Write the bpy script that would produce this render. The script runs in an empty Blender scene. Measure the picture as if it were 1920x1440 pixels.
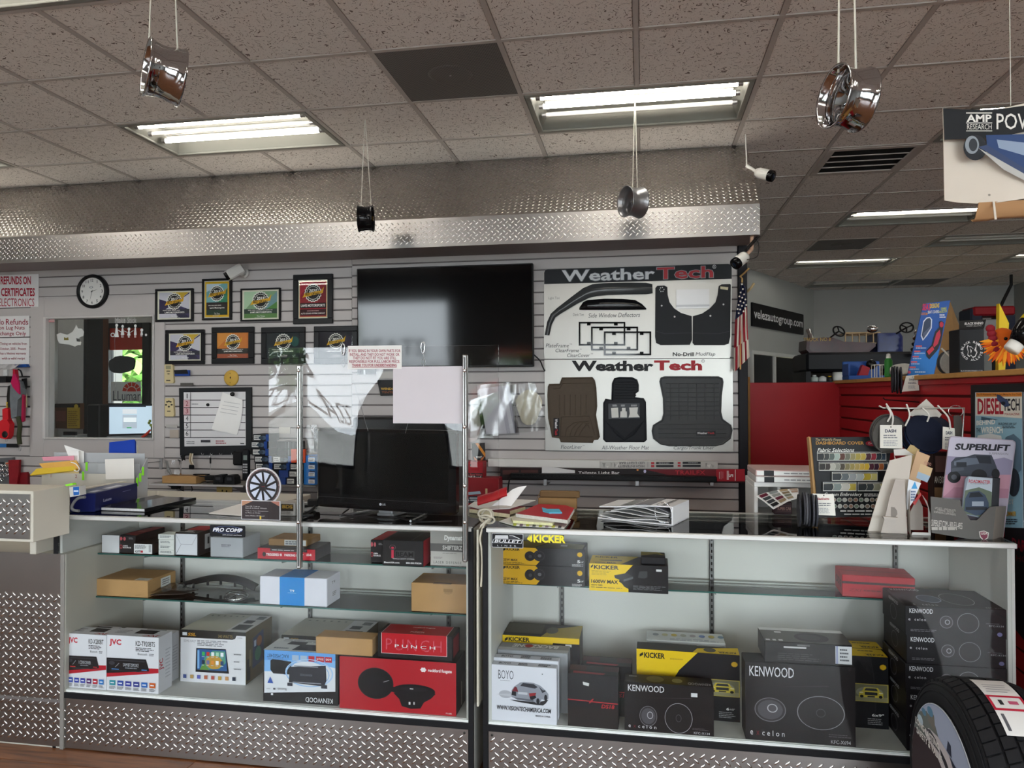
import bpy,math,random
from mathutils import Vector,Matrix
RND=random.Random(7)
PI=math.pi
S=bpy.context.scene
COL=S.collection
F_PX=1386.3
YAW,PITCH,ROLL,CAM_Z=0.1742,0.0126,-0.0024,1.497
_r=Vector((math.cos(YAW),math.sin(YAW),0))
_a=Vector((-math.sin(YAW)*math.cos(PITCH),math.cos(YAW)*math.cos(PITCH),math.sin(PITCH)))
_u=_r.cross(_a)
C_R=_r*math.cos(ROLL)+_u*math.sin(ROLL)
C_U=_u*math.cos(ROLL)-_r*math.sin(ROLL)
C_A=_a
cam_data=bpy.data.cameras.new('camera')
cam_data.sensor_fit='HORIZONTAL'
cam_data.sensor_width=36.0
cam_data.lens=F_PX/1920*36
cam_data.clip_start=0.02
cam_data.clip_end=200
cam=bpy.data.objects.new('camera',cam_data)
COL.objects.link(cam)
m3=Matrix((C_R,C_U,-C_A)).transposed()
cam.matrix_world=Matrix.Translation((0,0,CAM_Z))@m3.to_4x4()
S.camera=cam
S.view_settings.view_transform='Standard'
S.view_settings.look='None'
S.view_settings.gamma=1.0
S.view_settings.use_curve_mapping=False
S.view_settings.exposure=0.38
TUBE_POWER=22.0
world=bpy.data.worlds.new('sky_world')
S.world=world
world.use_nodes=True
_n=world.node_tree.nodes
_bg=_n['Background']
_bg.inputs['Color'].default_value=(0.86,0.93,1.0,1)
_bg.inputs['Strength'].default_value=12.0
def pix(x,y,X=None,Y=None,Z=None):
 """photo pixel -> point on the plane X=, Y= or Z= (metres)"""
 d=C_A*F_PX+C_R*(x-960)-C_U*(y-720)
 if Y is not None:
  t=Y/d.y
 elif Z is not None:
  t=(Z-CAM_Z)/d.z
 else:
  t=X/d.x
 return d*t+Vector((0,0,CAM_Z))
def lin(c):
 if isinstance(c,str):
  c=c.lstrip('#')
  c=[int(c[i:i+2],16)/255 for i in(0,2,4)]
 return tuple(v/12.92 if v<=.04045 else((v+.055)/1.055)**2.4 for v in c[:3])
_MATS={}
def M(col,rough=.5,metal=0.,var=.05,scale=9.,emit=0.,bump=0.,coat=0.,name=None,spec=.22):
 key=(col,rough,metal,var,scale,emit,bump,coat,spec)
 if key in _MATS:
  return _MATS[key]
 m=bpy.data.materials.new(name or 'paint_'+str(col).lstrip('#'))
 m.use_nodes=True
 nt=m.node_tree
 b=nt.nodes['Principled BSDF']
 c=lin(col)
 b.inputs['Base Color'].default_value=(*c,1)
 b.inputs['Roughness'].default_value=rough
 b.inputs['Metallic'].default_value=metal
 b.inputs['Specular IOR Level'].default_value=spec
 if coat:
  b.inputs['Coat Weight'].default_value=coat
  b.inputs['Coat Roughness'].default_value=.08
 if emit:
  b.inputs['Emission Color'].default_value=(*c,1)
  b.inputs['Emission Strength'].default_value=emit
 if var or bump:
  tc=nt.nodes.new('ShaderNodeTexCoord')
  nz=nt.nodes.new('ShaderNodeTexNoise')
  nz.inputs['Scale'].default_value=scale
  nz.inputs['Detail'].default_value=4
  nt.links.new(tc.outputs['Object'],nz.inputs['Vector'])
  if var:
   mr=nt.nodes.new('ShaderNodeMapRange')
   mr.inputs['To Min'].default_value=1-var*2
   mr.inputs['To Max'].default_value=1+var*2
   nt.links.new(nz.outputs['Fac'],mr.inputs['Value'])
   mx=nt.nodes.new('ShaderNodeMix')
   mx.data_type='RGBA'
   mx.blend_type='MULTIPLY'
   mx.inputs['Factor'].default_value=1
   mx.inputs['A'].default_value=(*c,1)
   nt.links.new(mr.outputs['Result'],mx.inputs['B'])
   nt.links.new(mx.outputs['Result'],b.inputs['Base Color'])
  if bump:
   bp=nt.nodes.new('ShaderNodeBump')
   bp.inputs['Strength'].default_value=bump
   bp.inputs['Distance'].default_value=.01
   nt.links.new(nz.outputs['Fac'],bp.inputs['Height'])
   nt.links.new(bp.outputs['Normal'],b.inputs['Normal'])
 _MATS[key]=m
 return m
def P(col):
 """flat printed colour"""
 return M(col,.5,0,0,spec=.25)
def glass_mat(name,tint=(1,1,1),ior=1.45,rough=0.0,base=0.0,wavy=0.0):
 """thin sheet: clear transmission plus a Fresnel mirror reflection"""
 m=bpy.data.materials.new(name)
 m.use_nodes=True
 nt=m.node_tree
 nt.nodes.remove(nt.nodes['Principled BSDF'])
 out=nt.nodes['Material Output']
 tr=nt.nodes.new('ShaderNodeBsdfTransparent')
 tr.inputs['Color'].default_value=(*tint,1)
 gl=nt.nodes.new('ShaderNodeBsdfGlossy')
 gl.inputs['Roughness'].default_value=rough
 fr=nt.nodes.new('ShaderNodeFresnel')
 fr.inputs['IOR'].default_value=ior
 mix=nt.nodes.new('ShaderNodeMixShader')
 if wavy:
  tc=nt.nodes.new('ShaderNodeTexCoord')
  nz=nt.nodes.new('ShaderNodeTexNoise')
  nz.inputs['Scale'].default_value=4.5
  nz.inputs['Detail'].default_value=1
  bp=nt.nodes.new('ShaderNodeBump')
  bp.inputs['Strength'].default_value=wavy
  bp.inputs['Distance'].default_value=.01
  nt.links.new(tc.outputs['Object'],nz.inputs['Vector'])
  nt.links.new(nz.outputs['Fac'],bp.inputs['Height'])
  nt.links.new(bp.outputs['Normal'],gl.inputs['Normal'])
 if base:
  ad=nt.nodes.new('ShaderNodeMath')
  ad.operation='ADD'
  ad.inputs[1].default_value=base
  nt.links.new(fr.outputs['Fac'],ad.inputs[0])
  nt.links.new(ad.outputs[0],mix.inputs['Fac'])
 else:
  nt.links.new(fr.outputs['Fac'],mix.inputs['Fac'])
 nt.links.new(tr.outputs[0],mix.inputs[1])
 nt.links.new(gl.outputs[0],mix.inputs[2])
 nt.links.new(mix.outputs[0],out.inputs['Surface'])
 return m
GLASS=glass_mat('clear_glass',(.985,.995,.99),1.28)
SHELF_GLASS=glass_mat('shelf_glass',(.95,.985,.97),1.36)
ACRYLIC=glass_mat('clear_acrylic',(.97,.97,.97),1.36,0,.0,.06)
BAG=glass_mat('clear_plastic_film',(.93,.93,.93),1.45,.15,.02,.9)
_TXT={}
def text_mesh(s,bold=0.0,shear=0.0,space=1.0):
 key=(s,bold,shear,space)
 if key in _TXT:
  return _TXT[key]
 cu=bpy.data.curves.new('tmp_text','FONT')
 cu.body=s
 cu.size=1.0
 cu.resolution_u=2
 cu.fill_mode='FRONT'
 cu.offset=bold
 cu.shear=shear
 cu.space_character=space
 ob=bpy.data.objects.new('tmp_text',cu)
 me=ob.to_mesh()
 vs=[(v.co.x,v.co.y)for v in me.vertices]
 fs=[tuple(p.vertices)for p in me.polygons]
 ob.to_mesh_clear()
 bpy.data.objects.remove(ob)
 bpy.data.curves.remove(cu)
 if not vs:
  vs=[(0,0),(1,1)]
 x0=min(v[0]for v in vs);x1=max(v[0]for v in vs)
 y0=min(v[1]for v in vs);y1=max(v[1]for v in vs)
 vs=[((v[0]-x0)/max(1e-6,x1-x0),(v[1]-y0)/max(1e-6,y1-y0))for v in vs]
 if s=='1':
  vs=[(.33+.34*x,y)for x,y in vs]
 _TXT[key]=(vs,fs,(x1-x0)/max(1e-6,y1-y0))
 return _TXT[key]
class MB:
 def __init__(s,T=None):
  s.V=[];s.F=[];s.I=[];s.S=[];s.mats=[]
  s.T=T or Matrix.Identity(4)
 def mi(s,mat):
  if isinstance(mat,str):
   mat=P(mat)
  if mat not in s.mats:
   s.mats.append(mat)
  return s.mats.index(mat)
 def add(s,vs,fs,mat,smooth=False):
  o=len(s.V)
  T=s.T
  s.V+=[T@Vector(v)for v in vs]
  i=s.mi(mat)
  for f in fs:
   s.F.append(tuple(o+k for k in f));s.I.append(i);s.S.append(smooth)
 def box(s,x0,y0,z0,x1,y1,z1,mat,bev=0.0):
  if not bev:
   vs=[(x,y,z)for z in(z0,z1)for y in(y0,y1)for x in(x0,x1)]
   fs=[(0,2,3,1),(4,5,7,6),(0,1,5,4),(2,6,7,3),(0,4,6,2),(1,3,7,5)]
   s.add(vs,fs,mat)
   return
  b=min(bev,(x1-x0)/2.01,(y1-y0)/2.01,(z1-z0)/2.01)
  lo=(x0,y0,z0);hi=(x1,y1,z1)
  vs=[];ix={}
  for cx in(0,1):
   for cy in(0,1):
    for cz in(0,1):
     c=(cx,cy,cz)
     for a in range(3):
      p=[]
      for k in range(3):
       e=hi[k]if c[k]else lo[k]
       if k!=a:
        e+=-b if c[k]else b
       p.append(e)
      ix[(c,a)]=len(vs);vs.append(p)
  fs=[]
  for a in range(3):
   o1,o2=[k for k in range(3)if k!=a]
   for sgn in(0,1):
    q=[]
    for(p1,p2)in((0,0),(1,0),(1,1),(0,1)):
     c=[0,0,0];c[a]=sgn;c[o1]=p1;c[o2]=p2
     q.append(ix[(tuple(c),a)])
    fs.append(tuple(q))
   for p1 in(0,1):
    for p2 in(0,1):
     c0=[0,0,0];c1=[0,0,0]
     c0[a]=0;c1[a]=1;c0[o1]=c1[o1]=p1;c0[o2]=c1[o2]=p2
     c0=tuple(c0);c1=tuple(c1)
     fs.append((ix[(c0,o1)],ix[(c1,o1)],ix[(c1,o2)],ix[(c0,o2)]))
  for c in[(x,y,z)for x in(0,1)for y in(0,1)for z in(0,1)]:
   fs.append((ix[(c,0)],ix[(c,1)],ix[(c,2)]))
  s.add(vs,fs,mat)
 def prism(s,poly,d0,d1,mat,axis='y',smooth=False):
  """extrude a 2-D outline. axis y: (x,z) outline; z: (x,y); x: (y,z)"""
  n=len(poly)
  def pt(a,b,d):
   return(a,d,b)if axis=='y' else(a,b,d)if axis=='z' else(d,a,b)
  vs=[pt(a,b,d0)for a,b in poly]+[pt(a,b,d1)for a,b in poly]
  fs=[tuple(range(n)),tuple(range(2*n-1,n-1,-1))]
  s.add(vs,fs,mat)
  fs=[(i,(i+1)%n,n+(i+1)%n,n+i)for i in range(n)]
  s.add(vs,fs,mat,smooth)
 def tube(s,pts,r,mat,n=8,closed=False,caps=True):
  pts=[Vector(p)for p in pts]
  k=len(pts)
  rs=r if isinstance(r,(list,tuple))else[r]*k
  vs=[]
  nrm=None
  for i,p in enumerate(pts):
   if closed:
    t=pts[(i+1)%k]-pts[i-1]
   else:
    t=pts[min(i+1,k-1)]-pts[max(i-1,0)]
   if t.length<1e-9:
    t=Vector((0,0,1))
   t.normalize()
   if nrm is None:
    nrm=t.orthogonal().normalized()
   nrm=(nrm-t*nrm.dot(t))
   if nrm.length<1e-6:
    nrm=t.orthogonal()
   nrm.normalize()
   bn=t.cross(nrm)
   for j in range(n):
    a=2*PI*j/n
    vs.append(p+(nrm*math.cos(a)+bn*math.sin(a))*rs[i])
  fs=[]
  for i in range(k if closed else k-1):
   i2=(i+1)%k
   for j in range(n):
    j2=(j+1)%n
    fs.append((i*n+j,i*n+j2,i2*n+j2,i2*n+j))
  s.add(vs,fs,mat,True)
  if caps and not closed:
   s.add(vs,[tuple(range(n))[::-1],tuple(range((k-1)*n,k*n))],mat)
 def lathe(s,prof,mat,n=32,T=None,smooth=True,close=False):
  """revolve (r,z) profile about z"""
  vs=[]
  for(r,z)in prof:
   for j in range(n):
    a=2*PI*j/n
    vs.append((r*math.cos(a),r*math.sin(a),z))
  fs=[]
  k=len(prof)
  for i in range(k if close else k-1):
   i2=(i+1)%k
   for j in range(n):
    j2=(j+1)%n
    fs.append((i*n+j,i*n+j2,i2*n+j2,i2*n+j))
  if T is not None:
   vs=[T@Vector(v)for v in vs]
  s.add(vs,fs,mat,smooth)
 def ball(s,c,r,mat,n=12,m=8):
  rx,ry,rz=r if isinstance(r,(list,tuple))else(r,r,r)
  vs=[(c[0],c[1],c[2]-rz)]
  for i in range(1,m):
   a=-PI/2+PI*i/m
   for j in range(n):
    b=2*PI*j/n
    vs.append((c[0]+rx*math.cos(a)*math.cos(b),c[1]+ry*math.cos(a)*math.sin(b),c[2]+rz*math.sin(a)))
  vs.append((c[0],c[1],c[2]+rz))
  fs=[(0,1+(j+1)%n,1+j)for j in range(n)]
  for i in range(m-2):
   for j in range(n):
    j2=(j+1)%n
    fs.append((1+i*n+j,1+i*n+j2,1+(i+1)*n+j2,1+(i+1)*n+j))
  o=1+(m-2)*n
  fs+=[(o+j,o+(j+1)%n,len(vs)-1)for j in range(n)]
  s.add(vs,fs,mat,True)
 def cyl(s,p0,p1,r,mat,n=16):
  s.tube([p0,p1],r,mat,n)
 def sheet(s,grid,mat,smooth=True,thick=0.0):
  """grid: rows of points -> surface (optionally with thickness along -normal approx y)"""
  nr=len(grid);nc=len(grid[0])
  vs=[p for row in grid for p in row]
  fs=[(i*nc+j,i*nc+j+1,(i+1)*nc+j+1,(i+1)*nc+j)for i in range(nr-1)for j in range(nc-1)]
  s.add(vs,fs,mat,smooth)
  if thick:
   tv=thick if isinstance(thick,(tuple,list))else(0,thick,0)
   o=[(Vector(p)+Vector(tv))for p in vs]
   s.add(o,[f[::-1]for f in fs],mat,smooth)
   rim=[j for j in range(nc)]+[i*nc+nc-1 for i in range(1,nr)]+[(nr-1)*nc+j for j in range(nc-2,-1,-1)]+[i*nc for i in range(nr-2,0,-1)]
   n=len(rim)
   s.add([vs[k]for k in rim]+[o[k]for k in rim],[(k,(k+1)%n,n+(k+1)%n,n+k)for k in range(n)],mat)
 def art(s,frame,w,h,items,lift=.0004,step=.00012):
  """flat print on a face. frame: matrix with x right, y up, z out of the face; items in 0..1 face units"""
  keep=s.T
  s.T=keep@frame
  z=lift
  for it in items:
   k=it[0]
   if k=='r':
    _,a,b,c,d,col=it[:6]
    s.add([(a*w,b*h,z),(c*w,b*h,z),(c*w,d*h,z),(a*w,d*h,z)],[(0,1,2,3)],col)
   elif k=='t':
    _,tx,a,b,c,d,col=it[:7]
    o=it[7]if len(it)>7 else{}
    vs,fs,asp=text_mesh(tx,o.get('b',0),o.get('s',0),o.get('sp',1))
    if o.get('rot'):
     vs=[(1-x,1-y)for x,y in vs]
    if o.get('mir'):
     vs=[(1-x,y)for x,y in vs]
    if o.get('up'):
     vs=[(1-y,x)for x,y in vs]
    if o.get('dn'):
     vs=[(y,1-x)for x,y in vs]
    s.add([((a+x*(c-a))*w,(b+y*(d-b))*h,z)for x,y in vs],fs,col)
   elif k=='e':
    _,a,b,ra,rb,col=it[:6]
    n=it[6]if len(it)>6 else 24
    s.add([((a+ra*math.cos(2*PI*j/n))*w,(b+rb*math.sin(2*PI*j/n))*h,z)for j in range(n)],[tuple(range(n))],col)
   elif k=='o':
    _,a,b,ra,rb,th,col=it[:7]
    n=28
    vs=[]
    for q in(1,1-th):
     vs+=[((a+q*ra*math.cos(2*PI*j/n))*w,(b+q*rb*math.sin(2*PI*j/n))*h,z)for j in range(n)]
    s.add(vs,[(j,(j+1)%n,n+(j+1)%n,n+j)for j in range(n)],col)
   elif k=='p':
    _,pl,col=it[:3]
    s.add([(a*w,b*h,z)for a,b in pl],[tuple(range(len(pl)))],col)
   elif k=='l':
    _,a,b,c,d,nl,col=it[:7]
    fill=it[7]if len(it)>7 else .5
    for q in range(nl):
     y0=d-(d-b)*(q+.5+fill/2)/nl
     y1=y0+(d-b)/nl*fill
     x=a
     end=a+(c-a)*RND.uniform(.7,1)
     while x<end-.01*(c-a):
      e=min(end,x+(c-a)*RND.uniform(.08,.22))
      s.add([(x*w,y0*h,z),(e*w,y0*h,z),(e*w,y1*h,z),(x*w,y1*h,z)],[(0,1,2,3)],col)
      x=e+(c-a)*.025
   elif k=='s':
    _,a,b,ra,rb,n,q,col=it[:8]
    s.add([((a+ra*(1 if j%2 else q)*math.cos(PI*j/n+PI/2))*w,(b+rb*(1 if j%2 else q)*math.sin(PI*j/n+PI/2))*h,z)for j in range(2*n)],[tuple(range(2*n))],col)
   z+=step
  s.T=keep
 def build(s,name,parent=None,label=None,cat=None,group=None,kind=None,loc=None,rot=None,link=True):
  me=bpy.data.meshes.new(name)
  me.from_pydata([tuple(v)for v in s.V],[],s.F)
  for m in s.mats:
   me.materials.append(m)
  me.polygons.foreach_set('material_index',s.I)
  me.polygons.foreach_set('use_smooth',s.S)
  me.update()
  o=bpy.data.objects.new(name,me)
  COL.objects.link(o)
  if parent is not None:
   o.parent=parent
  if loc is not None:
   o.location=loc
  if rot is not None:
   o.rotation_euler=rot
  tag(o,label,cat,group,kind)
  return o
def tag(o,label=None,cat=None,group=None,kind=None):
 if label:o['label']=label
 if cat:o['category']=cat
 if group:o['group']=group
 if kind:o['kind']=kind
 return o
def thing(name,label,cat,loc=(0,0,0),rot=(0,0,0),group=None,kind=None):
 o=bpy.data.objects.new(name,None)
 o.empty_display_size=.05
 COL.objects.link(o)
 o.location=loc
 o.rotation_euler=rot
 return tag(o,label,cat,group,kind)
def copy_thing(o,loc=None,rot=None,label=None,parent=None):
 c=o.copy()
 COL.objects.link(c)
 if parent is not None:c.parent=parent
 if loc is not None:c.location=loc
 if rot is not None:c.rotation_euler=rot
 if label:c['label']=label
 for ch in list(o.children):
  copy_thing(ch,parent=c)
 return c
def frame(o,x,y):
 """matrix with origin o, x axis, y axis"""
 x=Vector(x).normalized();y=Vector(y).normalized()
 z=x.cross(y)
 m=Matrix((x,y,z)).transposed().to_4x4()
 m.translation=Vector(o)
 return m
def rrect(x0,z0,x1,z1,r,n=4):
 pts=[]
 for(cx,cz,a0)in((x1-r,z0+r,-PI/2),(x1-r,z1-r,0),(x0+r,z1-r,PI/2),(x0+r,z0+r,PI)):
  for k in range(n+1):
   a=a0+PI/2*k/n
   pts.append((cx+r*math.cos(a),cz+r*math.sin(a)))
 return pts
def spline(pts,n=8,closed=False):
 """Catmull-Rom through points"""
 P_=[Vector(p)for p in pts]
 k=len(P_)
 out=[]
 for i in range(k if closed else k-1):
  p0=P_[(i-1)%k]if closed or i>0 else P_[0]
  p1=P_[i]
  p2=P_[(i+1)%k]
  p3=P_[(i+2)%k]if closed or i+2<k else P_[-1]
  for j in range(n):
   t=j/n
   out.append(.5*((2*p1)+(p2-p0)*t+(2*p0-5*p1+4*p2-p3)*t*t+(3*p1-p0-3*p2+p3)*t**3))
 if not closed:
  out.append(P_[-1])
 return out
# ================================================================== SETTING
X0,Y0,TS,CEIL=-.0197,3.2552,.6096,3.085
WALL_Y=4.949
SLAT_Y=WALL_Y
WHITE_LAM=M('#cfccca',.38,0,.02,3)
METAL=M('#c6c4c2',.21,1.0,.04,6,name='polished_aluminium')
PLATE=M('#a19e9c',.30,1.0,.05,5,name='diamond_plate_field')
PLATE_S=M('#b5b1ac',.36,1.0,.05,5,name='diamond_plate_soffit')
METAL_DULL=M('#a9a9ab',.42,1.0,.05,12,name='satin_aluminium')
CHROME=M('#d9d9dc',.06,1.0,0,name='chrome')
BLACK=M('#141416',.45,0,.05)
BLACK_GLOSS=M('#0b0b0d',.08,0,0,name='black_gloss')
KRAFT=M('#b08a5c',.8,0,.06,14,name='kraft_board')
KRAFT_D=M('#8a6a45',.8,0,.06,14,name='kraft_board_dark')
PAPER=M('#e9e8e6',.7,0,.02)
def slab(name,x0,y0,z0,x1,y1,z1,mat,label=None,parent=None):
 b=MB();b.box(x0,y0,z0,x1,y1,z1,mat)
 return b.build(name,parent,label,kind=None if parent else 'structure')
def tile_material():
 """off-white mineral fibre tile with short dark fissures and pin holes"""
 m=bpy.data.materials.new('mineral_fibre_tile')
 m.use_nodes=True
 nt=m.node_tree;nd=nt.nodes;L=nt.links
 b=nd['Principled BSDF']
 b.inputs['Roughness'].default_value=.9
 b.inputs['Specular IOR Level'].default_value=.1
 geo=nd.new('ShaderNodeNewGeometry')
 nz=nd.new('ShaderNodeTexNoise');nz.inputs['Scale'].default_value=11
 L.new(geo.outputs['Position'],nz.inputs['Vector'])
 mx=nd.new('ShaderNodeMix');mx.data_type='RGBA';mx.blend_type='LINEAR_LIGHT'
 mx.inputs['Factor'].default_value=.085
 L.new(geo.outputs['Position'],mx.inputs['A']);L.new(nz.outputs['Color'],mx.inputs['B'])
 masks=[]
 for k,(sx,sy,sc,th)in enumerate(((1,.34,52,.105),(.40,1,46,.095),(1,1,130,.10))):
  mp=nd.new('ShaderNodeMapping')
  mp.inputs['Scale'].default_value=(sx,sy,1)
  mp.inputs['Rotation'].default_value=(0,0,.5+k*.45)
  L.new(mx.outputs['Result'],mp.inputs['Vector'])
  vo=nd.new('ShaderNodeTexVoronoi');vo.inputs['Scale'].default_value=sc
  vo.voronoi_dimensions='2D'
  vo.inputs['Randomness'].default_value=1
  L.new(mp.outputs['Vector'],vo.inputs['Vector'])
  lt=nd.new('ShaderNodeMath');lt.operation='LESS_THAN';lt.inputs[1].default_value=th
  L.new(vo.outputs['Distance'],lt.inputs[0])
  masks.append(lt)
 a1=nd.new('ShaderNodeMath');a1.operation='MAXIMUM'
 L.new(masks[0].outputs[0],a1.inputs[0]);L.new(masks[1].outputs[0],a1.inputs[1])
 a2=nd.new('ShaderNodeMath');a2.operation='MAXIMUM'
 L.new(a1.outputs[0],a2.inputs[0]);L.new(masks[2].outputs[0],a2.inputs[1])
 cm=nd.new('ShaderNodeMix');cm.data_type='RGBA'
 cm.inputs['A'].default_value=(*lin('#e9e3de'),1)
 cm.inputs['B'].default_value=(*lin('#7d726c'),1)
 L.new(a2.outputs[0],cm.inputs['Factor'])
 L.new(cm.outputs['Result'],b.inputs['Base Color'])
 bp=nd.new('ShaderNodeBump');bp.invert=True
 bp.inputs['Strength'].default_value=.5;bp.inputs['Distance'].default_value=.004
 L.new(a2.outputs[0],bp.inputs['Height']);L.new(bp.outputs['Normal'],b.inputs['Normal'])
 return m
def wood_material():
 m=bpy.data.materials.new('laminate_oak')
 m.use_nodes=True
 nt=m.node_tree;nd=nt.nodes;L=nt.links
 b=nd['Principled BSDF'];b.inputs['Roughness'].default_value=.32
 geo=nd.new('ShaderNodeNewGeometry')
 oi=nd.new('ShaderNodeObjectInfo')
 mp=nd.new('ShaderNodeMapping');mp.inputs['Scale'].default_value=(1.2,14,1)
 L.new(geo.outputs['Position'],mp.inputs['Vector'])
 nz=nd.new('ShaderNodeTexNoise');nz.inputs['Scale'].default_value=4;nz.inputs['Detail'].default_value=6
 nz.noise_dimensions='4D'
 L.new(mp.outputs['Vector'],nz.inputs['Vector'])
 mu=nd.new('ShaderNodeMath');mu.operation='MULTIPLY';mu.inputs[1].default_value=30
 L.new(oi.outputs['Random'],mu.inputs[0]);L.new(mu.outputs[0],nz.inputs['W'])
 cr=nd.new('ShaderNodeValToRGB')
 cr.color_ramp.elements[0].position=.3;cr.color_ramp.elements[0].color=(*lin('#59341e'),1)
 cr.color_ramp.elements[1].position=.72;cr.color_ramp.elements[1].color=(*lin('#99623a'),1)
 L.new(nz.outputs['Fac'],cr.inputs['Fac']);L.new(cr.outputs['Color'],b.inputs['Base Color'])
 return m
TILE=tile_material()
WOOD=wood_material()
GRID_W=M('#b9b2ad',.5,0,.02)
floor_=slab('floor',-7,-3.5,-.1,7,12.6,-.006,WOOD,'brown wood laminate floor in front of the display cases')
pl=MB();pl.box(-.6,-.07,-.006,.598,.068,0,WOOD,.0015)
plank0=None
for j in range(7):
 for i in range(-4,1):
  loc=(i*1.2+(j%3)*.4,2.72-j*.14,0)
  if plank0 is None:
   plank0=pl.build('plank',floor_,loc=loc)
  else:
   c=plank0.copy();COL.objects.link(c);c.location=loc
FIX=[(-9,1),(-5,1),(-1,1),(-5,-2),(-1,-2),(-9,-2),(3,-2),(3,2),(3,6),(3,10),(7,10),(7,6),(7,2),(-9,-6),(-5,-6),(-1,-6),(3,-6)]
UNLIT=[(5,8),(4,13)]
SPECIAL={(-2,0):'diffuser',(2,3):'grille',(3,8):'diffuser',(3,14):'grille',(6,13):'diffuser'}
taken=set(SPECIAL)
for(i,j)in FIX+UNLIT:
 taken|={(i,j),(i+1,j)}
ceil=slab('ceiling',-7,-3.5,3.22,7,12.6,3.3,M('#8d8a86',.9,0,0),'white suspended ceiling of square mineral tiles in a metal grid')
tb=MB();tb.box(.014,.014,.004,TS-.014,TS-.014,.016,TILE,.002)
tile0=None
back=MB()
for j in range(-11,16):
 for i in range(-12,12):
  if(i,j)in taken:
   continue
  x,y=X0+i*TS,Y0+j*TS
  if j>2 and x+TS<.55 or y<-3.45 or y>12.5:
   continue
  q=j>=-2 and-9<=i<=8
  if q:
   if tile0 is None:
    tile0=tb.build('ceiling_tile',ceil,loc=(x,y,CEIL))
   else:
    c=tile0.copy();COL.objects.link(c);c.location=(x,y,CEIL)
  else:
   back.box(x+.014,y+.014,CEIL+.004,x+TS-.014,y+TS-.014,CEIL+.016,TILE)
back.build('ceiling_tiles',ceil,kind='stuff')
for i in range(-12,13):
 x=X0+i*TS
 ylast=4.9 if x<.6 else 12.2
 cuts=sorted(Y0+j*TS for(fi,j)in FIX+UNLIT if fi+1==i)
 y0=-3.4
 for yc in cuts+[ylast+1]:
  y1=min(yc,ylast)
  if y1-y0>.1:
   b=MB();b.box(-.012,y0,0,.012,y1,.03,GRID_W)
   b.build('grid_runner',ceil,loc=(x,0,CEIL))
  y0=yc+TS
for j in range(-10,15):
 y=Y0+j*TS
 x0=-6.2 if y<4.9 else .7
 b=MB();b.box(x0,-.0115,0,6.8,.0115,.029,GRID_W)
 b.build('grid_crossbar',ceil,loc=(0,y,CEIL-.0004))
TUBE_ON=M('#fff8ec',.4,0,0,emit=TUBE_POWER,name='lit_tube')
TUBE_OFF=M('#d8d8d2',.3,0,0,name='unlit_tube')
TRAY=M('#85857f',.35,0,.01)
def troffer(i,j,lit,label):
 x,y=X0+i*TS,Y0+j*TS
 r=thing('ceiling_light',label,'ceiling light',(x+TS,y+TS/2,CEIL),group='recessed strip lights in the ceiling grid')
 W,D=TS-.03,TS/2-.03
 h=MB()
 lo=[(-W,-D,0),(W,-D,0),(W,D,0),(-W,D,0)]
 hi=[(-W+.05,-D+.06,.085),(W-.05,-D+.06,.085),(W-.05,D-.06,.085),(-W+.05,D-.06,.085)]
 h.add(lo+hi,[(0,1,5,4),(1,2,6,5),(2,3,7,6),(3,0,4,7),(4,5,6,7)],TRAY)
 h.build('reflector',r)
 f=MB()
 t=.03
 f.box(-W-.015,-D-.015,-.002,W+.015,-D-.015+t,.01,TRAY,.003)
 f.box(-W-.015,D+.015-t,-.002,W+.015,D+.015,.01,TRAY,.003)
 f.box(-W-.015,-D+.015,-.002,-W-.015+t,D-.015,.01,TRAY,.003)
 f.box(W+.015-t,-D+.015,-.002,W+.015,D-.015,.01,TRAY,.003)
 f.build('frame',r)
 for k,yy in enumerate((-.19,-.065,.065,.19)):
  on=k in lit
  if not on and k==3:
   continue
  tb_=MB();tb_.cyl((-W+.06,yy,.024),(W-.06,yy,.024),.0135,TUBE_ON if on else TUBE_OFF,10)
  for sx in(-1,1):
   tb_.cyl((sx*(W-.06),yy,.024),(sx*(W-.035),yy,.024),.0145,METAL_DULL,10)
  tb_.build('tube',r)
  if on:
   bf=MB();bf.prism([(yy-.03,.085),(yy+.03,.085),(yy+.012,.045),(yy-.012,.045)],-W+.07,W-.07,TRAY,'x')
   bf.build('baffle',r)
 return r
FIXLAB={(-9,1):'lit strip light at the far left edge of the ceiling',(-5,1):'lit twin-tube strip light left of the black hanging wheel',(-1,1):'lit strip light above the silver hanging wheel',(-5,-2):'lit strip light cut off at the top left corner',(3,2):'strip light mostly hidden by the hanging running-board sign',(3,6):'lit strip light just below the hanging running-board sign',(3,10):'lit strip light nearest the web address sign',(7,10):'lit strip light at the right edge over the red slat wall',(5,8):'unlit grey strip fixture in the back ceiling',(4,13):'unlit strip fixture at the far end of the ceiling'}
for(i,j)in FIX:
 lit=(0,2)if(i,j)==(-5,1)else(0,1)if(i,j)==(-1,1)else(0,2)if j<1 or(i,j)==(-9,1)else(0,)
 troffer(i,j,lit,FIXLAB.get((i,j),'lit strip light behind the viewer, %s row, %s'%({-2:'near',-6:'far'}.get(j,'side'),{-9:'far left',-5:'left',-1:'middle',3:'right',7:'far right'}[i]+{2:' front',6:' back'}.get(j,''))))
troffer(-7,4,(0,2),'strip light on the office ceiling behind the window')  # added lamp, out of view, to light the office
troffer(-10,4,(0,2),'second strip light on the office ceiling, farther left')  # another added lamp out of view, brightens the pillar side of the office
for(i,j)in UNLIT:
 troffer(i,j,(),FIXLAB[(i,j)])
GRILLE_DK=M('#3b3a3a',.6,0,.05,20)
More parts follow.
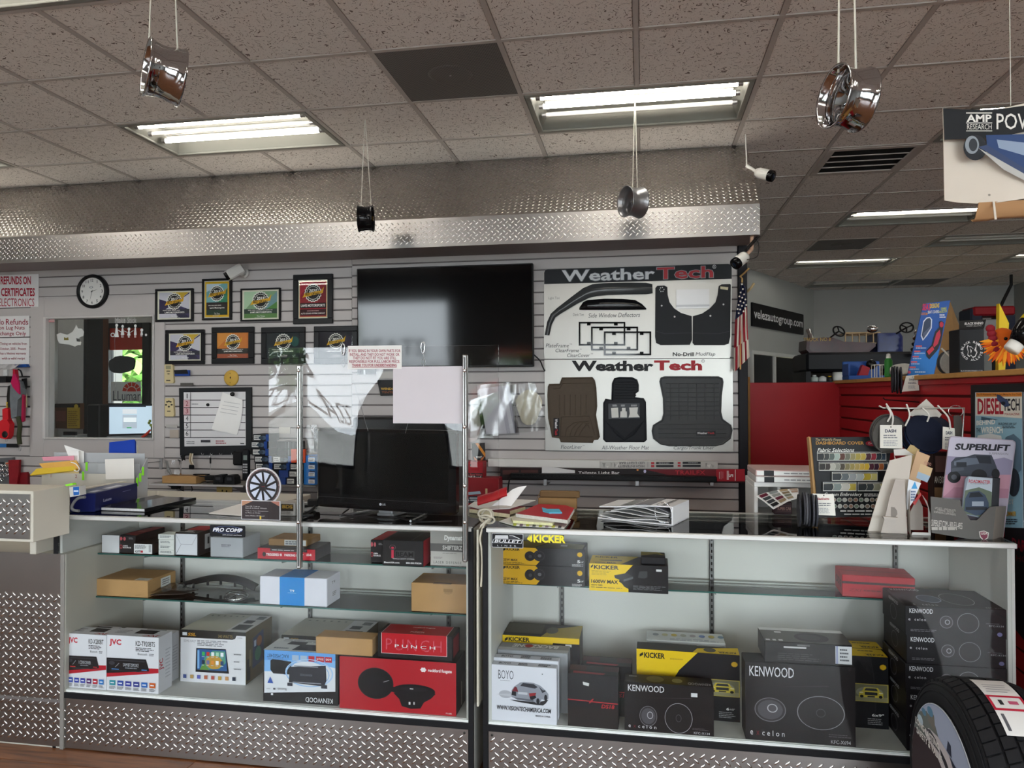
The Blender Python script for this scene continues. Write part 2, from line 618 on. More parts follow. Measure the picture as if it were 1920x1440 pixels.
for(i,j),kd in SPECIAL.items():
 x,y=X0+i*TS,Y0+j*TS
 if kd=='diffuser':
  lab={(-2,0):'dark grey perforated air diffuser with a round boss in the ceiling',(3,8):'dark grey air diffuser between the two far strip lights',(6,13):'round-centred air diffuser far back in the ceiling'}[(i,j)]
  r=thing('air_diffuser',lab,'air vent',(x+TS/2,y+TS/2,CEIL))
  m=bpy.data.materials.get('perforated_sheet')
  if not m:
   m=bpy.data.materials.new('perforated_sheet');m.use_nodes=True
   nt=m.node_tree;b_=nt.nodes['Principled BSDF']
   geo=nt.nodes.new('ShaderNodeNewGeometry')
   vo=nt.nodes.new('ShaderNodeTexVoronoi');vo.inputs['Scale'].default_value=130;vo.inputs['Randomness'].default_value=0
   vo.voronoi_dimensions='2D'
   nt.links.new(geo.outputs['Position'],vo.inputs['Vector'])
   cr=nt.nodes.new('ShaderNodeValToRGB')
   cr.color_ramp.elements[0].position=.33;cr.color_ramp.elements[0].color=(.012,.012,.012,1)
   cr.color_ramp.elements[1].position=.38;cr.color_ramp.elements[1].color=(*lin('#77726f'),1)
   nt.links.new(vo.outputs['Distance'],cr.inputs['Fac']);nt.links.new(cr.outputs['Color'],b_.inputs['Base Color'])
   b_.inputs['Roughness'].default_value=.5
  w=TS/2-.013
  b=MB();b.box(-w,-w,.001,w,w,.012,m);b.build('perforated_panel',r)
  b=MB();b.lathe([(.001,-.002),(.098,-.002),(.112,.001),(.112,.004)],m,32)
  b.build('round_boss',r)
  b=MB();b.ball((0,0,-.003),(.006,.006,.003),METAL_DULL,8,6);b.build('screw',r)
 else:
  lab={(2,3):'white framed return air grille with dark slots beside the soffit',(3,14):'dark return air grille at the far end of the ceiling'}[(i,j)]
  r=thing('return_grille',lab,'air vent',(x+TS/2,y+TS/2,CEIL))
  w=TS/2-.012
  b=MB()
  for(a0,b0,a1,b1)in((-w,-w,w,-w+.045),(-w,w-.045,w,w),(-w,-w+.045,-w+.045,w-.045),(w-.045,-w+.045,w,w-.045)):
   b.box(a0,b0,-.004,a1,b1,.012,GRID_W,.002)
  b.build('frame',r)
  b=MB();b.box(-w+.04,-w+.04,.02,w-.04,w-.04,.024,M('#0c0c0c',.9,0,0));b.build('backing',r)
  for k in range(1,4):
   yy=-w+.045+(2*w-.09)*k/4
   b=MB();b.box(-w+.045,yy-.005,-.002,w-.045,yy+.005,.012,GRID_W);b.build('divider',r)
  b=MB()
  for k in range(40):
   yy=-w+.05+(2*w-.1)*k/39
   b.add([(-w+.045,yy-.003,.002),(w-.045,yy-.003,.002),(w-.045,yy+.004,.010),(-w+.045,yy+.004,.010)],[(0,1,2,3)],GRILLE_DK)
  tag(b.build('louvre_blades',r),kind='stuff')
def tread(b,T,w,h,c=.037,L=.027,wd=.0078,ht=.0034,mat=None):
 keep=b.T
 b.T=keep@T
 ny=max(1,round(2*h/c));nx=max(1,round(w/c))
 cx_=w/nx;cy_=h/ny
 vs0=[(-L/2,0,0),(L/2,0,0),(-L/5,wd/2,0),(L/5,wd/2,0),(-L/5,-wd/2,0),(L/5,-wd/2,0),(-L/4,0,ht),(L/4,0,ht)]
 fs0=[(2,6,7,3),(4,5,7,6),(0,6,2),(0,4,6),(1,3,7),(1,7,5)]
 vs=[];fs=[]
 for j in range(ny):
  a=PI/4 if j%2 else-PI/4
  ca,sa=math.cos(a),math.sin(a)
  for i in range(nx):
   px_=(i+(.27 if j%2 else .77))*cx_
   py_=(j+.5)*cy_
   if py_<L*.36 or py_>h-L*.36:continue
   o=len(vs)
   for(x,y,z)in vs0:
    vs.append((px_+x*ca-y*sa,py_+x*sa+y*ca,z))
   fs+=[tuple(o+k for k in f)for f in fs0]
 b.add(vs,fs,mat or METAL,True)
 b.T=keep
SO_Y,SO_Z0,SO_Z1,SO_TY=4.39,2.40,2.578,4.915
XL,XR=-5.6,.667
sof=thing('trim_1','long diamond plate aluminium soffit above the back wall',None,(0,0,0),kind='structure')
sl=Vector((0,SO_TY-SO_Y,CEIL-SO_Z1));sln=sl.length
seams=[XL,-3.05,.27,XR]
seams[1]=pix(470,330,Y=4.89).x;seams[2]=pix(1290,278,Y=4.89).x
for k in range(3):
 b=MB();T=frame((seams[k]+.001,SO_Y,SO_Z1),(1,0,0),sl)
 w=seams[k+1]-seams[k]-.002
 b.T=T;b.box(0,0,-.004,w,sln,0,PLATE_S);b.T=Matrix.Identity(4)
 o=b.build('slanted_panel',sof)
 b=MB();tread(b,T,w,sln)
 b.build('tread_lugs',sof,kind='stuff')
fs_=[XL,pix(500,440,Y=SO_Y).x,pix(1325,410,Y=SO_Y).x,XR]
for k in range(3):
 b=MB();T=frame((fs_[k]+.0005,SO_Y,SO_Z0),(1,0,0),(0,0,1))
 w=fs_[k+1]-fs_[k]-.001
 b.T=T;b.box(0,0,-.004,w,SO_Z1-SO_Z0,0,PLATE);b.T=Matrix.Identity(4)
 b.build('fascia_panel',sof)
 b=MB();tread(b,T,w,SO_Z1-SO_Z0)
 b.build('tread_lugs',sof,kind='stuff')
b=MB()
b.add([(XL,SO_Y,SO_Z0),(XR,SO_Y,SO_Z0),(XR,WALL_Y+.05,2.45),(XL,WALL_Y+.05,2.45)],[(0,1,2,3)],M('#8f8787',.6,0,.03))
b.build('underside_board',sof)
b=MB();b.add([(XR-.003,SO_Y,SO_Z0),(XR-.003,SO_Y,SO_Z1),(XR-.003,SO_TY,CEIL),(XR-.003,WALL_Y+.05,CEIL),(XR-.003,WALL_Y+.05,2.45)],[(0,1,2,3,4)],METAL_DULL)
b.build('end_cap',sof)
SLAT=M('#b7b2b1',.42,0,.025,3,name='white_melamine_slat')
GROOVE=M('#6e6868',.6,0,.03)
WIN=dict(x0=pix(83,700,Y=WALL_Y).x,x1=pix(290,700,Y=WALL_Y).x,z0=pix(190,824,Y=WALL_Y).z,z1=pix(190,592,Y=WALL_Y).z)
CASE=dict(x0=pix(57,700,Y=WALL_Y).x,x1=pix(309,700,Y=WALL_Y).x,z0=pix(190,852,Y=WALL_Y).z,z1=pix(190,567,Y=WALL_Y).z)
_k=math.ceil((CASE['z1']-2.0145)/.0762);CASE['z1']=2.0145+_k*.0762
_k=math.floor((CASE['z0']-2.0145)/.0762);CASE['z0']=2.0145+_k*.0762
wall_back=thing('wall_back','white slat wall behind the counter',None,(0,0,0),kind='structure')
b=MB()
GY0,GY1=WALL_Y+.011,WALL_Y+.05
b.box(-6.2,GY0,0,WIN['x0'],GY1,CEIL,GROOVE)
b.box(WIN['x1'],GY0,0,.61,GY1,CEIL,GROOVE)
b.box(WIN['x0'],GY0,0,WIN['x1'],GY1,WIN['z0'],GROOVE)
b.box(WIN['x0'],GY0,WIN['z1'],WIN['x1'],GY1,CEIL,GROOVE)
b.build('backing_board',wall_back)
JOINT=-2.02
SP=.0762
def slat(x0,x1,zt,zb):
 q=MB();q.box(x0,SLAT_Y,zb,x1,GY0,zt,SLAT,.0025)
 q.build('slat',wall_back)
for side in(0,1):
 ref=2.0145 if side==0 else 2.2545
 k0=-9
 for k in range(-9,30):
  zt=ref-k*SP-.0045
  zb=ref-(k+1)*SP+.0045
  zt=min(zt,2.452)
  if zb>2.43 or zt<.5:
   continue
  if side==1:
   if k<=-3+0 and zb>2.42:
    continue
   slat(JOINT+.001,.61,zt,zb)
  else:
   if zb<CASE['z1']-.02 and zt>CASE['z0']+.02:
    slat(-6.2,CASE['x0'],zt,zb);slat(CASE['x1'],JOINT,zt,zb)
   else:
    slat(-6.2,JOINT,zt,zb)
b=MB()
cy=SLAT_Y-.004
b.box(CASE['x0'],cy,CASE['z0'],WIN['x0'],GY1,CASE['z1'],SLAT,.002)
b.box(WIN['x1'],cy,CASE['z0'],CASE['x1'],GY1,CASE['z1'],SLAT,.002)
b.box(WIN['x0'],cy,CASE['z0'],WIN['x1'],GY1,WIN['z0'],SLAT,.002)
b.box(WIN['x0'],cy,WIN['z1'],WIN['x1'],GY1,CASE['z1'],SLAT,.002)
b.build('window_casing',wall_back)
win=thing('window_1','internal office window in the slat wall',None,(0,0,0),kind='structure')
b=MB();FR=M('#c8c4c2',.4,0,.02)
t=.022
b.box(WIN['x0'],cy-.014,WIN['z0'],WIN['x0']+t,GY1+.03,WIN['z1'],FR,.004)
b.box(WIN['x1']-t*.5,cy-.014,WIN['z0'],WIN['x1'],GY1+.03,WIN['z1'],FR,.004)
b.box(WIN['x0']+t,cy-.014,WIN['z0'],WIN['x1']-t*.5,GY1+.03,WIN['z0']+.012,FR,.004)
b.box(WIN['x0']+t,cy-.014,WIN['z1']-t*.7,WIN['x1']-t*.5,GY1+.03,WIN['z1'],FR,.004)
b.build('window_frame',win)
b=MB();b.box(WIN['x0']+t,WALL_Y+.02,WIN['z0']+.012,WIN['x1']-t*.5,WALL_Y+.024,WIN['z1']-t*.7,GLASS)
b.build('pane',win)
b=MB();b.box(.612,4.93,0,.668,5.03,2.45,M('#15141a',.5,0,.05),.003)
b.build('trim_2',label='black painted end post of the slat wall',kind='structure')
b=MB();b.box(.669,4.99,0,.69,5.03,1.60,M('#8d6536',.7,0,.1,30),.002)
b.build('trim_3',label='raw wood edge strip beside the red panel',kind='structure')
RED=M('#a81f26',.42,0,.04,4,name='red_melamine')
RED_G=M('#5a1414',.6,0,.04)
RW_X=1.34
RW_Y=5.42
b=MB();b.box(.69,RW_Y,0,RW_X+.1,RW_Y+.04,1.568,RED,.002)
b.build('wall_red_panel',label='plain red half-height partition panel beside the flag',kind='structure')
wr=thing('wall_right','red slat half wall running beside the display case',None,(0,0,0),kind='structure')
b=MB();b.box(RW_X+.012,2.35,0,RW_X+.1,RW_Y,1.555,RED_G);b.build('backing_board',wr)
for k in range(0,22):
 zt=1.55-k*SP-(0 if k else 0);zb=zt-SP+.011
 if zb<0:break
 q=MB();q.box(RW_X,2.35,zb,RW_X+.012,RW_Y,zt,RED,.0025);q.build('slat',wr)
b=MB();b.box(RW_X-.03,2.33,1.558,RW_X+.34,RW_Y+.06,1.58,M('#b98a4f',.6,0,.1,25),.003)
b.build('wood_cap',wr,label='raw particle board cap on the red half wall')
b=MB();b.box(RW_X-.012,2.33,1.532,RW_X-.001,RW_Y,1.557,RED,.002);b.build('cap_trim',wr)
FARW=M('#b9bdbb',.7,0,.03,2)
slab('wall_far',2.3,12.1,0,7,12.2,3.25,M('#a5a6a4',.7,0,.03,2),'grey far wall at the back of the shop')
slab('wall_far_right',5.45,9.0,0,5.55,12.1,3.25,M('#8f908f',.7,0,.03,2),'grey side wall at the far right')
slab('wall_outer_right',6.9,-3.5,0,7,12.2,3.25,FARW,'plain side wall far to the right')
slab('wall_left',-6.3,-3.5,0,-6.2,8.0,3.25,FARW,'plain side wall far to the left')
slab('wall_office_side',.56,5.03,0,.665,9.3,3.25,FARW,'white partition behind the slat wall end')
A0=Vector((.9,9.06,0));A1=Vector((2.47,11.82,0))
adir=(A1-A0).normalized();alen=(A1-A0).length
aT=frame(A0,adir,(0,0,1))
def on_angled(px_,py_):
 d=C_A*F_PX+C_R*(px_-960)-C_U*(py_-720)
 nrm=Vector((adir.y,-adir.x,0))
 t_=A0.dot(nrm)/d.dot(nrm)if False else(A0-Vector((0,0,CAM_Z))).dot(nrm)/d.dot(nrm)
 p_=d*t_+Vector((0,0,CAM_Z))
 return(p_-A0).dot(adir),p_.z
w2l=on_angled(1407,690)[0];w2r=on_angled(1503,690)[0];w2t=on_angled(1455,662)[1];w2b=.9
wa=MB();wa.T=aT
wa.box(-.3,0,-.1,w2l,3.25,0,FARW);wa.box(w2r,0,-.1,alen+.35,3.25,0,FARW)
wa.box(w2l,w2t,-.1,w2r,3.25,0,FARW);wa.box(w2l,0,-.1,w2r,w2b,0,FARW)
wa.build('wall_angled',label='white angled wall with the sliding window',kind='structure')
w2=thing('window_2','white framed sliding window in the angled wall',None,(0,0,0),kind='structure')
b=MB();b.T=aT;FW=M('#dfe2e0',.4,0,.02)
b.box(w2l,w2b,-.03,w2l+.05,w2t,.03,FW,.004);b.box(w2r-.06,w2b,-.03,w2r,w2t,.03,FW,.004)
b.box(w2l+.05,w2t-.05,-.03,w2r-.06,w2t,.03,FW,.004);b.box(w2l+.05,w2b,-.03,w2r-.06,w2b+.05,.03,FW,.004)
mid=on_angled(1452,690)[0]
b.build('window_frame',w2)
b=MB();b.T=aT;b.box(mid-.05,w2b+.05,-.02,mid+.02,w2t-.05,.02,FW,.004);b.build('meeting_stile',w2)
b=MB();b.T=aT;b.box(w2l+.05,w2b+.05,-.012,mid-.05,w2t-.05,-.006,M('#0c0f14',.1,0,0));b.build('dark_pane',w2)
b=MB();b.T=aT;b.box(mid+.02,w2b+.05,-.012,w2r-.06,w2t-.05,-.006,GLASS);b.build('pane',w2)
b=MB();b.T=aT;b.box(mid-.3,w2b-.3,-.9,w2r+.3,w2t+.3,-.88,M('#e9e6b6',.8,0,.02,emit=.75,name='room_glow_beyond'));b.build('glowing_room_wall',w2)  # wall glows by itself, standing in for lamplight in the room beyond
SF=-3.4
wf=thing('wall_front','storefront wall with shop windows behind the viewer',None,(0,0,0),kind='structure')
OPEN=[(-5.5,-3.45,.55,2.65),(-2.65,-1.7,.55,1.75),(-1.1,-.1,.05,2.45),(1.2,4.2,.55,2.65),(4.6,6.4,.55,2.65)]
DK=M('#2a2a2c',.5,0,.03)
xs=-6.2
for n_,(a,c,z0,z1)in enumerate(OPEN):
 b=MB();b.box(xs,SF-.1,0,a,SF,3.25,FARW);b.box(a,SF-.1,z1,c,SF,3.25,FARW);b.box(a,SF-.1,0,c,SF,z0,FARW)
 b.build('wall_section',wf)
 xs=c
 w=thing('window_%d'%(n_+3),'shop window behind the viewer, number %d from the left'%(n_+1),None,(0,0,0),kind='structure')
 b=MB();t=.05
 b.box(a,SF-.08,z0,a+t,SF+.02,z1,DK);b.box(c-t,SF-.08,z0,c,SF+.02,z1,DK)
 b.box(a,SF-.08,z0,c,SF+.02,z0+t,DK);b.box(a,SF-.08,z1-t,c,SF+.02,z1,DK)
 b.build('window_frame',w)
 b=MB();b.box(a+t,SF-.04,z0+t,c-t,SF-.035,z1-t,GLASS);b.build('pane',w)
 if n_==0:
  b=MB();T=frame((c-.15,SF-.03,z0),(-1,0,0),(0,0,1))
  b.art(frame((a+.1,SF-.028,z0),(1,0,0),(0,0,1)),c-a-.2,z1-z0,[('t','SEATS',.12,.50,.80,.66,'#2b2b30',{'b':.02}),('t','AUTO GLASS',.02,.33,.95,.45,'#8a5a22')])
  b.build('window_lettering',w)
b=MB();b.box(xs,SF-.1,0,6.9,SF,3.25,FARW);b.build('wall_section',wf)
for(a,c,z0,z1)in OPEN:
 ld=bpy.data.lights.new('daylight_portal','AREA');ld.shape='RECTANGLE';ld.size=c-a;ld.size_y=z1-z0
 ld.cycles.is_portal=True
 lo=bpy.data.objects.new('daylight_portal',ld);COL.objects.link(lo)
 lo.location=((a+c)/2,SF-.12,(z0+z1)/2);lo.rotation_euler=(PI/2,0,0)
slab('ground_outside',-30,-40,-.3,30,SF-.1,-.15,M('#b3b0aa',.9,0,.05,1),'grey parking lot outside the shop windows')
slab('ground_behind',-30,12.7,-.3,30,40,-.15,M('#7b7f6a',.9,0,.05,1),'ground outside behind the building')
LEAF=[M(c_,.6,0,.1,3)for c_ in('#5f8a3e','#7da552','#476f31')]
def tree(x,y,h,seed,label):
 rr=random.Random(seed)
 r=thing('tree',label,'tree',(x,y,-.15),group='trees outside the building')
 b=MB();b.tube([(0,0,0),(.05,.03,h*.3),(-.05,0,h*.6)],[.16,.12,.06],M('#5b4a3a',.9,0,.1));b.build('trunk',r)
 b=MB()
 for k in range(1400):
  while True:
   p_=Vector((rr.uniform(-1,1),rr.uniform(-1,1),rr.uniform(-1,1)))
   if .25<p_.length<1:break
  c_=Vector((p_.x*h*.36,p_.y*h*.36,h*.62+p_.z*h*.38))
  ax=Vector((rr.uniform(-1,1),rr.uniform(-1,1),rr.uniform(-.6,.6))).normalized()*.17
  bx=ax.orthogonal().normalized()*.12
  b.add([c_-ax,c_+bx,c_+ax,c_-bx],[(0,1,2,3)],LEAF[k%3])
 b.build('foliage',r,kind='stuff')
 return r
for(x_,y_,h_,sd_,lb_)in((-15.5,-25,4.6,1,'bushy green tree outside the left shop window'),(-7.0,-30,2.4,2,'low green bush across the parking lot'),(-20,-26,5.0,3,'large green tree far to the left outside'),(-4.5,-24,2.3,4,'round green bush outside the middle shop window'),(3.5,-30,2.6,5,'wide green tree outside the right shop windows'),(10,-26,5,6,'green tree at the far right of the parking lot'),(-8.2,14.0,3.6,7,'leafy green tree seen through the office window'),(-11.5,14.5,3.6,8,'leafy green tree left of the one in the office window'),(-4.6,19.0,4.2,9,'leafy green tree behind the office window sign')):
 tree(x_,y_,h_,sd_,lb_)
b=MB();b.box(-2.7,SF-.5,1.58,-1.65,SF-.46,1.72,M('#c23a30',.6,0,.03));b.build('awning',None,'red awning valance outside the middle shop window','awning',loc=(0,0,0))
# ================================================================== DISPLAY CASES
CY0,CY1,CTOP=2.768,3.29,.985
DECK=.25
CX=[(-2.468,-.640),(-.602,1.252)]
CASE_W=M('#c6c5c0',.45,0,.02,3,name='white_case_laminate')
EDGE_BK=M('#17171a',.5,0,.04)
SHELVES=[[(.785,2.955),(.595,2.945)],[(.705,3.05)]]
CLAB=['left glass display case stocked with car stereo boxes','right glass display case stocked with speaker boxes']
for ci,(x0,x1)in enumerate(CX):
 r=thing('display_case',CLAB[ci],'display case',(x0,CY0,0),group='glass display cases')
 w=x1-x0;d=CY1-CY0
 b=MB();b.box(.006,.012,0,.03,d,CTOP-.012,CASE_W,.001);b.build('end_panel',r)
 b=MB();b.box(w-.03,.012,0,w-.006,d,CTOP-.012,CASE_W,.001);b.build('end_panel',r)
 b=MB();b.box(.03,d-.02,0,w-.03,d,CTOP-.03,CASE_W);b.build('back_panel',r)
 b=MB();b.box(.03,.012,DECK-.02,w-.03,d-.02,DECK,CASE_W);b.build('deck',r)
 b=MB();b.box(.02,.004,DECK-.012,w-.02,.012,DECK-.002,M('#eeeeea',.4,0,0));b.build('white_lip',r)
 b=MB();b.box(0,-.004,DECK-.036,w,.012,DECK-.012,EDGE_BK,.001);b.build('bottom_rail',r)
 for(a,c_)in((0,.019),(w-.019,w)):
  if ci==1 and a>1:continue
  b=MB();b.box(a,-.003,0,c_,.012,CTOP-.004,EDGE_BK,.001);b.build('black_edge_strip',r)
 b=MB();b.box(.012,-.004,CTOP-.019,w-.004,.02,CTOP-.001,M('#cfcfcd',.35,.3,.02),.003);b.build('top_rail',r)
 b=MB();b.box(.004,d-.03,CTOP-.03,w-.004,d+.01,CTOP-.001,M('#b9bab9',.4,.3,.02),.003);b.build('rear_rail',r)
 b=MB();b.box(.004,.02,CTOP-.009,w-.004,d-.03,CTOP-.001,SHELF_GLASS);b.build('top_glass',r)
 b=MB();b.box(.022,-.001,DECK-.004,w-.022,.004,CTOP-.019,GLASS);b.build('front_glass',r)
 T=frame((.022,-.001,.01),(1,0,0),(0,0,1))
 b=MB();b.box(.022,-.0015,.005,w-.02,.008,DECK-.037,PLATE);b.build('kick_plate',r)
 b=MB();tread(b,frame((.026,-.0015,.008),(1,0,0),(0,0,1)),w-.05,DECK-.049);b.build('tread_lugs',r,kind='stuff')
 for(sx,sz)in((.035,DECK-.05),(w-.035,DECK-.05),(.035,.03),(w-.035,.03)):
  b=MB();b.ball((sx,-.002,sz),(.005,.003,.005),M('#3a3836',.4,.6,0),8,6);b.build('screw',r)
 ups=[(.30,1.02,1.62),(.25,.89,1.62)][ci]
 if ci==0:ups=(.27,.93,1.60)
 for ux in ups:
  b=MB();b.box(ux-.009,d-.034,DECK,ux+.009,d-.02,CTOP-.03,M('#6b6b6b',.35,.8,.03),.002)
  for k in range(26):
   zz=DECK+.02+k*.026
   b.box(ux-.003,d-.0348,zz,ux+.003,d-.034,zz+.013,M('#101010',.8,0,0))
  b.build('shelf_standard',r)
 for(sz,sy)in SHELVES[ci]:
  b=MB();b.box(.04,sy-CY0,sz-.006,w-.04,d-.036,sz,SHELF_GLASS)
  b.build('glass_shelf',r)
  b=MB();b.box(.04,sy-CY0-.0008,sz-.006,w-.04,sy-CY0,sz,M('#2f5a54',.15,0,0,name='green_glass_edge'));b.build('shelf_edge',r)
  for ux in ups:
   b=MB();b.prism([(sy-CY0+.03,sz-.007),(d-.034,sz-.007),(d-.034,sz-.05),(sy-CY0+.03,sz-.02)],ux-.0015,ux+.0015,M('#777777',.35,.7,0),'x');b.build('shelf_bracket',r)
b=MB();b.box(-.628,CY0+.004,.3,-.620,CY1,CTOP-.01,M('#cdc8b8',.5,0,.03),.002)
b.build('filler_panel',label='cream filler board standing in the gap between the two display cases',cat='panel')
def carton(name,label,xl,xr,yt,Z,Y,depth,body,rz=0.,front=(),top=(),right=(),left=(),cat='box',group=None,height=None,bev=.0025,flaps=False):
 """a printed carton: front face between photo columns xl and xr, standing at height Z with its front-left edge at depth Y"""
 p0=pix(xl,1100,Y=Y)
 dr=Vector((math.cos(rz),math.sin(rz),0))
 d=C_A*F_PX+C_R*(xr-960)-C_U*(1100-720)
 det=dr.x*(-d.y)-(-d.x)*dr.y
 t=((-p0.x)*(-d.y)-(-d.x)*(-p0.y))/det
 w=t
 h=height if height else pix(xl,yt,Y=Y).z-Z
 if isinstance(body,str):body=M(body,.5,0,.04,12,spec=.25)
 b=MB();b.box(0,0,0,w,depth,h,body,bev)
 if flaps:
  b.box(w*.5-.0006,0.001,h,w*.5+.0006,depth-.001,h+.0004,M('#5d4a33',.9,0,0))
 o=b.build(name,None,label,cat,group,loc=(p0.x,Y,Z),rot=(0,0,rz))
 for nm,items,fr,fw,fh in(('front_print',front,frame((0,0,0),(1,0,0),(0,0,1)),w,h),('top_print',top,frame((0,0,h),(1,0,0),(0,1,0)),w,depth),('side_print',right,frame((w,0,0),(0,1,0),(0,0,1)),depth,h),('side_print',left,frame((0,depth,0),(0,-1,0),(0,0,1)),depth,h)):
  if items:
   q=MB();q.art(fr,fw,fh,items);q.build(nm,o)
 o['_w']=w;o['_h']=h
 return o
def fin(o):
 w,h=o['_w'],o['_h']
 return o.location.copy(),w,h
BK,WH,RD,YL='#111013','#e8e6ea','#b3121f','#e8c200'
def jvc(model,disp,accent,icons,swatch):
 it=[('r',0,0,1,1,'#d9d8de'),('t','JVC',.05,.80,.28,.93,'#c1122b',{'b':.035}),('t',model,.56,.83,.93,.92,'#1a1a1c',{'b':.015}),('l',.56,.73,.93,.81,3,'#3a3a3e'),('t','Bluetooth',.60,.67,.78,.71,'#27272b'),('l',.82,.66,.93,.71,2,'#55555a'),('p',[(0,.24),(1,.37),(1,.45),(0,.42)],'#b0182a'),('p',[(0,.31),(0,.59),(.76,.60),(.82,.42),(.82,.39)],'#17161a'),('p',[(.02,.56),(.74,.565),(.745,.55),(.02,.545)],'#3b3a40'),('e',.10,.50,.06,.035,'#3a3940'),('t',disp,.32,.45,.62,.51,'#b9bcc4'),('l',.36,.41,.60,.44,1,'#8a8c94'),('p',[(.16,.43),(.24,.51),(.25,.50),(.18,.43)],'#77777d'),('r',.10,.385,.24,.40,accent),('r',.68,.40,.78,.415,accent),('r',.10,.365,.80,.372,'#46454a')]
 for k,c in enumerate(icons):
  x=.06+k*.155
  it+=[('r',x,.10,x+.115,.19,c),('r',x+.02,.135,x+.09,.155,'#e6e8f2'),('l',x-.005,.03,x+.12,.085,3,'#6d6d73')]
 return it
JT=[('r',.0,0,1,1,'#d5d4d8'),('r',.42,.38,.80,.92,'#2a2a2e'),('t','JVC',.66,.06,.95,.34,'#b3162b',{'b':.03,'rot':1}),('l',.05,.3,.34,.8,3,'#9a9aa0')]
JS=[('r',0,0,1,1,'#cdccd0'),('t','JVC',.05,.40,.40,.60,'#b3162b',{'up':1,'b':.02}),('l',.5,.2,.9,.75,9,'#a9a9ae',.35)]
ic1=('#3953a8','#3a45a0','#3a45a0','#5a2c66','#b01f33','#2f74bd');ic2=('#2e8c9a','#3b4f9e','#3a3f96','#353a8a','#2d63b0','#c25a22')
g='JVC-style car receiver cartons'
g='white car receiver cartons'
f1=jvc('KD-X280BT','1:CDRECEIVER','#c23a3a',ic1,0);f2=jvc('KD-T920BTS','SAM/BT/SMOKE','#4a86c9',ic2,1)
carton('receiver_carton','white receiver carton with red stripe, front left of the white stack',125,200,1187,DECK,2.79,.088,'#d9d8de',front=f1,top=JT,group=g)
carton('receiver_carton','white receiver carton with blue display accents, front right of the white stack',201,298,1190,DECK,2.79,.088,'#d9d8de',front=f2,top=JT,right=JS,group=g)
carton('receiver_carton','white receiver carton behind the front left one',128,203.5,1187,DECK,2.88,.088,'#d9d8de',top=JT,group=g,height=.205)
carton('receiver_carton','white receiver carton behind the front right one',212,312,1190,DECK,2.88,.088,'#d9d8de',top=JT,right=JS,group=g,height=.205)
apps=['#3aa657','#c0362f','#e6e9ee','#9fd0b2','#e9ebf2','#20324a','#6b6d9a','#d98a35','#e8e8ea','#30486f']
ssl=[('r',0,0,1,1,'#d4d3d8'),('p',[(0,.85),(0,1),(1,1),(1,.93),(.86,.93),(.84,.87),(.80,.85)],'#1b1917'),('r',.03,.89,.10,.95,'#cfd2d8'),('t','SSL',.11,.885,.24,.945,'#c08a22',{'b':.03,'s':.2}),('t','340 WATTS',.58,.875,.80,.935,'#9a8350'),('t','SDML10ACP',.05,.765,.24,.81,'#8a8a90'),('l',.26,.70,.78,.82,4,'#77777c'),('t','Lime',.88,.88,.95,.91,'#5d5d66'),('p',[(.235,.20),(.245,.66),(.70,.665),(.75,.20)],'#15151b'),('p',[(.26,.245),(.265,.64),(.695,.645),(.72,.245)],'#27558f'),('p',[(.30,.245),(.38,.5),(.50,.62),(.69,.62),(.70,.40),(.60,.28)],'#4e8f7c'),('e',.52,.40,.13,.13,'#b98f3a'),('p',[(.30,.245),(.36,.38),(.45,.25)],'#5d8a3e'),('r',.265,.27,.295,.62,'#79a9d8')]
for k,c in enumerate(apps):
 ax=.335+(k%5)*.072;ay=.52 if k<5 else .36
 ssl+=[('r',ax,ay,ax+.045,ay+.075,c),('l',ax,ay-.03,ax+.045,ay-.012,1,'#c9d3e6')]
for k in range(8):
 ssl.append(('r',.05+k*.108,.075,.10+k*.108,.145,('#4a5a92','#b5935a','#5b5ea8','#b3664b','#b0544c','#bb9a4c','#c08c58','#2b3342')[k]))
for k in range(3):ssl.append(('l',.83,.28+k*.14,.95,.32+k*.14,1,'#77777c'))
st=[('r',0,0,1,1,'#b5b2a6'),('r',.68,0,1,1,'#c9c8c8'),('r',.72,.12,.95,.42,'#2c3138'),('r',.74,.5,.88,.68,'#3a3f46'),('r',.84,.75,.96,.92,'#6d6f72')]
for k in range(6):st.append(('r',.08+k*.1,.84,.11+k*.1,.90,'#77766e'))
sr=[('r',0,0,1,1,'#5a4e2e'),('p',[(.24,.22),(.26,.80),(.66,.86),(.68,.26)],'#152647'),('e',.45,.45,.12,.14,'#46806a'),('e',.5,.68,.1,.1,'#a06a42'),('r',.30,.62,.38,.74,'#c9d3e6'),('r',.03,.05,.16,.46,'#191714'),('r',.12,.3,.18,.62,'#857a58')]
carton('stereo_carton','white and gold stereo carton showing a tablet-style screen',339,461,1180,DECK,2.93,.235,'#2a2620',.02,front=ssl,top=st,right=sr)
carton('stereo_carton','gold-topped stereo carton lying behind the upside-down amplifier carton',528,672,1190,DECK,2.985,.24,'#2a2620',front=ssl,top=st,right=sr)
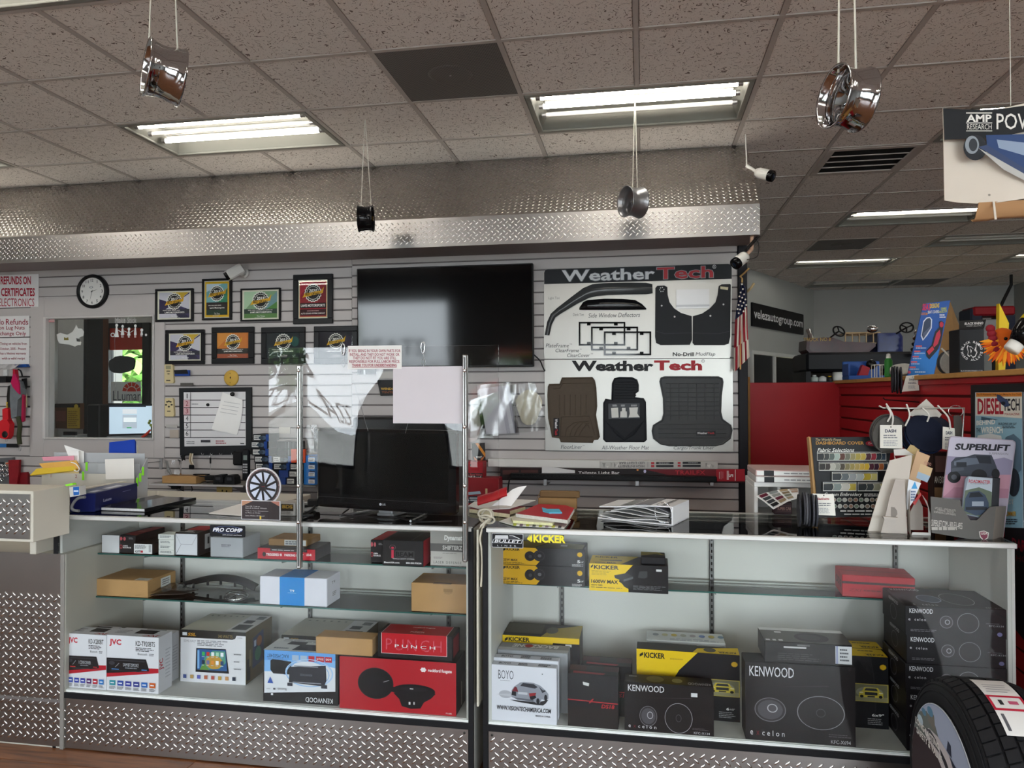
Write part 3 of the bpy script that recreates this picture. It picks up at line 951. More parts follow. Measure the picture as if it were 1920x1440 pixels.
kac=[('r',0,0,1,1,'#1b191b'),('p',[(.015,.16),(.015,1),(.965,1),(.965,.27)],'#d5d7dd'),('p',[(.015,.58),(.015,1),(.965,1),(.965,.72),(.5,.86),(.3,.60)],'#7fb0e2'),('p',[(.015,.80),(.015,1),(.965,1),(.965,.86)],'#5e9bdc'),('t','KENWOOD',.57,.035,.93,.13,'#d9d9dc',{'rot':1}),('t','KAC-M5024BT',.05,.86,.34,.93,'#262a35',{'rot':1}),('l',.06,.81,.33,.85,2,'#5a78a0'),('r',.39,.825,.48,.93,'#9fb4cc'),('r',.50,.825,.59,.93,'#9fb4cc'),('r',.61,.825,.69,.93,'#b3222f'),('r',.71,.825,.82,.93,'#b3222f'),('r',.83,.825,.92,.93,'#b3222f'),('t','600',.84,.86,.91,.90,'#efe9ea',{'rot':1}),('t','50x4',.72,.86,.81,.90,'#efe9ea',{'rot':1}),('e',.30,.66,.07,.12,'#4a86c4'),('p',[(.10,.62),(.10,.80),(.13,.83),(.38,.80),(.38,.55),(.14,.55)],'#151519'),('e',.24,.68,.13,.12,'#0e0e12'),('o',.62,.60,.32,.27,.06,'#a7c4e4'),('o',.60,.58,.29,.25,.04,'#8fb2da'),('p',[(.35,.40),(.36,.70),(.84,.76),(.85,.48),(.82,.36)],'#26262e'),('r',.42,.715,.74,.735,'#8d8e98'),('r',.40,.40,.78,.418,'#8d8e98'),('r',.33,.33,.40,.39,'#3a3a42'),('r',.78,.32,.86,.39,'#3a3a42'),('t','KENWOOD',.50,.54,.66,.58,'#777782',{'rot':1}),('p',[(.06,.36),(.14,.36),(.10,.49)],'#3556a6'),('t','Bluetooth',.20,.235,.32,.28,'#4b4b52',{'rot':1}),('r',.14,.24,.17,.27,'#55555c'),('l',.05,.24,.12,.26,1,'#88888e'),('r',.11,.13,.14,.17,'#d9d9dd')]
kt=[('r',0,0,1,1,'#d3d4d2'),('p',[(.36,.10),(.40,.60),(.8,.55),(.75,.1)],'#2c3038'),('p',[(.2,.55),(.22,.8),(.45,.8),(.45,.5)],'#33363c'),('l',.1,.75,.9,.95,2,'#8d9096'),('l',.1,.1,.32,.3,1,'#777a80')]
kac_o=carton('amplifier_carton','upside-down blue and white marine amplifier carton with water splash',494,634,1218,DECK,2.80,.14,'#1b191b',.01,front=kac,top=kt)
rf=[('r',0,0,1,1,'#a81c27'),('p',[(.03,.5),(.5,.5),(.5,0),(.03,0)],'#a81c27'),('e',.315,.52,.155,.30,'#0f0d10'),('o',.315,.52,.155,.30,.04,'#2a272b'),('e',.315,.50,.11,.2,'#141216'),('p',[(.40,.50),(.38,.42),(.50,.36),(.52,.46)],'#141216'),('e',.645,.43,.18,.12,'#121014'),('p',[(.47,.36),(.52,.25),(.54,.12),(.62,.08),(.70,.10),(.73,.22),(.79,.30),(.83,.40),(.60,.44)],'#161317'),('e',.645,.46,.12,.05,'#1d1a1e'),('r',.60,.16,.615,.21,'#d5d3d4'),('r',.64,.165,.652,.215,'#b9b7b8'),('r',.61,.455,.64,.47,'#d9d9da'),('p',[(.38,.56),(.43,.60),(.435,.59),(.385,.55)],'#8d8b8e'),('s',.725,.84,.028,.05,6,.75,'#e0d8da'),('t','rockford fosgate',.765,.79,.965,.87,'#efe8e9',{'b':.02}),('t','P1685',.915,.03,.965,.06,'#d9c3c5')]
rf_o=carton('speaker_carton','red speaker carton printed with two round black speakers',637,855,1230,DECK,2.79,.15,'#171417',front=rf,right=[('r',.45,.25,.85,.6,'#2c282b'),('r',.55,.05,.6,.5,'#c9c4bb')])
top_rf=DECK+rf_o['_h']
o=carton('cardboard_box','small plain cardboard box resting beside the amplifier carton',592,698,1191,top_rf+.001,2.80,.085,KRAFT,height=.068)
pn=[('r',.05,.18,.93,1,'#d9c4c6'),('r',.056,.195,.924,1,'#b3101f'),('t','PUNCH',.12,.36,.86,.80,'#b83244',{'b':-.012,'sp':1.2}),('t','PUNCH',.115,.33,.855,.77,'#c9606e',{'b':-.028,'sp':1.2}),('t','PUNCH',.235,.425,.775,.575,'#16080a',{'b':.02,'sp':1.5}),('t','PUNCH',.235,.44,.775,.565,'#efe6e7',{'sp':1.5}),('r',.4,.02,.6,.12,'#0f0f11')]
carton('amplifier_carton','black and red amplifier carton lettered PUNCH on the red speaker carton',708,848,1178,top_rf+.001,2.80,.12,'#18171a',front=pn,top=[('r',.05,0,.93,.93,'#d9c4c6'),('r',.056,0,.924,.91,'#9c1520'),('t','rockford fosgate',.40,.62,.70,.74,'#e3cfd1',{'b':.02}),('t','PUNCH',.42,.16,.6,.28,'#d9b4b8',{'b':.02}),('s',.52,.45,.05,.08,6,.75,'#46080e')],right=[('r',.12,.1,.85,.85,'#7c151e')],height=.098)
ZB=.596
carton('cardboard_box','shallow cardboard box with white label, left end of the middle shelf',180,277,1085,ZB,2.95,.20,KRAFT,front=[],top=[('r',.72,.03,.98,.22,'#d6d3cc'),('l',.75,.06,.92,.18,2,'#8d8d8d')],right=[('r',.45,.3,.8,.85,'#dcdcd8'),('l',.5,.4,.76,.78,3,'#77777a')])
carton('tv_box_carton','white carton with a wide blue band on the middle shelf',487,613,1080,ZB,2.95,.14,'#d7d7e2',front=[('r',.30,0,.67,1,'#1583cf'),('t','T9',.45,.48,.52,.56,'#f2f6fa',{'b':.03}),('l',.42,.43,.55,.455,1,'#8fc4ea')],top=[('r',.30,0,.67,1,'#1583cf')],right=[('t','T9',.35,.7,.6,.8,'#5d5d64'),('l',.4,.25,.7,.42,3,'#77777c')])
carton('cardboard_box','cardboard box with a punched tab slot at the right of the middle shelf',771,893,1092,ZB,2.955,.17,KRAFT,front=[('r',.34,.98,.62,1,'#6b5233'),('r',.50,.72,.64,.83,'#8b6b43'),('r',.52,.66,.53,.73,'#6b5233'),('r',.55,.64,.56,.73,'#6b5233'),('r',.58,.64,.59,.73,'#6b5233'),('r',.61,.66,.62,.73,'#6b5233'),('r',.49,.83,.65,.97,'#a98558')],top=[('r',.34,0,.62,.1,'#6b5233')])
b=MB();pts=spline([(0,0,.004),(.10,.05,.03),(.19,.065,.042),(.30,.055,.036),(.40,.02,.016)],6)
b.sheet([[p for p in pts],[p+Vector((0,.012,.016))for p in pts],[p+Vector((0,.04,.02))for p in pts]],M('#19191b',.5,0,.05),True,(0,.003,-.004))
tr=b.build('trim_bezel',None,'black plastic trim bezel with mounting tabs on the middle shelf','car part',loc=(pix(320,1110,Y=3.06).x,3.06,ZB+.001))
for k in(5,9,13,17,20):
 p=pts[k];q=MB();q.box(p.x-.006,p.y,p.z-.02,p.x+.006,p.y+.006,p.z+.004,M('#19191b',.5,0,.05),.002);q.build('mounting_tab',tr)
b=MB();gr=[]
for i in range(5):
 row=[]
 for j in range(9):
  row.append((j*.03-i*.006,i*.035,.004+.012*math.sin(j*.9+i)**2+.02*(j/8)))
 gr.append(row)
b.sheet(gr,BAG)
bag0=b.build('plastic_bag_part',None,'dark part in a glossy clear bag beside the shallow cardboard box','bag',loc=(pix(262,1124,Y=2.97).x,2.94,ZB+.004),rot=(0,0,.25))
q=MB();q.prism([(.01,.01),(.2,.02),(.24,.09),(.12,.12),(.02,.08)],.003,.006,M('#3b322d',.3,0,.1,40),'z');q.build('dark_part',bag0)
b=MB();b.lathe([(.034,0),(.048,.004),(.052,.011),(.047,.016),(.036,.012)],CHROME,28);em=b.build('chrome_emblem',None,'oval chrome emblem in clear wrap next to the blue-banded carton','emblem',loc=(pix(443,1108,Y=3.0).x,3.0,ZB+.006),rot=(.35,0,0));em.scale=(1.1,.7,1)
q=MB();q.tube([(-.045,0,.01),(0,.004,.016),(.045,0,.01)],.006,CHROME,8);q.tube([(-.02,-.03,.008),(.01,.03,.012)],.005,CHROME,8);q.build('emblem_bar',em)
q=MB();q.sheet([[(-.09+.045*j,-.05+.035*i,.003+.018*math.exp(-((j-2)**2+(i-1.5)**2)/3)+.003*((i*j)%2))for j in range(5)]for i in range(4)],BAG);q.build('clear_wrap',em)
ZA=.786
carton('small_carton','plain white carton end at the left of the top shelf',191,223,1003,ZA,2.965,.19,'#8f9092',front=[('r',0,0,1,1,'#c9c9cc')])
cam_f=[('e',.10,.80,.08,.10,'#b3515a'),('e',.32,.80,.08,.10,'#b3515a'),('o',.10,.36,.085,.11,.3,'#b8404c'),('t','CAMERA',.22,.38,.55,.44,'#e6e1e3',{'b':.03}),('t','SOURCE',.22,.28,.75,.35,'#e6e1e3',{'b':.03}),('l',.6,.78,.9,.88,2,'#8d888b')]
carton('camera_carton','black and red camera carton behind the white label carton',224,253,1003,ZA,2.966,.21,'#1b191c',front=cam_f,top=[('p',[(.1,.1),(1,0),(1,1),(.3,1)],'#a5252d'),('r',.3,.4,.8,.5,'#c96a62')])
carton('light_carton','low black carton with a white GTR label',250,286,1018,ZA,2.962,.15,'#201e1e',front=[('r',.03,.05,.97,.93,'#d8dadb'),('t','GTR',.08,.13,.5,.33,'#26262a',{'b':.04}),('p',[(.36,.13),(.5,.13),(.5,.33),(.40,.33)],'#b3303a'),('l',.08,.45,.7,.85,4,'#5d5f63'),('r',.80,.2,.92,.85,'#a9abad')])
for k in range(4):
 carton('adapter_box','small white adapter box, %s of the stack of four'%('bottom','second from bottom','third from bottom','top')[k],297-(1 if k==3 else 0),326,0,ZA+k*.0225,2.965+.002*(k%2),.07,'#d4d6d3',front=[('l',.12,.3,.9,.8,2,'#5f6568')],height=.022,group='stack of small white adapter boxes',bev=.001)
carton('lamp_carton','black carton with folded white end panel on the top shelf',328,371,998,ZA,2.962,.17,'#1d1c1e',front=[('r',.03,.04,.97,.94,'#cfd1d8'),('p',[(.03,.94),(.26,.50),(.25,.48),(.03,.9)],'#a9abb3'),('p',[(.97,.94),(.74,.50),(.75,.48),(.97,.9)],'#a9abb3'),('p',[(.26,.51),(.74,.51),(.74,.49),(.26,.49)],'#a2a4ac'),('p',[(.03,.06),(.26,.48),(.28,.48),(.06,.06)],'#8f9198')],top=[('r',.15,.35,.98,.98,'#9d1f2a'),('r',.05,.04,.8,.08,'#d8d8d8'),('l',.3,.1,.75,.3,2,'#cfcfd2')],right=[('r',.3,.2,.62,.85,'#a9aaac'),('r',.42,.4,.5,.7,'#3a3a3c')])
carton('steel_case_box','plain silver-grey box under the oval logo sticker',394,455,1007,ZA,2.965,.15,'#a3a6ab',front=[('t','BUDDY BOX',.35,.58,.64,.66,'#3a3b40',{'b':.02}),('l',.35,.51,.65,.56,1,'#55565a')])
tg=carton('parking_light_carton','flat red carton with white lettering on the top shelf',483,591,1026,ZA,2.962,.16,'#221c1e',front=[('r',0,.02,1,.96,'#b3202f'),('r',.22,.70,.86,.96,'#2a2224'),('l',.25,.76,.8,.88,1,'#c9bfc1'),('t','TRIGGERED IR',.15,.30,.43,.52,'#efe4e5',{'b':.03}),('t','PARKING LIGHT',.47,.30,.80,.52,'#efe4e5',{'b':.03}),('e',.115,.42,.03,.2,'#26191b'),('t','LED-IR',.85,.4,.94,.6,'#efe4e5',{'b':.03})])
carton('cardboard_box','flat brown box with barcode label lying on the red carton',503,575,0,ZA+tg['_h']+.001,3.0,.14,KRAFT_D,height=.03,front=[('r',.42,.1,.98,.9,'#b6b6b4'),('l',.45,.2,.95,.8,2,'#66676a',.6)])
carton('camera_carton','black and red camera carton half hidden behind the vehicle safety carton',695,720,1012,ZA,2.972,.2,'#1b191c',front=cam_f,top=[('r',.1,0,1,1,'#a5252d')])
carton('safety_carton','large black carton lettered BEAM with red side on the top shelf',717,794,1012,ZA,2.93,.19,'#1e1d20',front=[('r',.22,.30,.28,.62,'#c2304a'),('e',.25,.70,.035,.045,'#c2304a'),('o',.25,.72,.08,.10,.2,'#5d4a50'),('r',.31,.34,.78,.60,'#3c3b3e'),('t','BEAM',.33,.37,.76,.56,'#141316',{'b':.03}),('t','VEHICLE SAFETY SYSTEMS',.25,.26,.78,.31,'#cfcdd0'),('t','iBeamUSA.com',.04,.10,.42,.165,'#e6e4e6',{'b':.03}),('t','800.253.TECH',.58,.10,.95,.165,'#e6e4e6',{'b':.03})],top=[('r',.02,0,.06,1,'#3a383b'),('r',.7,.02,.72,.9,'#55535a')],right=[('r',0,0,1,1,'#a3182a'),('r',.5,.2,.9,.26,'#d9c4c8')])
carton('laser_carton','grey and white carton lettered SHIFTERZ and LASER DEFENSE',807,884,993,ZA,2.965,.17,'#b9b5b0',front=[('r',0,.62,1,1,'#9b9894'),('r',0,.40,1,.62,'#605e5d'),('t','Dynamat',.34,.68,.78,.86,'#f0efee',{'b':.045,'s':.1}),('t','SHIFTERZ',.30,.45,.78,.57,'#d9d6d2',{'b':.015}),('t','LASER DEFENSE',.08,.06,.76,.13,'#4a4846',{'sp':1.3}),('l',.3,.34,.76,.37,1,'#8d8986'),('l',.08,.19,.35,.25,2,'#8a7f7f'),('r',.0,.0,1,.02,'#8b8682')])
b=MB();b.art(frame((pix(394,1005,Y=CY0).x,CY0-.0015,pix(394,1005,Y=CY0).z),(1,0,0),(0,0,1)),.157,.046,[('p',[(x/.157,z/.046)for x,z in rrect(0,0,.157,.046,.005)],'#0d0d12'),('o',.5,.60,.42,.33,.10,'#5a668f'),('e',.5,.58,.38,.28,'#161a2c'),('t','PRO COMP',.08,.42,.92,.76,'#f0f2f8',{'b':.03,'s':.3}),('t','OFF-ROAD NATION',.36,.10,.9,.20,'#c9ccd6',{'b':.01,'s':.2})])
b.build('logo_sticker',None,'black oval-logo sticker on the left case glass above the silver box','sticker')
ZC=.706
def kicker_row(y0=0.,big=False):
 return[('r',0,0,1,1,'#121116'),('p',[(0,.02),(0,1),(.42,1),(.52,.5),(.43,.02)],'#c99a12'),('p',[(.02,.74),(.065,.82),(.065,.95),(.02,.86)],'#15130f'),('t','KICKER',.075,.80,.235,.96,'#15130f',{'b':.03}),('t','225W MAX',.02,.20,.21,.34,'#2b2313',{'b':.025}),('l',.02,.05,.3,.16,2,'#4a3a12'),('e',.355,.52,.062,.28,'#17161a'),('e',.36,.5,.02,.09,'#3a393e'),('e',.47,.56,.075,.32,'#1b1a1e'),('o',.47,.56,.06,.26,.1,'#333238'),('e',.47,.56,.022,.09,'#5b5a5f'),('s',.94,.70,.034,.15,12,.8,'#d0a516'),('t','5',.91,.22,.945,.38,'#e6e4e2',{'b':.03}),('t','1/4"',.95,.24,.985,.33,'#e6e4e2'),('l',.85,.02,.985,.16,3,'#b9b7b8')]
kg='black and yellow speaker cartons in the right case'
k1=carton('speaker_carton','yellow and black speaker carton, lower of the two on the upper shelf',938,1097,1058,ZC,3.03,.15,'#141317',front=kicker_row(),group=kg)
k2=carton('speaker_carton','yellow and black speaker carton, upper of the two on the upper shelf',938,1097,1025,ZC+k1['_h']+.001,3.03,.15,'#141317',front=kicker_row(),top=[('p',[(.4,0),(.97,0),(.98,.6),(.6,.9)],'#6a6750'),('r',.70,.3,.78,.5,'#c9c8c4'),('p',[(.05,.1),(.4,.05),(.55,.8),(.2,.9)],'#8a7420')],group=kg)
yk=[('r',0,0,1,1,'#131217'),('p',[(0,0),(0,1),(.56,1),(.43,.6),(.36,.32),(.50,.12),(.50,0)],'#e0bd12'),('p',[(0,.0),(.5,0),(.42,.3),(.36,.42),(.56,1),(0,1)],'#e0bd12'),('p',[(.02,.82),(.05,.90),(.05,.97),(.02,.90)],'#15130f'),('t','KICKER',.06,.80,.38,.95,'#15130f',{'b':.035}),('l',.03,.58,.28,.76,4,'#8a7a2a',.3),('t','1600W MAX',.025,.28,.37,.42,'#1a1710',{'b':.035}),('t','800W RMS',.025,.19,.17,.24,'#2b2614',{'b':.02}),('l',.02,.11,.5,.15,1,'#2b2614'),('p',[(.32,.60),(.48,.70),(.56,.58),(.56,.48),(.44,.38),(.33,.50)],'#2c2d30'),('p',[(.44,.38),(.56,.50),(.56,.58),(.44,.46)],'#55575a'),('p',[(.62,.55),(.64,.78),(.74,.80),(.74,.58),(.70,.53)],'#3a3c3f'),('r',.85,.80,.92,.88,'#cfcfd1'),('l',.56,.10,.97,.27,4,'#77777c',.35)]
k3=carton('amplifier_carton','bright yellow and black amplifier carton lettered 1600W MAX',1105,1253,1056,ZC,2.985,.15,'#141317',-.02,front=yk,top=[('p',[(0,0),(0,1),(.62,1),(.4,0)],'#d3b21a'),('t','KICKER',.05,.72,.35,.9,'#3a3312',{'b':.02}),('p',[(.1,.45),(.4,.5),(.42,.38),(.15,.38)],'#5d5a2c'),('t','1600W MAX',.05,.06,.34,.2,'#2b2614',{'b':.02})],group=kg)
carton('small_carton','small yellow and black box sitting on the bright yellow amplifier carton',1202,1248,0,ZC+k3['_h']+.001,3.0,.09,'#15151b',height=.03,top=[('p',[(0,.2),(0,1),(.7,1),(.98,.4),(.6,.5)],'#9a8a2a'),('p',[(.3,.4),(.7,.7),(.8,.6)],'#3a3620')])
carton('amplifier_carton','red amplifier carton with black band on the upper shelf of the right case',1579,1716,1077,ZC,3.06,.16,'#a3242e',-.08,front=[('r',0,.60,1,.70,'#2a0c10'),('t','ZXI-',.09,.26,.3,.38,'#6d1a22',{'s':.2}),('l',.3,.26,.62,.38,1,'#6d1a22')],top=[('r',0,.46,1,.49,'#4d1116'),('r',.78,.90,.86,.96,'#d9a4a8')],left=[('t','DS18',.18,.34,.9,.7,'#4a1116',{'b':.03,'s':.15})])
boyo=[('r',0,0,1,1,'#cfcfd8'),('t','BOYO',.13,.75,.36,.91,'#3f4048',{'b':-.005}),('l',.16,.71,.34,.735,1,'#9a9aa2'),('e',.79,.885,.008,.01,'#2a2a30'),('e',.24,.48,.10,.07,'#a5a5ad'),('p',[(.10,.47),(.32,.44),(.32,.50)],'#b3b3bb'),('p',[(.30,.39),(.42,.36),(.70,.33),(.80,.33),(.84,.37),(.88,.44),(.72,.38)],'#2b2a2e'),('p',[(.33,.44),(.33,.56),(.37,.63),(.46,.71),(.52,.725),(.66,.72),(.76,.68),(.84,.60),(.88,.54),(.88,.46),(.84,.42),(.78,.44),(.75,.36),(.70,.36),(.68,.38),(.42,.40)],'#8b8d98'),('p',[(.46,.65),(.50,.705),(.66,.70),(.72,.65),(.68,.62)],'#33343c'),('p',[(.74,.66),(.80,.60),(.83,.58),(.79,.55)],'#3a3b43'),('p',[(.34,.55),(.43,.54),(.41,.62),(.38,.63)],'#6e2530'),('p',[(.59,.53),(.70,.55),(.69,.50),(.60,.47)],'#8a2b30'),('p',[(.33,.48),(.40,.46),(.40,.54),(.34,.55)],'#25242a'),('p',[(.62,.40),(.70,.46),(.69,.50),(.60,.47)],'#201f25'),('r',.43,.50,.57,.54,'#b9bac3'),('e',.84,.47,.022,.06,'#26262c'),('e',.725,.40,.025,.055,'#26262c'),('e',.82,.59,.018,.015,'#26262c'),('p',[(.36,.44),(.66,.42),(.66,.39),(.42,.40)],'#62636d'),('t','WWW.VISIONTECHAMERICA.COM',.11,.20,.92,.28,'#26262b',{'b':.02,'s':.2}),('t','MADE IN CHINA',.69,.125,.91,.155,'#46464c',{'b':.015})]
bt=[('t','BOYO',.12,.3,.3,.75,'#33343a',{'b':.02,'s':.2}),('l',.42,.2,.58,.8,2,'#2b2c32',.6),('l',.72,.2,.9,.8,2,'#2b2c32',.6)]
o1=carton('backup_camera_carton','white carton printed with a silver sports car, nearest the glass',918,1043,1245,DECK,2.785,.042,'#cfcfd8',-.02,front=boyo,top=bt,group='white car-printed cartons')
o2=carton('backup_camera_carton','white carton directly behind the one printed with a silver car',923,1047,1232,DECK,2.83,.042,'#cfcfd8',-.02,top=bt,group='white car-printed cartons')
carton('sensor_carton','silver and grey carton standing behind the white car-printed cartons',932,1064,1217,DECK,2.89,.09,'#8b8c90',-.02,top=[('t','BACKZONE',.18,.45,.85,.85,'#d9d9dc',{'rot':1,'b':.03,'s':.2}),('e',.42,.65,.06,.2,'#a3303c'),('r',0,0,1,.35,'#b4b5ba')],right=[('r',.1,.1,.9,.2,'#3a3a3e'),('r',.2,.4,.8,.6,'#2c2c30')])
carton('speaker_carton','yellow-banded speaker carton at the back left corner of the deck',942,1086,1190,DECK,3.0,.17,'#2a281e',front=[('r',0,0,1,1,'#131217'),('p',[(0,.2),(0,1),(1,1),(1,.91),(.66,.91),(.55,.5)],'#d3b015'),('p',[(.03,.90),(.07,.93),(.07,.975),(.03,.94)],'#15130f'),('t','KICKER',.08,.905,.36,.975,'#15130f',{'b':.035}),('r',.82,.86,.9,.9,'#cfcfd1')],top=[('p',[(.5,0),(1,0),(1,1),(.6,.6)],'#a38f26'),('r',0,.2,.5,1,'#4a4636'),('e',.62,.5,.08,.25,'#55533f')],group=kg)
ds=[('r',0,0,1,1,'#141216'),('r',0,0,1,.38,'#1c1413'),('p',[(0,.515),(.45,.505),(.50,.55),(.52,.545),(.49,.50),(1,.49),(1,.47),(.47,.48),(.44,.455),(.42,.46),(.44,.487),(0,.495)],'#a82a30'),('t','DS18',.67,.38,.93,.455,'#b3262d',{'b':.02,'s':.15}),('p',[(.30,.86),(.43,.835),(.42,.78),(.31,.80)],'#d3d3d1')]
dt=[('p',[(.1,.1),(.7,.05),(.75,.2),(.1,.3)],'#8a2630'),('r',.0,.4,1,.9,'#3c1a1e'),('r',.35,.4,.7,.85,'#2b2526')]
carton('tweeter_carton','black carton with a thin red line, nearest the glass',1064,1158,1262,DECK,2.785,.10,'#171216',-.02,front=ds,top=dt,group='black and red cartons')
carton('tweeter_carton','black carton with a thin red line, behind the other one',1089,1183,1245,DECK,2.90,.10,'#171216',-.02,front=ds,top=dt,group='black and red cartons')
def kenwood(model,oval=False):
 r1=(.27,.32,.10,.21)if not oval else(.23,.40,.145,.155)
 r2=(.61,.32,.155,.31)if not oval else(.69,.40,.215,.215)
 return[('r',0,0,1,1,'#161012'),('t','KENWOOD',.04,.82,.45,.95,'#cfccd0',{'b':.004}),('p',[(.29,.70),(.76,.75),(.76,.74)],'#3a3236'),('e',r1[0],r1[1],r1[2],r1[3],'#2b2729'),('e',r1[0],r1[1],r1[2]*.8,r1[3]*.8,'#4a464b'),('o',r1[0],r1[1],r1[2],r1[3],.06,'#6a666b'),('o',r1[0]+.02,r1[1]+.02,r1[2]*.33,r1[3]*.36,.2,'#a9a5aa'),('e',r2[0],r2[1],r2[2],r2[3],'#1d1819'),('o',r2[0],r2[1],r2[2],r2[3],.035,'#8f8b90'),('o',r2[0],r2[1],r2[2]*.2,r2[3]*.25,.15,'#4a464a'),('t','e',.045,.065,.07,.12,'#d3cfd2'),('t','x',.10,.065,.13,.12,'#6d1a22'),('t','celon',.155,.065,.36,.135,'#d3cfd2',{'sp':1.6}),('l',.76,.10,.96,.15,2,'#5d5559',.3),('t',model,.78,.025,.955,.07,'#b3afb3')]
k134=kenwood('KFC-X134')
carton('speaker_carton','black speaker carton with two silver-ringed speakers, left of the taller one',1170,1337,1278,DECK,2.785,.085,'#171214',front=k134+[('r',.75,.78,.82,.86,'#c9c9cb')],top=[('e',.35,.5,.1,.35,'#55523a'),('e',.6,.45,.06,.25,'#6d6a50'),('t','KENWOOD',.72,.1,.97,.35,'#b9b5b8',{'rot':1}),('l',.05,.6,.15,.8,1,'#8a8a8c')])
kb=[('r',0,0,1,1,'#121116'),('p',[(0,.28),(0,1),(.60,1),(.42,.72),(.38,.62),(.38,.28)],'#d9b50f'),('p',[(.03,.88),(.065,.91),(.065,.955),(.03,.92)],'#15130f'),('t','KICKER',.075,.87,.28,.955,'#15130f',{'b':.035}),('l',.33,.86,.46,.9,1,'#b3941a'),('s',.95,.86,.034,.042,12,.8,'#d0a516'),('r',.62,.37,1,.62,'#b3a04a'),('r',.63,.38,.99,.61,'#6f6c52'),('r',.63,.38,.99,.44,'#8d8763'),('e',.82,.50,.13,.08,'#8a8878'),('p',[(.72,.43),(.72,.50),(.75,.52),(.77,.57),(.90,.57),(.92,.52),(.95,.50),(.95,.43)],'#c9b440'),('p',[(.77,.525),(.785,.56),(.885,.56),(.90,.525)],'#33363a'),('r',.775,.465,.895,.505,'#2a2c2e'),('r',.80,.435,.87,.455,'#3a3a34'),('e',.745,.445,.018,.02,'#1e1e1e'),('e',.925,.445,.018,.02,'#1e1e1e'),('r',.725,.49,.76,.505,'#e6dfae'),('r',.91,.49,.945,.505,'#e6dfae'),('l',.80,.05,.97,.15,4,'#9a989a',.35)]
ktp=[('p',[(.55,0),(1,0),(1,1),(.6,.6)],'#d3b015'),('p',[(0,0),(.55,0),(.6,1),(0,1)],'#2f2d2c'),('e',.72,.45,.06,.3,'#46443a'),('t','KICKER',.80,.1,.97,.35,'#2b2614',{'rot':1,'b':.03})]
carton('speaker_carton','large yellow and black speaker carton with a truck picture and handwritten price',1193,1386,1216,DECK,2.93,.08,'#1b1a17',-.03,front=kb+[('t','6',.87,.17,.90,.21,'#e6e4e2',{'b':.03}),('t','1/2"',.91,.175,.95,.20,'#e6e4e2')],top=ktp,group=kg)
carton('accessory_carton','white carton with a row of coloured ovals behind the large yellow carton',1212,1360,1199,DECK,3.07,.12,'#c9cbcb',front=[],top=[('l',.3,.05,.95,.3,2,'#9aa0aa')]+[('e',.12+.12*k,.6,.04,.14,('#8d9296','#b9b48c','#c9b05a','#a8a59a','#a29a9c','#6f86b8','#c4b26a','#7d93a8')[k])for k in range(8)])
k694=carton('speaker_carton','tall black speaker carton with oval speakers in front of the right case glass',1396,1602,1240,DECK,2.785,.10,'#171214',front=kenwood('KFC-X694',True),left=[('l',.2,.5,.6,.9,3,'#3a3436')])
carton('subwoofer_carton','flat grey speaker carton with barcode label lying on the tall black carton',1433,1597,0,DECK+k694['_h']+.001,2.79,.16,'#1f1d1e',height=.075,front=[('r',.22,.72,.48,.80,'#b9b5b6'),('t','REFERENCE',.38,.84,.52,.91,'#8d898a',{'b':.02}),('l',.15,.12,.66,.5,4,'#4a4647',.3),('r',.81,.1,.995,.93,'#c9c9cc'),('r',.815,.1,.84,.93,'#9094b0'),('l',.86,.2,.97,.85,4,'#55565c',.45)],top=[('r',0,.8,1,1,'#c9cacb'),('r',0,0,1,.8,'#5d5c5a'),('e',.58,.38,.20,.33,'#3c3a3c'),('e',.56,.40,.13,.2,'#4b494b'),('r',.02,.05,.07,.15,'#cfcfcf'),('r',.10,.05,.14,.15,'#cfcfcf'),('r',.17,.05,.22,.15,'#cfcfcf'),('r',.17,.62,.25,.72,'#cfcfcf')])
for k in range(2):
 carton('speaker_carton','yellow-topped six by nine speaker carton, %s of the pair beside the black stack'%('front','rear')[k],1470-12*k,1664-10*k,1212,DECK,2.95+.09*k,.085,'#15141a',front=kb+[('t','6x9"',.84,.17,.955,.21,'#e6e4e2',{'b':.02})],top=ktp[:1]+[('p',[(0,0),(1,0),(1,1),(0,1)],'#d3b015'),('e',.6,.45,.08,.4,'#3a3830'),('t','KICKER',.80,.1,.97,.35,'#2b2614',{'rot':1,'b':.03}),('l',.75,.6,.95,.8,1,'#4a4218')],group=kg,height=.265)
krow=[('r',0,0,1,1,'#151014'),('t','KENWOOD',.04,.76,.27,.92,'#c9c6ca',{'b':.004}),('t','e',.03,.50,.05,.57,'#c4c0c4'),('t','celon',.09,.50,.20,.59,'#c4c0c4',{'sp':1.4}),('l',.05,.12,.32,.22,2,'#6a676c',.35),('e',.40,.50,.065,.22,'#2c282b'),('o',.40,.50,.065,.22,.12,'#5f5b60'),('o',.41,.5,.025,.09,.3,'#8f8b90'),('e',.61,.50,.10,.33,'#1b1618'),('o',.61,.50,.105,.34,.04,'#8b878c'),('l',.78,.50,.95,.53,1,'#6a676c'),('t','KFC-X134',.81,.41,.95,.47,'#9a969a'),('e',.91,.16,.025,.07,'#6a648a')]
zz=DECK
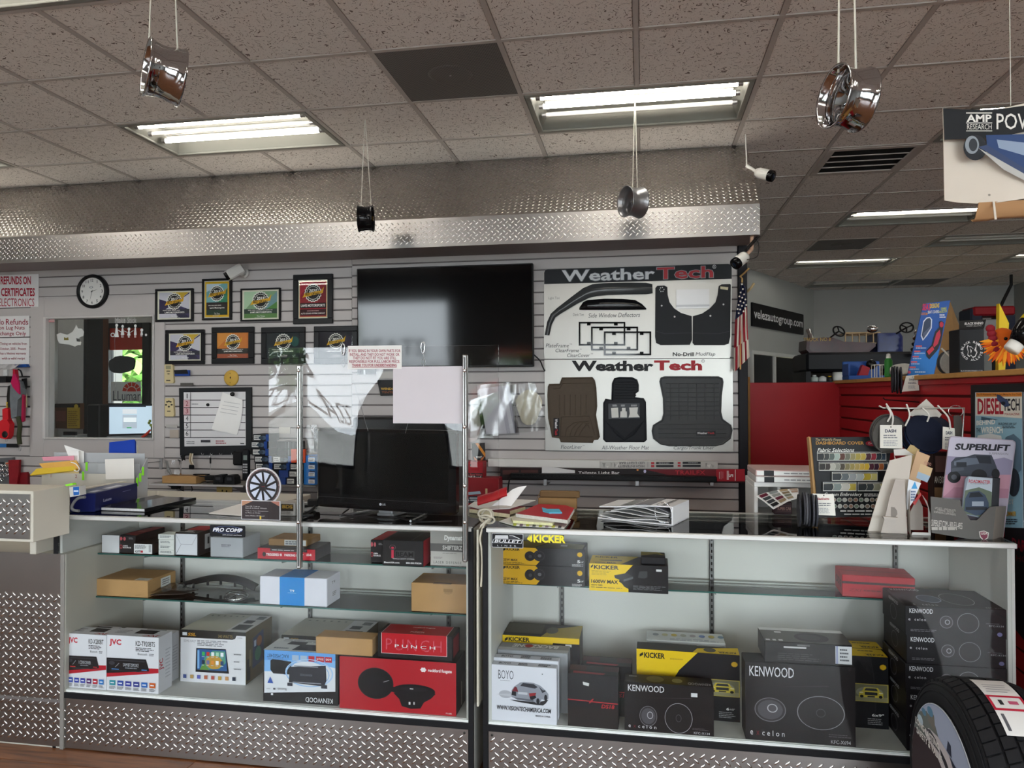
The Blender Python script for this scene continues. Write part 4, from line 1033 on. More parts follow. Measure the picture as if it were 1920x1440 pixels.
for k in range(5):
 hh=.1
 carton('speaker_carton','black speaker carton, %s of the stack at the right end of the case'%('bottom','second from bottom','middle','second from top','top')[k],1697+(0,1,-1,2,0)[k],1893+(0,1,-1,1,-2)[k],0,zz,2.79+(.0,.004,.001,.005,.0)[k],.25,'#171114',front=krow,top=[('t','KENWOOD',.06,.84,.36,.95,'#d3d0d3',{'b':.005}),('e',.34,.42,.12,.2,'#3c4054'),('o',.34,.42,.12,.2,.1,'#8d90a4'),('e',.63,.45,.15,.3,'#1d181a'),('o',.63,.45,.16,.31,.04,'#9a969a'),('t','e',.10,.06,.12,.12,'#c9c6c9'),('t','celon',.19,.06,.34,.13,'#c9c6c9',{'sp':1.5}),('t','KFC-X134',.8,.03,.97,.08,'#9a969a')]if k==4 else[],left=[('t','KENWOOD',.3,.8,.7,.92,'#b9b6ba'),('o',.5,.45,.14,.28,.08,'#5d595d')],height=hh,group='stack of black speaker cartons')
 zz+=hh+.0005
p=pix(922,1026,Y=CY0)
b=MB();b.art(frame((p.x,CY0-.0015,p.z),(1,0,0),(0,0,1)),.122,.054,[('p',[(x/.122,z/.054)for x,z in rrect(0,0,.122,.054,.004)],'#b9bac0'),('p',[(x/.122,z/.054)for x,z in rrect(.002,.002,.12,.052,.003)],'#0d0d12'),('p',[(.10,.62),(.12,.86),(.52,.88),(.53,.64)],'#c9cace'),('p',[(.56,.64),(.56,.86),(.66,.86),(.82,.66)],'#3a3b42'),('p',[(.56,.84),(.56,.88),(.68,.88),(.90,.68),(.86,.66),(.66,.84)],'#c9cace'),('p',[(.02,.32),(.06,.60),(.98,.60),(.94,.32)],'#c9cace'),('p',[(.04,.34),(.07,.58),(.96,.58),(.93,.34)],'#0d0d12'),('t','BULLET',.09,.36,.92,.57,'#e6e7ea',{'b':.02,'s':.2}),('t','LINER',.18,.10,.78,.20,'#c9cace',{'sp':2.2})])
b.build('logo_sticker',None,'black square sticker with a white truck on the right case glass','sticker')
p=pix(988,1017,Y=CY0)
b=MB();b.art(frame((p.x,CY0-.0015,p.z),(1,0,0),(0,0,1)),.148,.033,[('p',[(0,.4),(.09,.95),(.05,.5),(.12,.05)],'#f0e23c'),('p',[(.13,.95),(.05,.5),(.14,.05)],'#f0e23c'),('t','KICKER',.17,.04,.99,.95,'#f0e23c',{'b':.045})])
b.build('letter_decal',None,'yellow letter decal beside the black truck sticker','sticker')
r=thing('counter','corner counter clad in diamond plate at the left edge','counter',(0,0,0))
CNX=pix(99,1200,Y=2.70).x
cf=2.765
b=MB();b.box(-4.6,cf,0,CNX,cf+.5,.82,M('#b7b3a8',.5,0,.03),.003);b.build('body',r)
LAM=M('#cfcabd',.45,0,.02)
p0=pix(62,960,Y=2.55)
zt_,zb_=pix(62,921,Y=2.55).z,pix(62,1017,Y=2.55).z
wx=p0.x
b=MB();b.box(-4.6,2.55,zb_,wx,2.74,zt_,LAM,.002);b.build('apron',r)
b=MB();b.box(-2.56,2.74,.82,-2.53,3.30,1.065,LAM,.002);b.build('side_ledge',r)
b=MB();b.box(-4.6,2.546,zb_+.012,p0.x-.012,2.55,zt_-.012,PLATE);b.build('fascia_plate',r)
b=MB();tread(b,frame((-3.4,2.546,zb_+.012),(1,0,0),(0,0,1)),p0.x-.012+3.4,zt_-zb_-.024);b.build('tread_lugs',r,kind='stuff')
b=MB();b.box(-4.6,cf-.004,.01,CNX-.018,cf,.82,PLATE);b.build('front_plate',r)
b=MB();tread(b,frame((-3.6,cf-.004,.01),(1,0,0),(0,0,1)),CNX-.018+3.6,.66);b.build('tread_lugs',r,kind='stuff')
b=MB();b.box(CNX-.018,cf-.008,0,CNX,cf,.82,M('#8e8b86',.45,.3,.03),.002);b.build('edge_trim',r)
b=MB();b.box(-4.6,cf-.007,.195,CNX-.018,cf-.003,.207,METAL_DULL);b.build('seam_strip',r)
# ================================================================== THINGS ON THE BACK WALL
def wthing(b,name,label,cat,group=None):
 """build a mesh given in world coordinates and move its origin to its base"""
 xs=[v.x for v in b.V];ys=[v.y for v in b.V];zs=[v.z for v in b.V]
 o=Vector(((min(xs)+max(xs))/2,(min(ys)+max(ys))/2,min(zs)))
 b.V=[v-o for v in b.V]
 return b.build(name,None,label,cat,group,loc=o)
def wpart(b,name,parent,label=None,kind=None):
 """a part given in world coordinates under an unrotated parent"""
 return b.build(name,parent,label,kind=kind,loc=-parent.location)
class PX:
 """photo pixel helper on a wall plane Y; crop = (ox, oy, scale) lets points be given in an enlarged crop"""
 def __init__(s,Y,ox=0,oy=0,k=1.0):
  s.Y,s.ox,s.oy,s.k=Y,ox,oy,k
 def __call__(s,x,y,dy=0.):
  return pix(s.ox+x/s.k,s.oy+y/s.k,Y=s.Y)+Vector((0,dy,0))
 def xz(s,pts):
  r=[]
  for x,y in pts:
   p=s(x,y);r.append((p.x,p.z))
  return r
 def prism(s,b,pts,t,mat,y0=0.):
  """outline in pixels -> solid standing t proud of the plane"""
  b.prism(s.xz(pts),s.Y-y0-t,s.Y-y0,mat,'y')
 def art(s,b,items,lift=.0006,step=.00015):
  z=lift
  for it in items:
   k=it[0];col=it[-1]if not isinstance(it[-1],dict)else it[-2]
   if k=='r':
    pts=[(it[1],it[2]),(it[3],it[2]),(it[3],it[4]),(it[1],it[4])]
    b.add([s(x,y,-z)for x,y in pts],[(3,2,1,0)],col)
   elif k=='p':
    pts=it[1]
    b.add([s(x,y,-z)for x,y in pts],[tuple(range(len(pts)))],col)
   elif k in 'eo':
    n=28
    x,y,rx,ry=it[1:5]
    ring=[(x+rx*math.cos(2*PI*j/n),y+ry*math.sin(2*PI*j/n))for j in range(n)]
    if k=='e':
     b.add([s(u,v,-z)for u,v in ring],[tuple(range(n))],col)
    else:
     q=1-it[5]
     r2=[(x+q*rx*math.cos(2*PI*j/n),y+q*ry*math.sin(2*PI*j/n))for j in range(n)]
     b.add([s(u,v,-z)for u,v in ring+r2],[(j,(j+1)%n,n+(j+1)%n,n+j)for j in range(n)],col)
   elif k=='s':
    x,y,rx,ry,n,q=it[1:7]
    b.add([s(x+rx*(1 if j%2 else q)*math.cos(PI*j/n),y+ry*(1 if j%2 else q)*math.sin(PI*j/n),-z)for j in range(2*n)],[tuple(range(2*n))],col)
   elif k=='t':
    _,tx,x0,y0,x1,y1=it[:6]
    o=it[7]if len(it)>7 else{}
    vs,fs,_a=text_mesh(tx,o.get('b',0),o.get('s',0),o.get('sp',1))
    if o.get('rot'):vs=[(1-u,1-v)for u,v in vs]
    if o.get('dn'):vs=[(v,1-u)for u,v in vs]
    sl_=o.get('dy',0);gr_=o.get('gr',1)
    b.add([s(x0+u*(x1-x0),y1+u*sl_-v*(y1-y0)*(1+u*(gr_-1)),-z)for u,v in vs],fs,it[6])
   elif k=='l':
    _,x0,y0,x1,y1,n,c_=it[:7]
    for q in range(n):
     ya=y0+(y1-y0)*(q+.2)/n;yb=y0+(y1-y0)*(q+.75)/n
     x=x0;end=x0+(x1-x0)*RND.uniform(.75,1)
     while x<end-1e-6:
      e=min(end,x+(x1-x0)*RND.uniform(.1,.25))
      b.add([s(x,ya,-z),s(e,ya,-z),s(e,yb,-z),s(x,yb,-z)],[(3,2,1,0)],c_)
      x=e+(x1-x0)*.03
   z+=step
def plate(name,label,cat,box_,Y,t,body,items=(),bev=.001,group=None,k=None,tilt=0.):
 """flat slab seen face-on: box_ = photo x0,y0,x1,y1; items in photo pixels (or crop k)"""
 x0,y0,x1,y1=box_
 px_=PX(Y)
 a=px_(x0,(y0+y1)/2).x;c=px_(x1,(y0+y1)/2).x
 z0=px_((x0+x1)/2,y1).z;z1=px_((x0+x1)/2,y0).z
 b=MB();b.box(a,Y,z0,c,Y+t,z1,body if not isinstance(body,str)else M(body,.5,0,.03),bev)
 o=wthing(b,name,label,cat,group)
 if items:
  q=MB();(PX(Y,*k)if k else px_).art(q,items);wpart(q,'front_print',o)
 return o
WY=WALL_Y-.001
SIGN=M('#dcdadb',.4,0,.02)
K4=(0,480,4.0)
plate('refund_sign','white sign in bold red capitals cut off at the left edge','sign',(-62,516,72,577),WY-.006,.005,SIGN,[('t','NO',-80,152,-16,214,'#a3122e',{'b':.03}),('t','REFUNDS ON',5,152,232,214,'#a3122e',{'b':.03}),('t','GIFT',-130,240,-14,302,'#a3122e',{'b':.03}),('t','CERTIFICATES',8,240,262,302,'#a3122e',{'b':.03}),('t','OR',-90,318,-30,378,'#a3122e'),('t','ELECTRONICS',-8,318,258,378,'#a3122e')],k=K4)
plate('refund_notice','white paper notice about lug nuts with dark red lettering','sign',(-50,593,55,632),WY-.004,.003,SIGN,[('t','No',-28,474,30,516,'#8c1a34',{'b':.01}),('t','Refunds',44,472,212,516,'#8c1a34',{'b':.01}),('t','on Lug Nuts',-8,524,186,560,'#8c1a34',{'b':.01}),('t','Exchange Only',-38,566,196,604,'#8c1a34',{'b':.01})],k=K4)
plate('warranty_notice','white paper notice about tinting warranty with small red lettering','sign',(-50,634,55,683),WY-.004,.003,SIGN,[('t','Tinting on vehicles from',0,648,202,672,'#8c1a34',{'b':.012}),('t','October, 2005 - Present',0,686,196,708,'#8c1a34',{'b':.012}),('t','has a lifetime warranty',2,722,196,744,'#8c1a34',{'b':.012}),('t','with a valid recipt',14,758,188,782,'#8c1a34',{'b':.012})],k=K4)
c0=pix(171,546,Y=WALL_Y-.03);rad=(pix(199.5,546,Y=WALL_Y-.03)-pix(142.5,546,Y=WALL_Y-.03)).length/2
cl=thing('wall_clock','round black wall clock with white dial above the office window','clock',(c0.x,WALL_Y,c0.z))
Tc=frame((0,0,0),(1,0,0),(0,0,1))
b=MB();b.lathe([(.001,0),(rad,0),(rad,.02),(rad*.97,.032),(rad*.86,.034),(rad*.80,.022)],BLACK,40,Tc);b.build('case',cl)
b=MB();b.lathe([(.0005,.020),(rad*.82,.020)],M('#e4e1df',.5,0,.01),40,Tc);b.build('dial',cl)
b=MB();it=[]
for h in range(1,13):
 a=PI/2-h*PI/6;cx_,cz_=.5+.325*math.cos(a),.5+.325*math.sin(a);w_=.045 if h>9 else .028
 it.append(('t',str(h),cx_-w_,cz_-.042,cx_+w_,cz_+.042,'#2a2a2c',{'b':.01}))
for m_ in range(60):
 a=m_*PI/30;it.append(('p',[(.5+r_*math.cos(a+s_),.5+r_*math.sin(a+s_))for r_,s_ in((.385,-.006),(.398,-.006),(.398,.006),(.385,.006))],'#444446'))
it+=[('o',.5,.615,.06,.03,.3,'#4a5568'),('l',.44,.585,.56,.60,1,'#8d8d92')]
b.art(frame((-rad,-.0205,-rad),(1,0,0),(0,0,1)),2*rad,2*rad,it);b.build('numerals',cl)
for nm,a,ln,wd_ in(('hour_hand',math.radians(17),.2,.012),('minute_hand',math.radians(255),.30,.009)):
 b=MB();b.art(frame((-rad,-.0215,-rad),(1,0,0),(0,0,1)),2*rad,2*rad,[('p',[(.5-.04*math.cos(a)-wd_*math.sin(a),.5-.04*math.sin(a)+wd_*math.cos(a)),(.5-.04*math.cos(a)+wd_*math.sin(a),.5-.04*math.sin(a)-wd_*math.cos(a)),(.5+ln*math.cos(a),.5+ln*math.sin(a))],'#141416')]);b.build(nm,cl)
b=MB();b.lathe([(.0005,.030),(rad*.84,.030)],GLASS,32,Tc);b.build('cover_glass',cl)
def award(box_,label,border,inner,year,style,name='award_plaque'):
 x0,y0,x1,y1=box_
 Y=WALL_Y-.022
 q=PX(Y);a=q(x0,(y0+y1)/2).x;c=q(x1,(y0+y1)/2).x;z0=q((x0+x1)/2,y1).z;z1=q((x0+x1)/2,y0).z
 w,h=c-a,z1-z0
 r=thing(name,label,'framed award',((a+c)/2,WALL_Y,z0),group='framed best-of awards on the slat wall')
 FB=M('#17171a',.35,0,.04)
 t=border*w
 for nm,bx in(('rail',(-w/2,0,w/2,t)),('rail',(-w/2,h-t,w/2,h)),('stile',(-w/2,t,-w/2+t,h-t)),('stile',(w/2-t,t,w/2,h-t))):
  b=MB();b.box(bx[0],-.022,bx[1],bx[2],0,bx[3],FB,.003);b.build('frame_'+nm,r)
 b=MB();b.box(-w/2+t,-.012,t,w/2-t,-.002,h-t,M('#d9d4c4' if style!='dark' else '#1c1f26',.5,0,.02))
 fr=frame((-w/2+t,-.012,t),(1,0,0),(0,0,1));iw,ih=w-2*t,h-2*t
 g=inner
 it=[]
 if style=='burst':
  it+=[('r',g,g,1-g,1-g,'#c4c0cc')]
  for k in range(7):
   a0=k*2*PI/7+.3;a1=a0+.42
   P1=[(.5,.55)]+[(min(1-g,max(g,.5+1.2*math.cos(q_))),min(1-g,max(g,.55+1.2*math.sin(q_))))for q_ in(a0,(a0+a1)/2,a1)]
   it.append(('p',P1,('#33264f','#c9a52e','#2d2746','#33264f','#c4a23a','#2a2540','#3a2f58')[k]))
  it+=[('r',g,.2,1-g,.36,'#2a2838')]
 elif style=='teal':
  it+=[('r',g*.3,g*.3,1-g*.3,1-g*.3,'#d3a816'),('r',g,g,1-g,1-g,'#223a2c'),('p',[(g,.42),(g,1-g),(1-g,1-g),(1-g,.42)],'#6fa3a8'),('p',[(g,.7),(g,1-g),(.7,1-g)],'#b9c9d6'),('p',[(.5,.42),(1-g,.8),(1-g,.42)],'#2f7a5c'),('r',g,.22,1-g,.42,'#2b1f20')]
 elif style=='green':
  it+=[('r',g,g,1-g,1-g,'#7d9d7a'),('p',[(g,.3),(g,1-g),(.5,1-g)],'#a9c4a5'),('p',[(.45,.3),(1-g,.95),(1-g,.3)],'#6c8f96'),('p',[(.6,.3),(1-g,.6),(1-g,.3)],'#4e7f3e'),('r',g,g,1-g,.2,'#587f46'),('r',g,.2,1-g,.36,'#2f4038')]
 elif style=='red':
  it+=[('r',g*.6,g*.6,1-g*.6,1-g*.6,'#c9a06a'),('r',g,g,1-g,1-g,'#8c1626'),('p',[(g,.6),(.5,1-g),(g,1-g)],'#a82436'),('p',[(.6,.3),(1-g,.9),(1-g,.3)],'#741020'),('r',g,.27,1-g,.40,'#1d1014'),('r',g,.08,1-g,.24,'#3a1018')]
 elif style=='orange':
  it+=[('r',0,0,1,1,'#c2732f'),('p',[(0,.4),(0,1),(.5,1)],'#cf8a3c'),('r',0,0,1,.17,'#9c4f34'),('r',0,.17,1,.38,'#33302e')]
 else:
  it+=[('r',0,0,1,1,'#1b2228' if year=='2021' else '#1e1a24'),('e',.85,.65,.12,.2,'#1f4d46' if year=='2021' else '#2a2033')]
 by=.66 if h>w else .64
 ra=.21 if h<w else .27;rb=ra*iw/ih
 it+=[('s',.5,by,ra*1.12,rb*1.12,18,.9,'#e4e2dc'),('s',.5,by,ra,rb,18,.88,'#16161a'),('o',.5,by,ra*.80,rb*.80,.07,'#e4e2dc'),('t',year,.5-ra*.52,by+rb*.06,.5+ra*.52,by+rb*.46,'#f0efea',{'b':.02,'s':.15}),('p',[(.5-ra*1.35,by-rb*.55),(.5-ra*1.05,by-rb*.02),(.5+ra*1.05,by+rb*.26),(.5+ra*1.4,by+rb*.72),(.5+ra*1.25,by-rb*.05),(.5-ra*1.0,by-rb*.46)],'#d0a024'),('t','BEST OF HALL',.5-ra*.98,by-rb*.30,.5+ra*1.05,by+rb*.08,'#2a2210',{'b':.025,'s':.15})]
 if style=='red':
  it+=[('t',"LAM'S MOTORSPORTS",g+.04,.30,1-g-.04,.37,'#efeae6',{'b':.02}),('t','AUTO SOUND SYSTEM COMPANY',g+.04,.11,1-g-.04,.15,'#e6dcd8',{'b':.015}),('l',.3,.18,.7,.21,1,'#c99a9a')]
 else:
  z1_=.22 if style in('burst','green')else .24
  it+=[('t',"LAM'S MOTORSPORTS" if style!='teal' else "Lam's Motorsports",.22,z1_,.80,z1_+.055,'#f2efea',{'b':.02}),('l',.16,z1_+.075,.86,z1_+.12,1,'#b9b4b0'),('t','The Times',.40,.09,.62,.14,'#e6e2dc'),('l',.34,.045,.68,.07,1,'#c4bfb8')]
 b.art(fr,iw,ih,it);b.build('certificate',r)
 b=MB();b.box(-w/2+t,-.0145,t,w/2-t,-.0135,h-t,GLASS);b.build('cover_glass',r)
award((290,541,361,603),'purple and yellow burst award, upper left of the framed awards',.055,.05,'2017','burst')
award((378,522,433,600),'tall yellow-edged teal award under the white camera',.07,.08,'2018','teal')
award((450,540,525,602),'green award in a thin black frame',.04,.05,'2018','green')
award((549,514,623,607),'tall red award in a wide black frame',.13,.05,'2020','red')
award((309,618,382,683),'purple and yellow burst award, lower left of the framed awards',.085,.04,'2017','burst')
award((396,613,475,682),'orange award with a wide charcoal mat',.125,0,'2019','orange')
award((489,613,571,682),'dark green-black award behind the left end of the acrylic shield',.12,0,'2021','dark')
award((588,611,670,682),'dark award touching the corner of the wall television',.12,0,'2022','dark')
def sec_cam(name,label,loc,aim,body,lens_shape,L=.11,r_=.035):
 t=thing(name,label,'security camera',loc)
 d=Vector(aim).normalized()
 x=d.cross(Vector((0,0,1))).normalized();u=x.cross(d)
 T=Matrix((x,u,d)).transposed().to_4x4()
 WHc=M('#d9d7d2',.35,0,.02)
 b=MB()
 if lens_shape=='box':
  b.T=T;b.box(-r_,-r_,-L,r_,r_,0,WHc,.012);b.build('housing',t)
  b=MB();b.T=T;b.box(-r_*.8,-r_*.8,-.004,r_*.8,r_*.8,.003,BLACK_GLOSS,.003);b.build('face',t)
 else:
  b.T=T;b.lathe([(.001,-L),(r_*.8,-L),(r_,-L*.8),(r_,-.012),(r_*.96,0)],WHc,24);b.build('housing',t)
  b=MB();b.T=T;b.lathe([(r_*.98,-.02),(r_*1.02,-.01),(r_*1.0,.012),(r_*.8,.016),(.001,.014)],BLACK_GLOSS,24);b.build('face',t)
  b=MB();b.T=T;b.lathe([(.014,.0165),(.011,.019),(.001,.0195)],M('#1c2433',.05,0,0),16);b.build('lens',t)
 return t,d,T
p=pix(425,518,Y=4.80)
t,d,T=sec_cam('security_camera','boxy white camera above the teal award',p,(-.55,-.62,-.55),None,'box',.13,.036)
q=MB();q.tube([tuple(-d*.10),tuple(Vector((.05,.10,.03))),tuple(Vector((.055,.145,.045)))],.013,M('#d9d7d2',.35,0,.02),10)
q.lathe([(.001,0),(.034,0),(.034,.012),(.02,.016)],M('#d9d7d2',.35,0,.02),20,Matrix.Translation((.055,WALL_Y-p.y,.045))@Matrix.Rotation(PI/2,4,'X'));q.build('mount',t)
p=pix(1380,494,Y=4.42)
t,d,T=sec_cam('security_camera','white bullet camera under the right end of the soffit',p,(-.75,-.45,-.62),None,'round',.085,.034)
q=MB();q.tube([tuple(-d*.08),tuple(-d*.12+Vector((.01,0,.02))),(SO_TY*0+pix(1410,448,Y=4.42).x-p.x,0,SO_Z0-p.z)],.011,M('#c9a58c',.5,0,.1,60),10);q.build('mount',t)
q=MB();pts=[Vector((.055+.0115*math.cos(k*1.1)+k*.0011,.0115*math.sin(k*1.1),.075+k*.0012))for k in range(64)];q.tube(pts,.0028,BLACK,6);q.build('coiled_cable',t)
q=MB();q.tube(spline([(.075,0,.16),(.125,.01,.12),(.12,.01,.04),(.06,.0,.02)],8),.002,BLACK,6);q.build('loop_cable',t)
p=pix(1446,330,Y=4.62)
t,d,T=sec_cam('security_camera','white bullet camera hanging from the ceiling right of the soffit',p,(.70,-.45,-.35),None,'round',.10,.034)
q=MB();q.tube([tuple(-d*.09),tuple(-d*.14+Vector((-.02,.02,.04)))],.012,M('#d9d7d2',.35,0,.02),10);q.tube([tuple(-d*.14+Vector((-.02,.02,.04))),tuple(-d*.15+Vector((-.02,.02,CEIL-p.z+.01)))],.004,M('#d9d7d2',.35,0,.02),8);q.build('mount',t)
q=PX(4.86);a=q(670,600).x;c=q(1000,600).x;z0=q(836,689).z;z1=q(836,499).z
tv=thing('wall_television','large black flat television on the slat wall','television',((a+c)/2,4.87,z0),(.035,0,0))
w=(c-a)/2;h=z1-z0
b=MB();b.box(-w,0,0,w,.035,h,BLACK,.004);b.build('cabinet',tv)
SCREEN=M('#050608',.07,0,0,spec=.35,name='tv_screen')
b=MB();b.box(-w+.008,-.0015,.014,w-.008,0,h-.008,SCREEN);b.build('screen',tv)
b=MB();b.box(-w*.4,.035,h*.3,w*.4,.06,h*.7,BLACK,.004);b.build('wall_bracket',tv)
b=MB();b.tube(spline([(w+.0,.02,.08),(w+.04,.02,.04),(w+.06,.0,.0),(w+.075,.0,-.03)],5),.005,BLACK,6);b.build('cable',tv)
K7=(880,480,3.5556)
BRD=M('#b4b2ad',.32,.55,.05,2.5,name='brushed_board')
BY=WALL_Y-.016
U=PX(BY,*K7)
b=MB();pts=[(497,110),(505,92),(520,88),(1725,50),(1745,56),(1750,75),(1748,665),(1735,680),(510,686),(497,672)]
b.prism(U.xz(pts),BY,BY+.014,BRD,'y');ub=wthing(b,'accessory_board','upper silver display board with window deflectors and mud flaps','display board','silver car accessory boards')
b=MB();DKB='#16191f'
U.art(b,[('p',[(499,112),(506,94),(520,89),(1725,52),(1743,57),(1749,76),(1749,152),(499,188)],DKB),('t','Weather',612,92,1240,176,'#5c6068',{'b':.045,'dy':-18}),('t','Weather',617,96,1236,172,'#c9ccd0',{'b':.02,'dy':-18}),('t','Tech',1246,74,1630,160,'#8d8e94',{'b':.045,'dy':-12}),('t','Tech',1251,78,1626,156,'#a33038',{'b':.02,'dy':-12}),('o',1633,72,12,13,.2,'#c9ccd0'),('t','R',1628,66,1639,79,'#c9ccd0'),('t','Light Tint',528,272,602,294,'#6a6a6a'),('t','Dark Tint',692,382,764,400,'#55565a'),('t','Side Window Deflectors',794,382,1138,412,'#3c3d42',{'s':.2,'dy':-6}),('t','PlateFrame',510,584,664,610,'#333439',{'s':.2}),('t','TM',668,584,684,592,'#44454a'),('t','ClearFrame',574,618,732,642,'#333439',{'s':.2}),('t','TM',736,618,748,626,'#44454a'),('t','ClearCover',652,650,804,674,'#333439',{'s':.2}),('t','TM',808,648,824,656,'#44454a'),('t','No-Drill',1356,642,1498,668,'#26272b',{'b':.03}),('t','MudFlap',1508,642,1640,672,'#333439',{'s':.2})])
wpart(b,'board_print',ub)
SMOKE=M('#3a3c3e',.12,0,.02,name='smoked_acrylic')
def band(b,top_,bot_,t,mat,Ux):
 """curved strip between two pixel polylines, bulging towards the viewer"""
 n=len(top_);rows=[]
 for k in range(5):
  f=k/4;bul=math.sin(PI*(.15+.7*f))*t
  rows.append([Ux(top_[i][0]+(bot_[i][0]-top_[i][0])*f,top_[i][1]+(bot_[i][1]-top_[i][1])*f,-.002-bul)for i in range(n)])
 b.sheet(rows,mat,True,(0,.003,0))
b=MB()
band(b,[(504,528),(520,440),(545,385),(590,345),(680,275),(760,215),(820,190),(900,182),(1040,178),(1180,180),(1220,190)],[(535,530),(550,460),(575,410),(620,380),(720,320),(800,280),(850,268),(920,262),(1040,258),(1180,256),(1222,250)],.022,SMOKE,U)
wpart(b,'window_deflector',ub,'long smoked window deflector')
b=MB();band(b,[(735,345),(760,308),(790,294),(900,286),(1020,287),(1105,294),(1150,320),(1180,350)],[(735,360),(760,361),(790,361),(900,361),(1020,361),(1105,360),(1150,359),(1180,358)],.02,M('#101114',.06,0,0,name='dark_acrylic'),U);wpart(b,'window_deflector',ub,'short dark window deflector')
for k,(x0_,y0_,x1_,y1_)in enumerate(((730,440,1040,598),(812,472,1125,630),(898,504,1212,663))):
 b=MB();t_=11;dz=.004+.005*k
 for bx in((x0_,y0_,x1_,y0_+t_),(x0_,y1_-t_,x1_,y1_),(x0_,y0_+t_,x0_+t_,y1_-t_),(x1_-t_,y0_+t_,x1_,y1_-t_)):
  U.prism(b,[(bx[0],bx[1]),(bx[2],bx[1]),(bx[2],bx[3]),(bx[0],bx[3])],.006,BLACK_GLOSS,dz)
 for(tx_,ty_)in((x0_+55,y0_+6),(x1_-75,y0_+6),(x0_+55,y1_-24),(x1_-75,y1_-24)):
  U.prism(b,[(tx_,ty_),(tx_+24,ty_),(tx_+24,ty_+18),(tx_,ty_+18)],.006,BLACK_GLOSS,dz)
 wpart(b,'plate_frame',ub)
RUB=M('#1b1d22',.55,0,.04,30)
for sgn,pts in((0,[(1240,215),(1252,200),(1300,198),(1320,208),(1322,260),(1335,310),(1365,350),(1410,380),(1482,402),(1484,560),(1470,592),(1275,594),(1245,580),(1238,540)]),(1,[(1742,192),(1735,188),(1680,190),(1662,202),(1655,260),(1640,310),(1600,352),(1550,385),(1490,402),(1488,580),(1500,594),(1700,594),(1728,585),(1738,540)])):
 b=MB();U.prism(b,pts,.009,RUB,.001);mf=wpart(b,'mud_flap',ub)
 b=MB()
 for(sx,sy)in(((1282,333),(1368,406))if sgn==0 else((1693,324),(1606,400))):
  c_=U(sx,sy,-.012);b.ball(tuple(c_),(.006,.003,.006),M('#d9d9d9',.3,.5,0),8,6)
 if sgn==0:
  for a_ in range(6):c_=U(1283+14*math.cos(a_),225+14*math.sin(a_),-.0115);b.ball(tuple(c_),(.004,.002,.004),M('#d9d9d9',.3,.5,0),6,4)
 else:
  U.prism(b,[(1672,205),(1724,210),(1722,228),(1672,222)],.004,M('#b3ac90',.4,.3,.1,80),.011)
 wpart(b,'fastener',ub)
 b=MB();U.art(b,[('p',[(1246,505),(1300,520),(1480,515),(1480,512),(1300,516),(1246,501)]if sgn==0 else[(1492,512),(1660,518),(1735,500),(1735,504),(1660,522),(1492,516)],'#2b2e35')],.0112);wpart(b,'crease',ub)
b=MB();U.prism(b,[(1380,226),(1598,222),(1598,348),(1380,352)],.008,M('#b9b9ba',.3,.6,.03),.001);wpart(b,'metal_plate',ub)
b=MB();U.prism(b,[(1378,328),(1600,324),(1600,336),(1378,340)],.016,M('#9d9d9f',.3,.6,.03),.001);wpart(b,'plate_lip',ub)
b=MB();b.prism(U.xz([(500,692),(1756,684),(1760,1305),(506,1296)]),BY,BY+.014,BRD,'y')
lb=wthing(b,'accessory_board','lower silver display board with three floor mats','display board','silver car accessory boards')
b=MB();U.art(b,[('t','Weather',682,698,1228,768,'#17181c',{'b':.045}),('t','Tech',1232,696,1552,764,'#a8232e',{'b':.045}),('o',1558,700,11,11,.2,'#33343a'),('t','R',1554,695,1563,705,'#33343a'),('t','FloorLiner',610,1260,752,1286,'#3c3d42',{'s':.2}),('t','TM',754,1260,768,1267,'#44454a'),('t','All-Weather Floor Mat',882,1264,1198,1290,'#3c3d42',{'s':.2}),('t','Cargo/Trunk Liner',1362,1268,1632,1296,'#3c3d42',{'s':.2})])
wpart(b,'board_print',lb)
def mat_(pts,col,name,ribs,badge=None):
 MT=M(col,.6,0,.06,40)
 b=MB();U.prism(b,pts,.008,MT,.001)
 cx_=sum(p_[0]for p_ in pts)/len(pts);cy_=sum(p_[1]for p_ in pts)/len(pts)
 o=wpart(b,name,lb)
 b=MB();n=len(pts);loop=[tuple(U(x,y,-.011))for x,y in pts]
 b.tube(loop,.006,MT,6,closed=True)
 wp_=b.build('rim',o)
 b=MB()
 for seg in ribs:
  b.tube([tuple(U(x,y,-.0095))for x,y in seg],.0028,M(col,.5,0,.03,40),5)
 b.build('ribs',o)
 if badge:
  b=MB();U.prism(b,[(badge[0],badge[1]),(badge[2],badge[1]),(badge[2],badge[3]),(badge[0],badge[3])],.003,M('#0d0d10',.3,0,0),.009)
  if badge[2]-badge[0]>badge[3]-badge[1]:
   U.art(b,[('t','Weather',badge[0]+6,badge[1]+9,badge[0]+74,badge[3]-11,'#d9d9dc',{'b':.03}),('t','Tech',badge[0]+76,badge[1]+9,badge[2]-8,badge[3]-11,'#b3262f',{'b':.03})],.0125)
  else:
   U.art(b,[('t','Weather',badge[0]+9,badge[1]+6,badge[2]-11,badge[1]+72,'#d9d9dc',{'b':.03,'dn':1}),('t','Tech',badge[0]+9,badge[1]+74,badge[2]-11,badge[3]-6,'#b3262f',{'b':.03,'dn':1})],.0125)
  b.build('badge',o)
 b=MB()
 return o
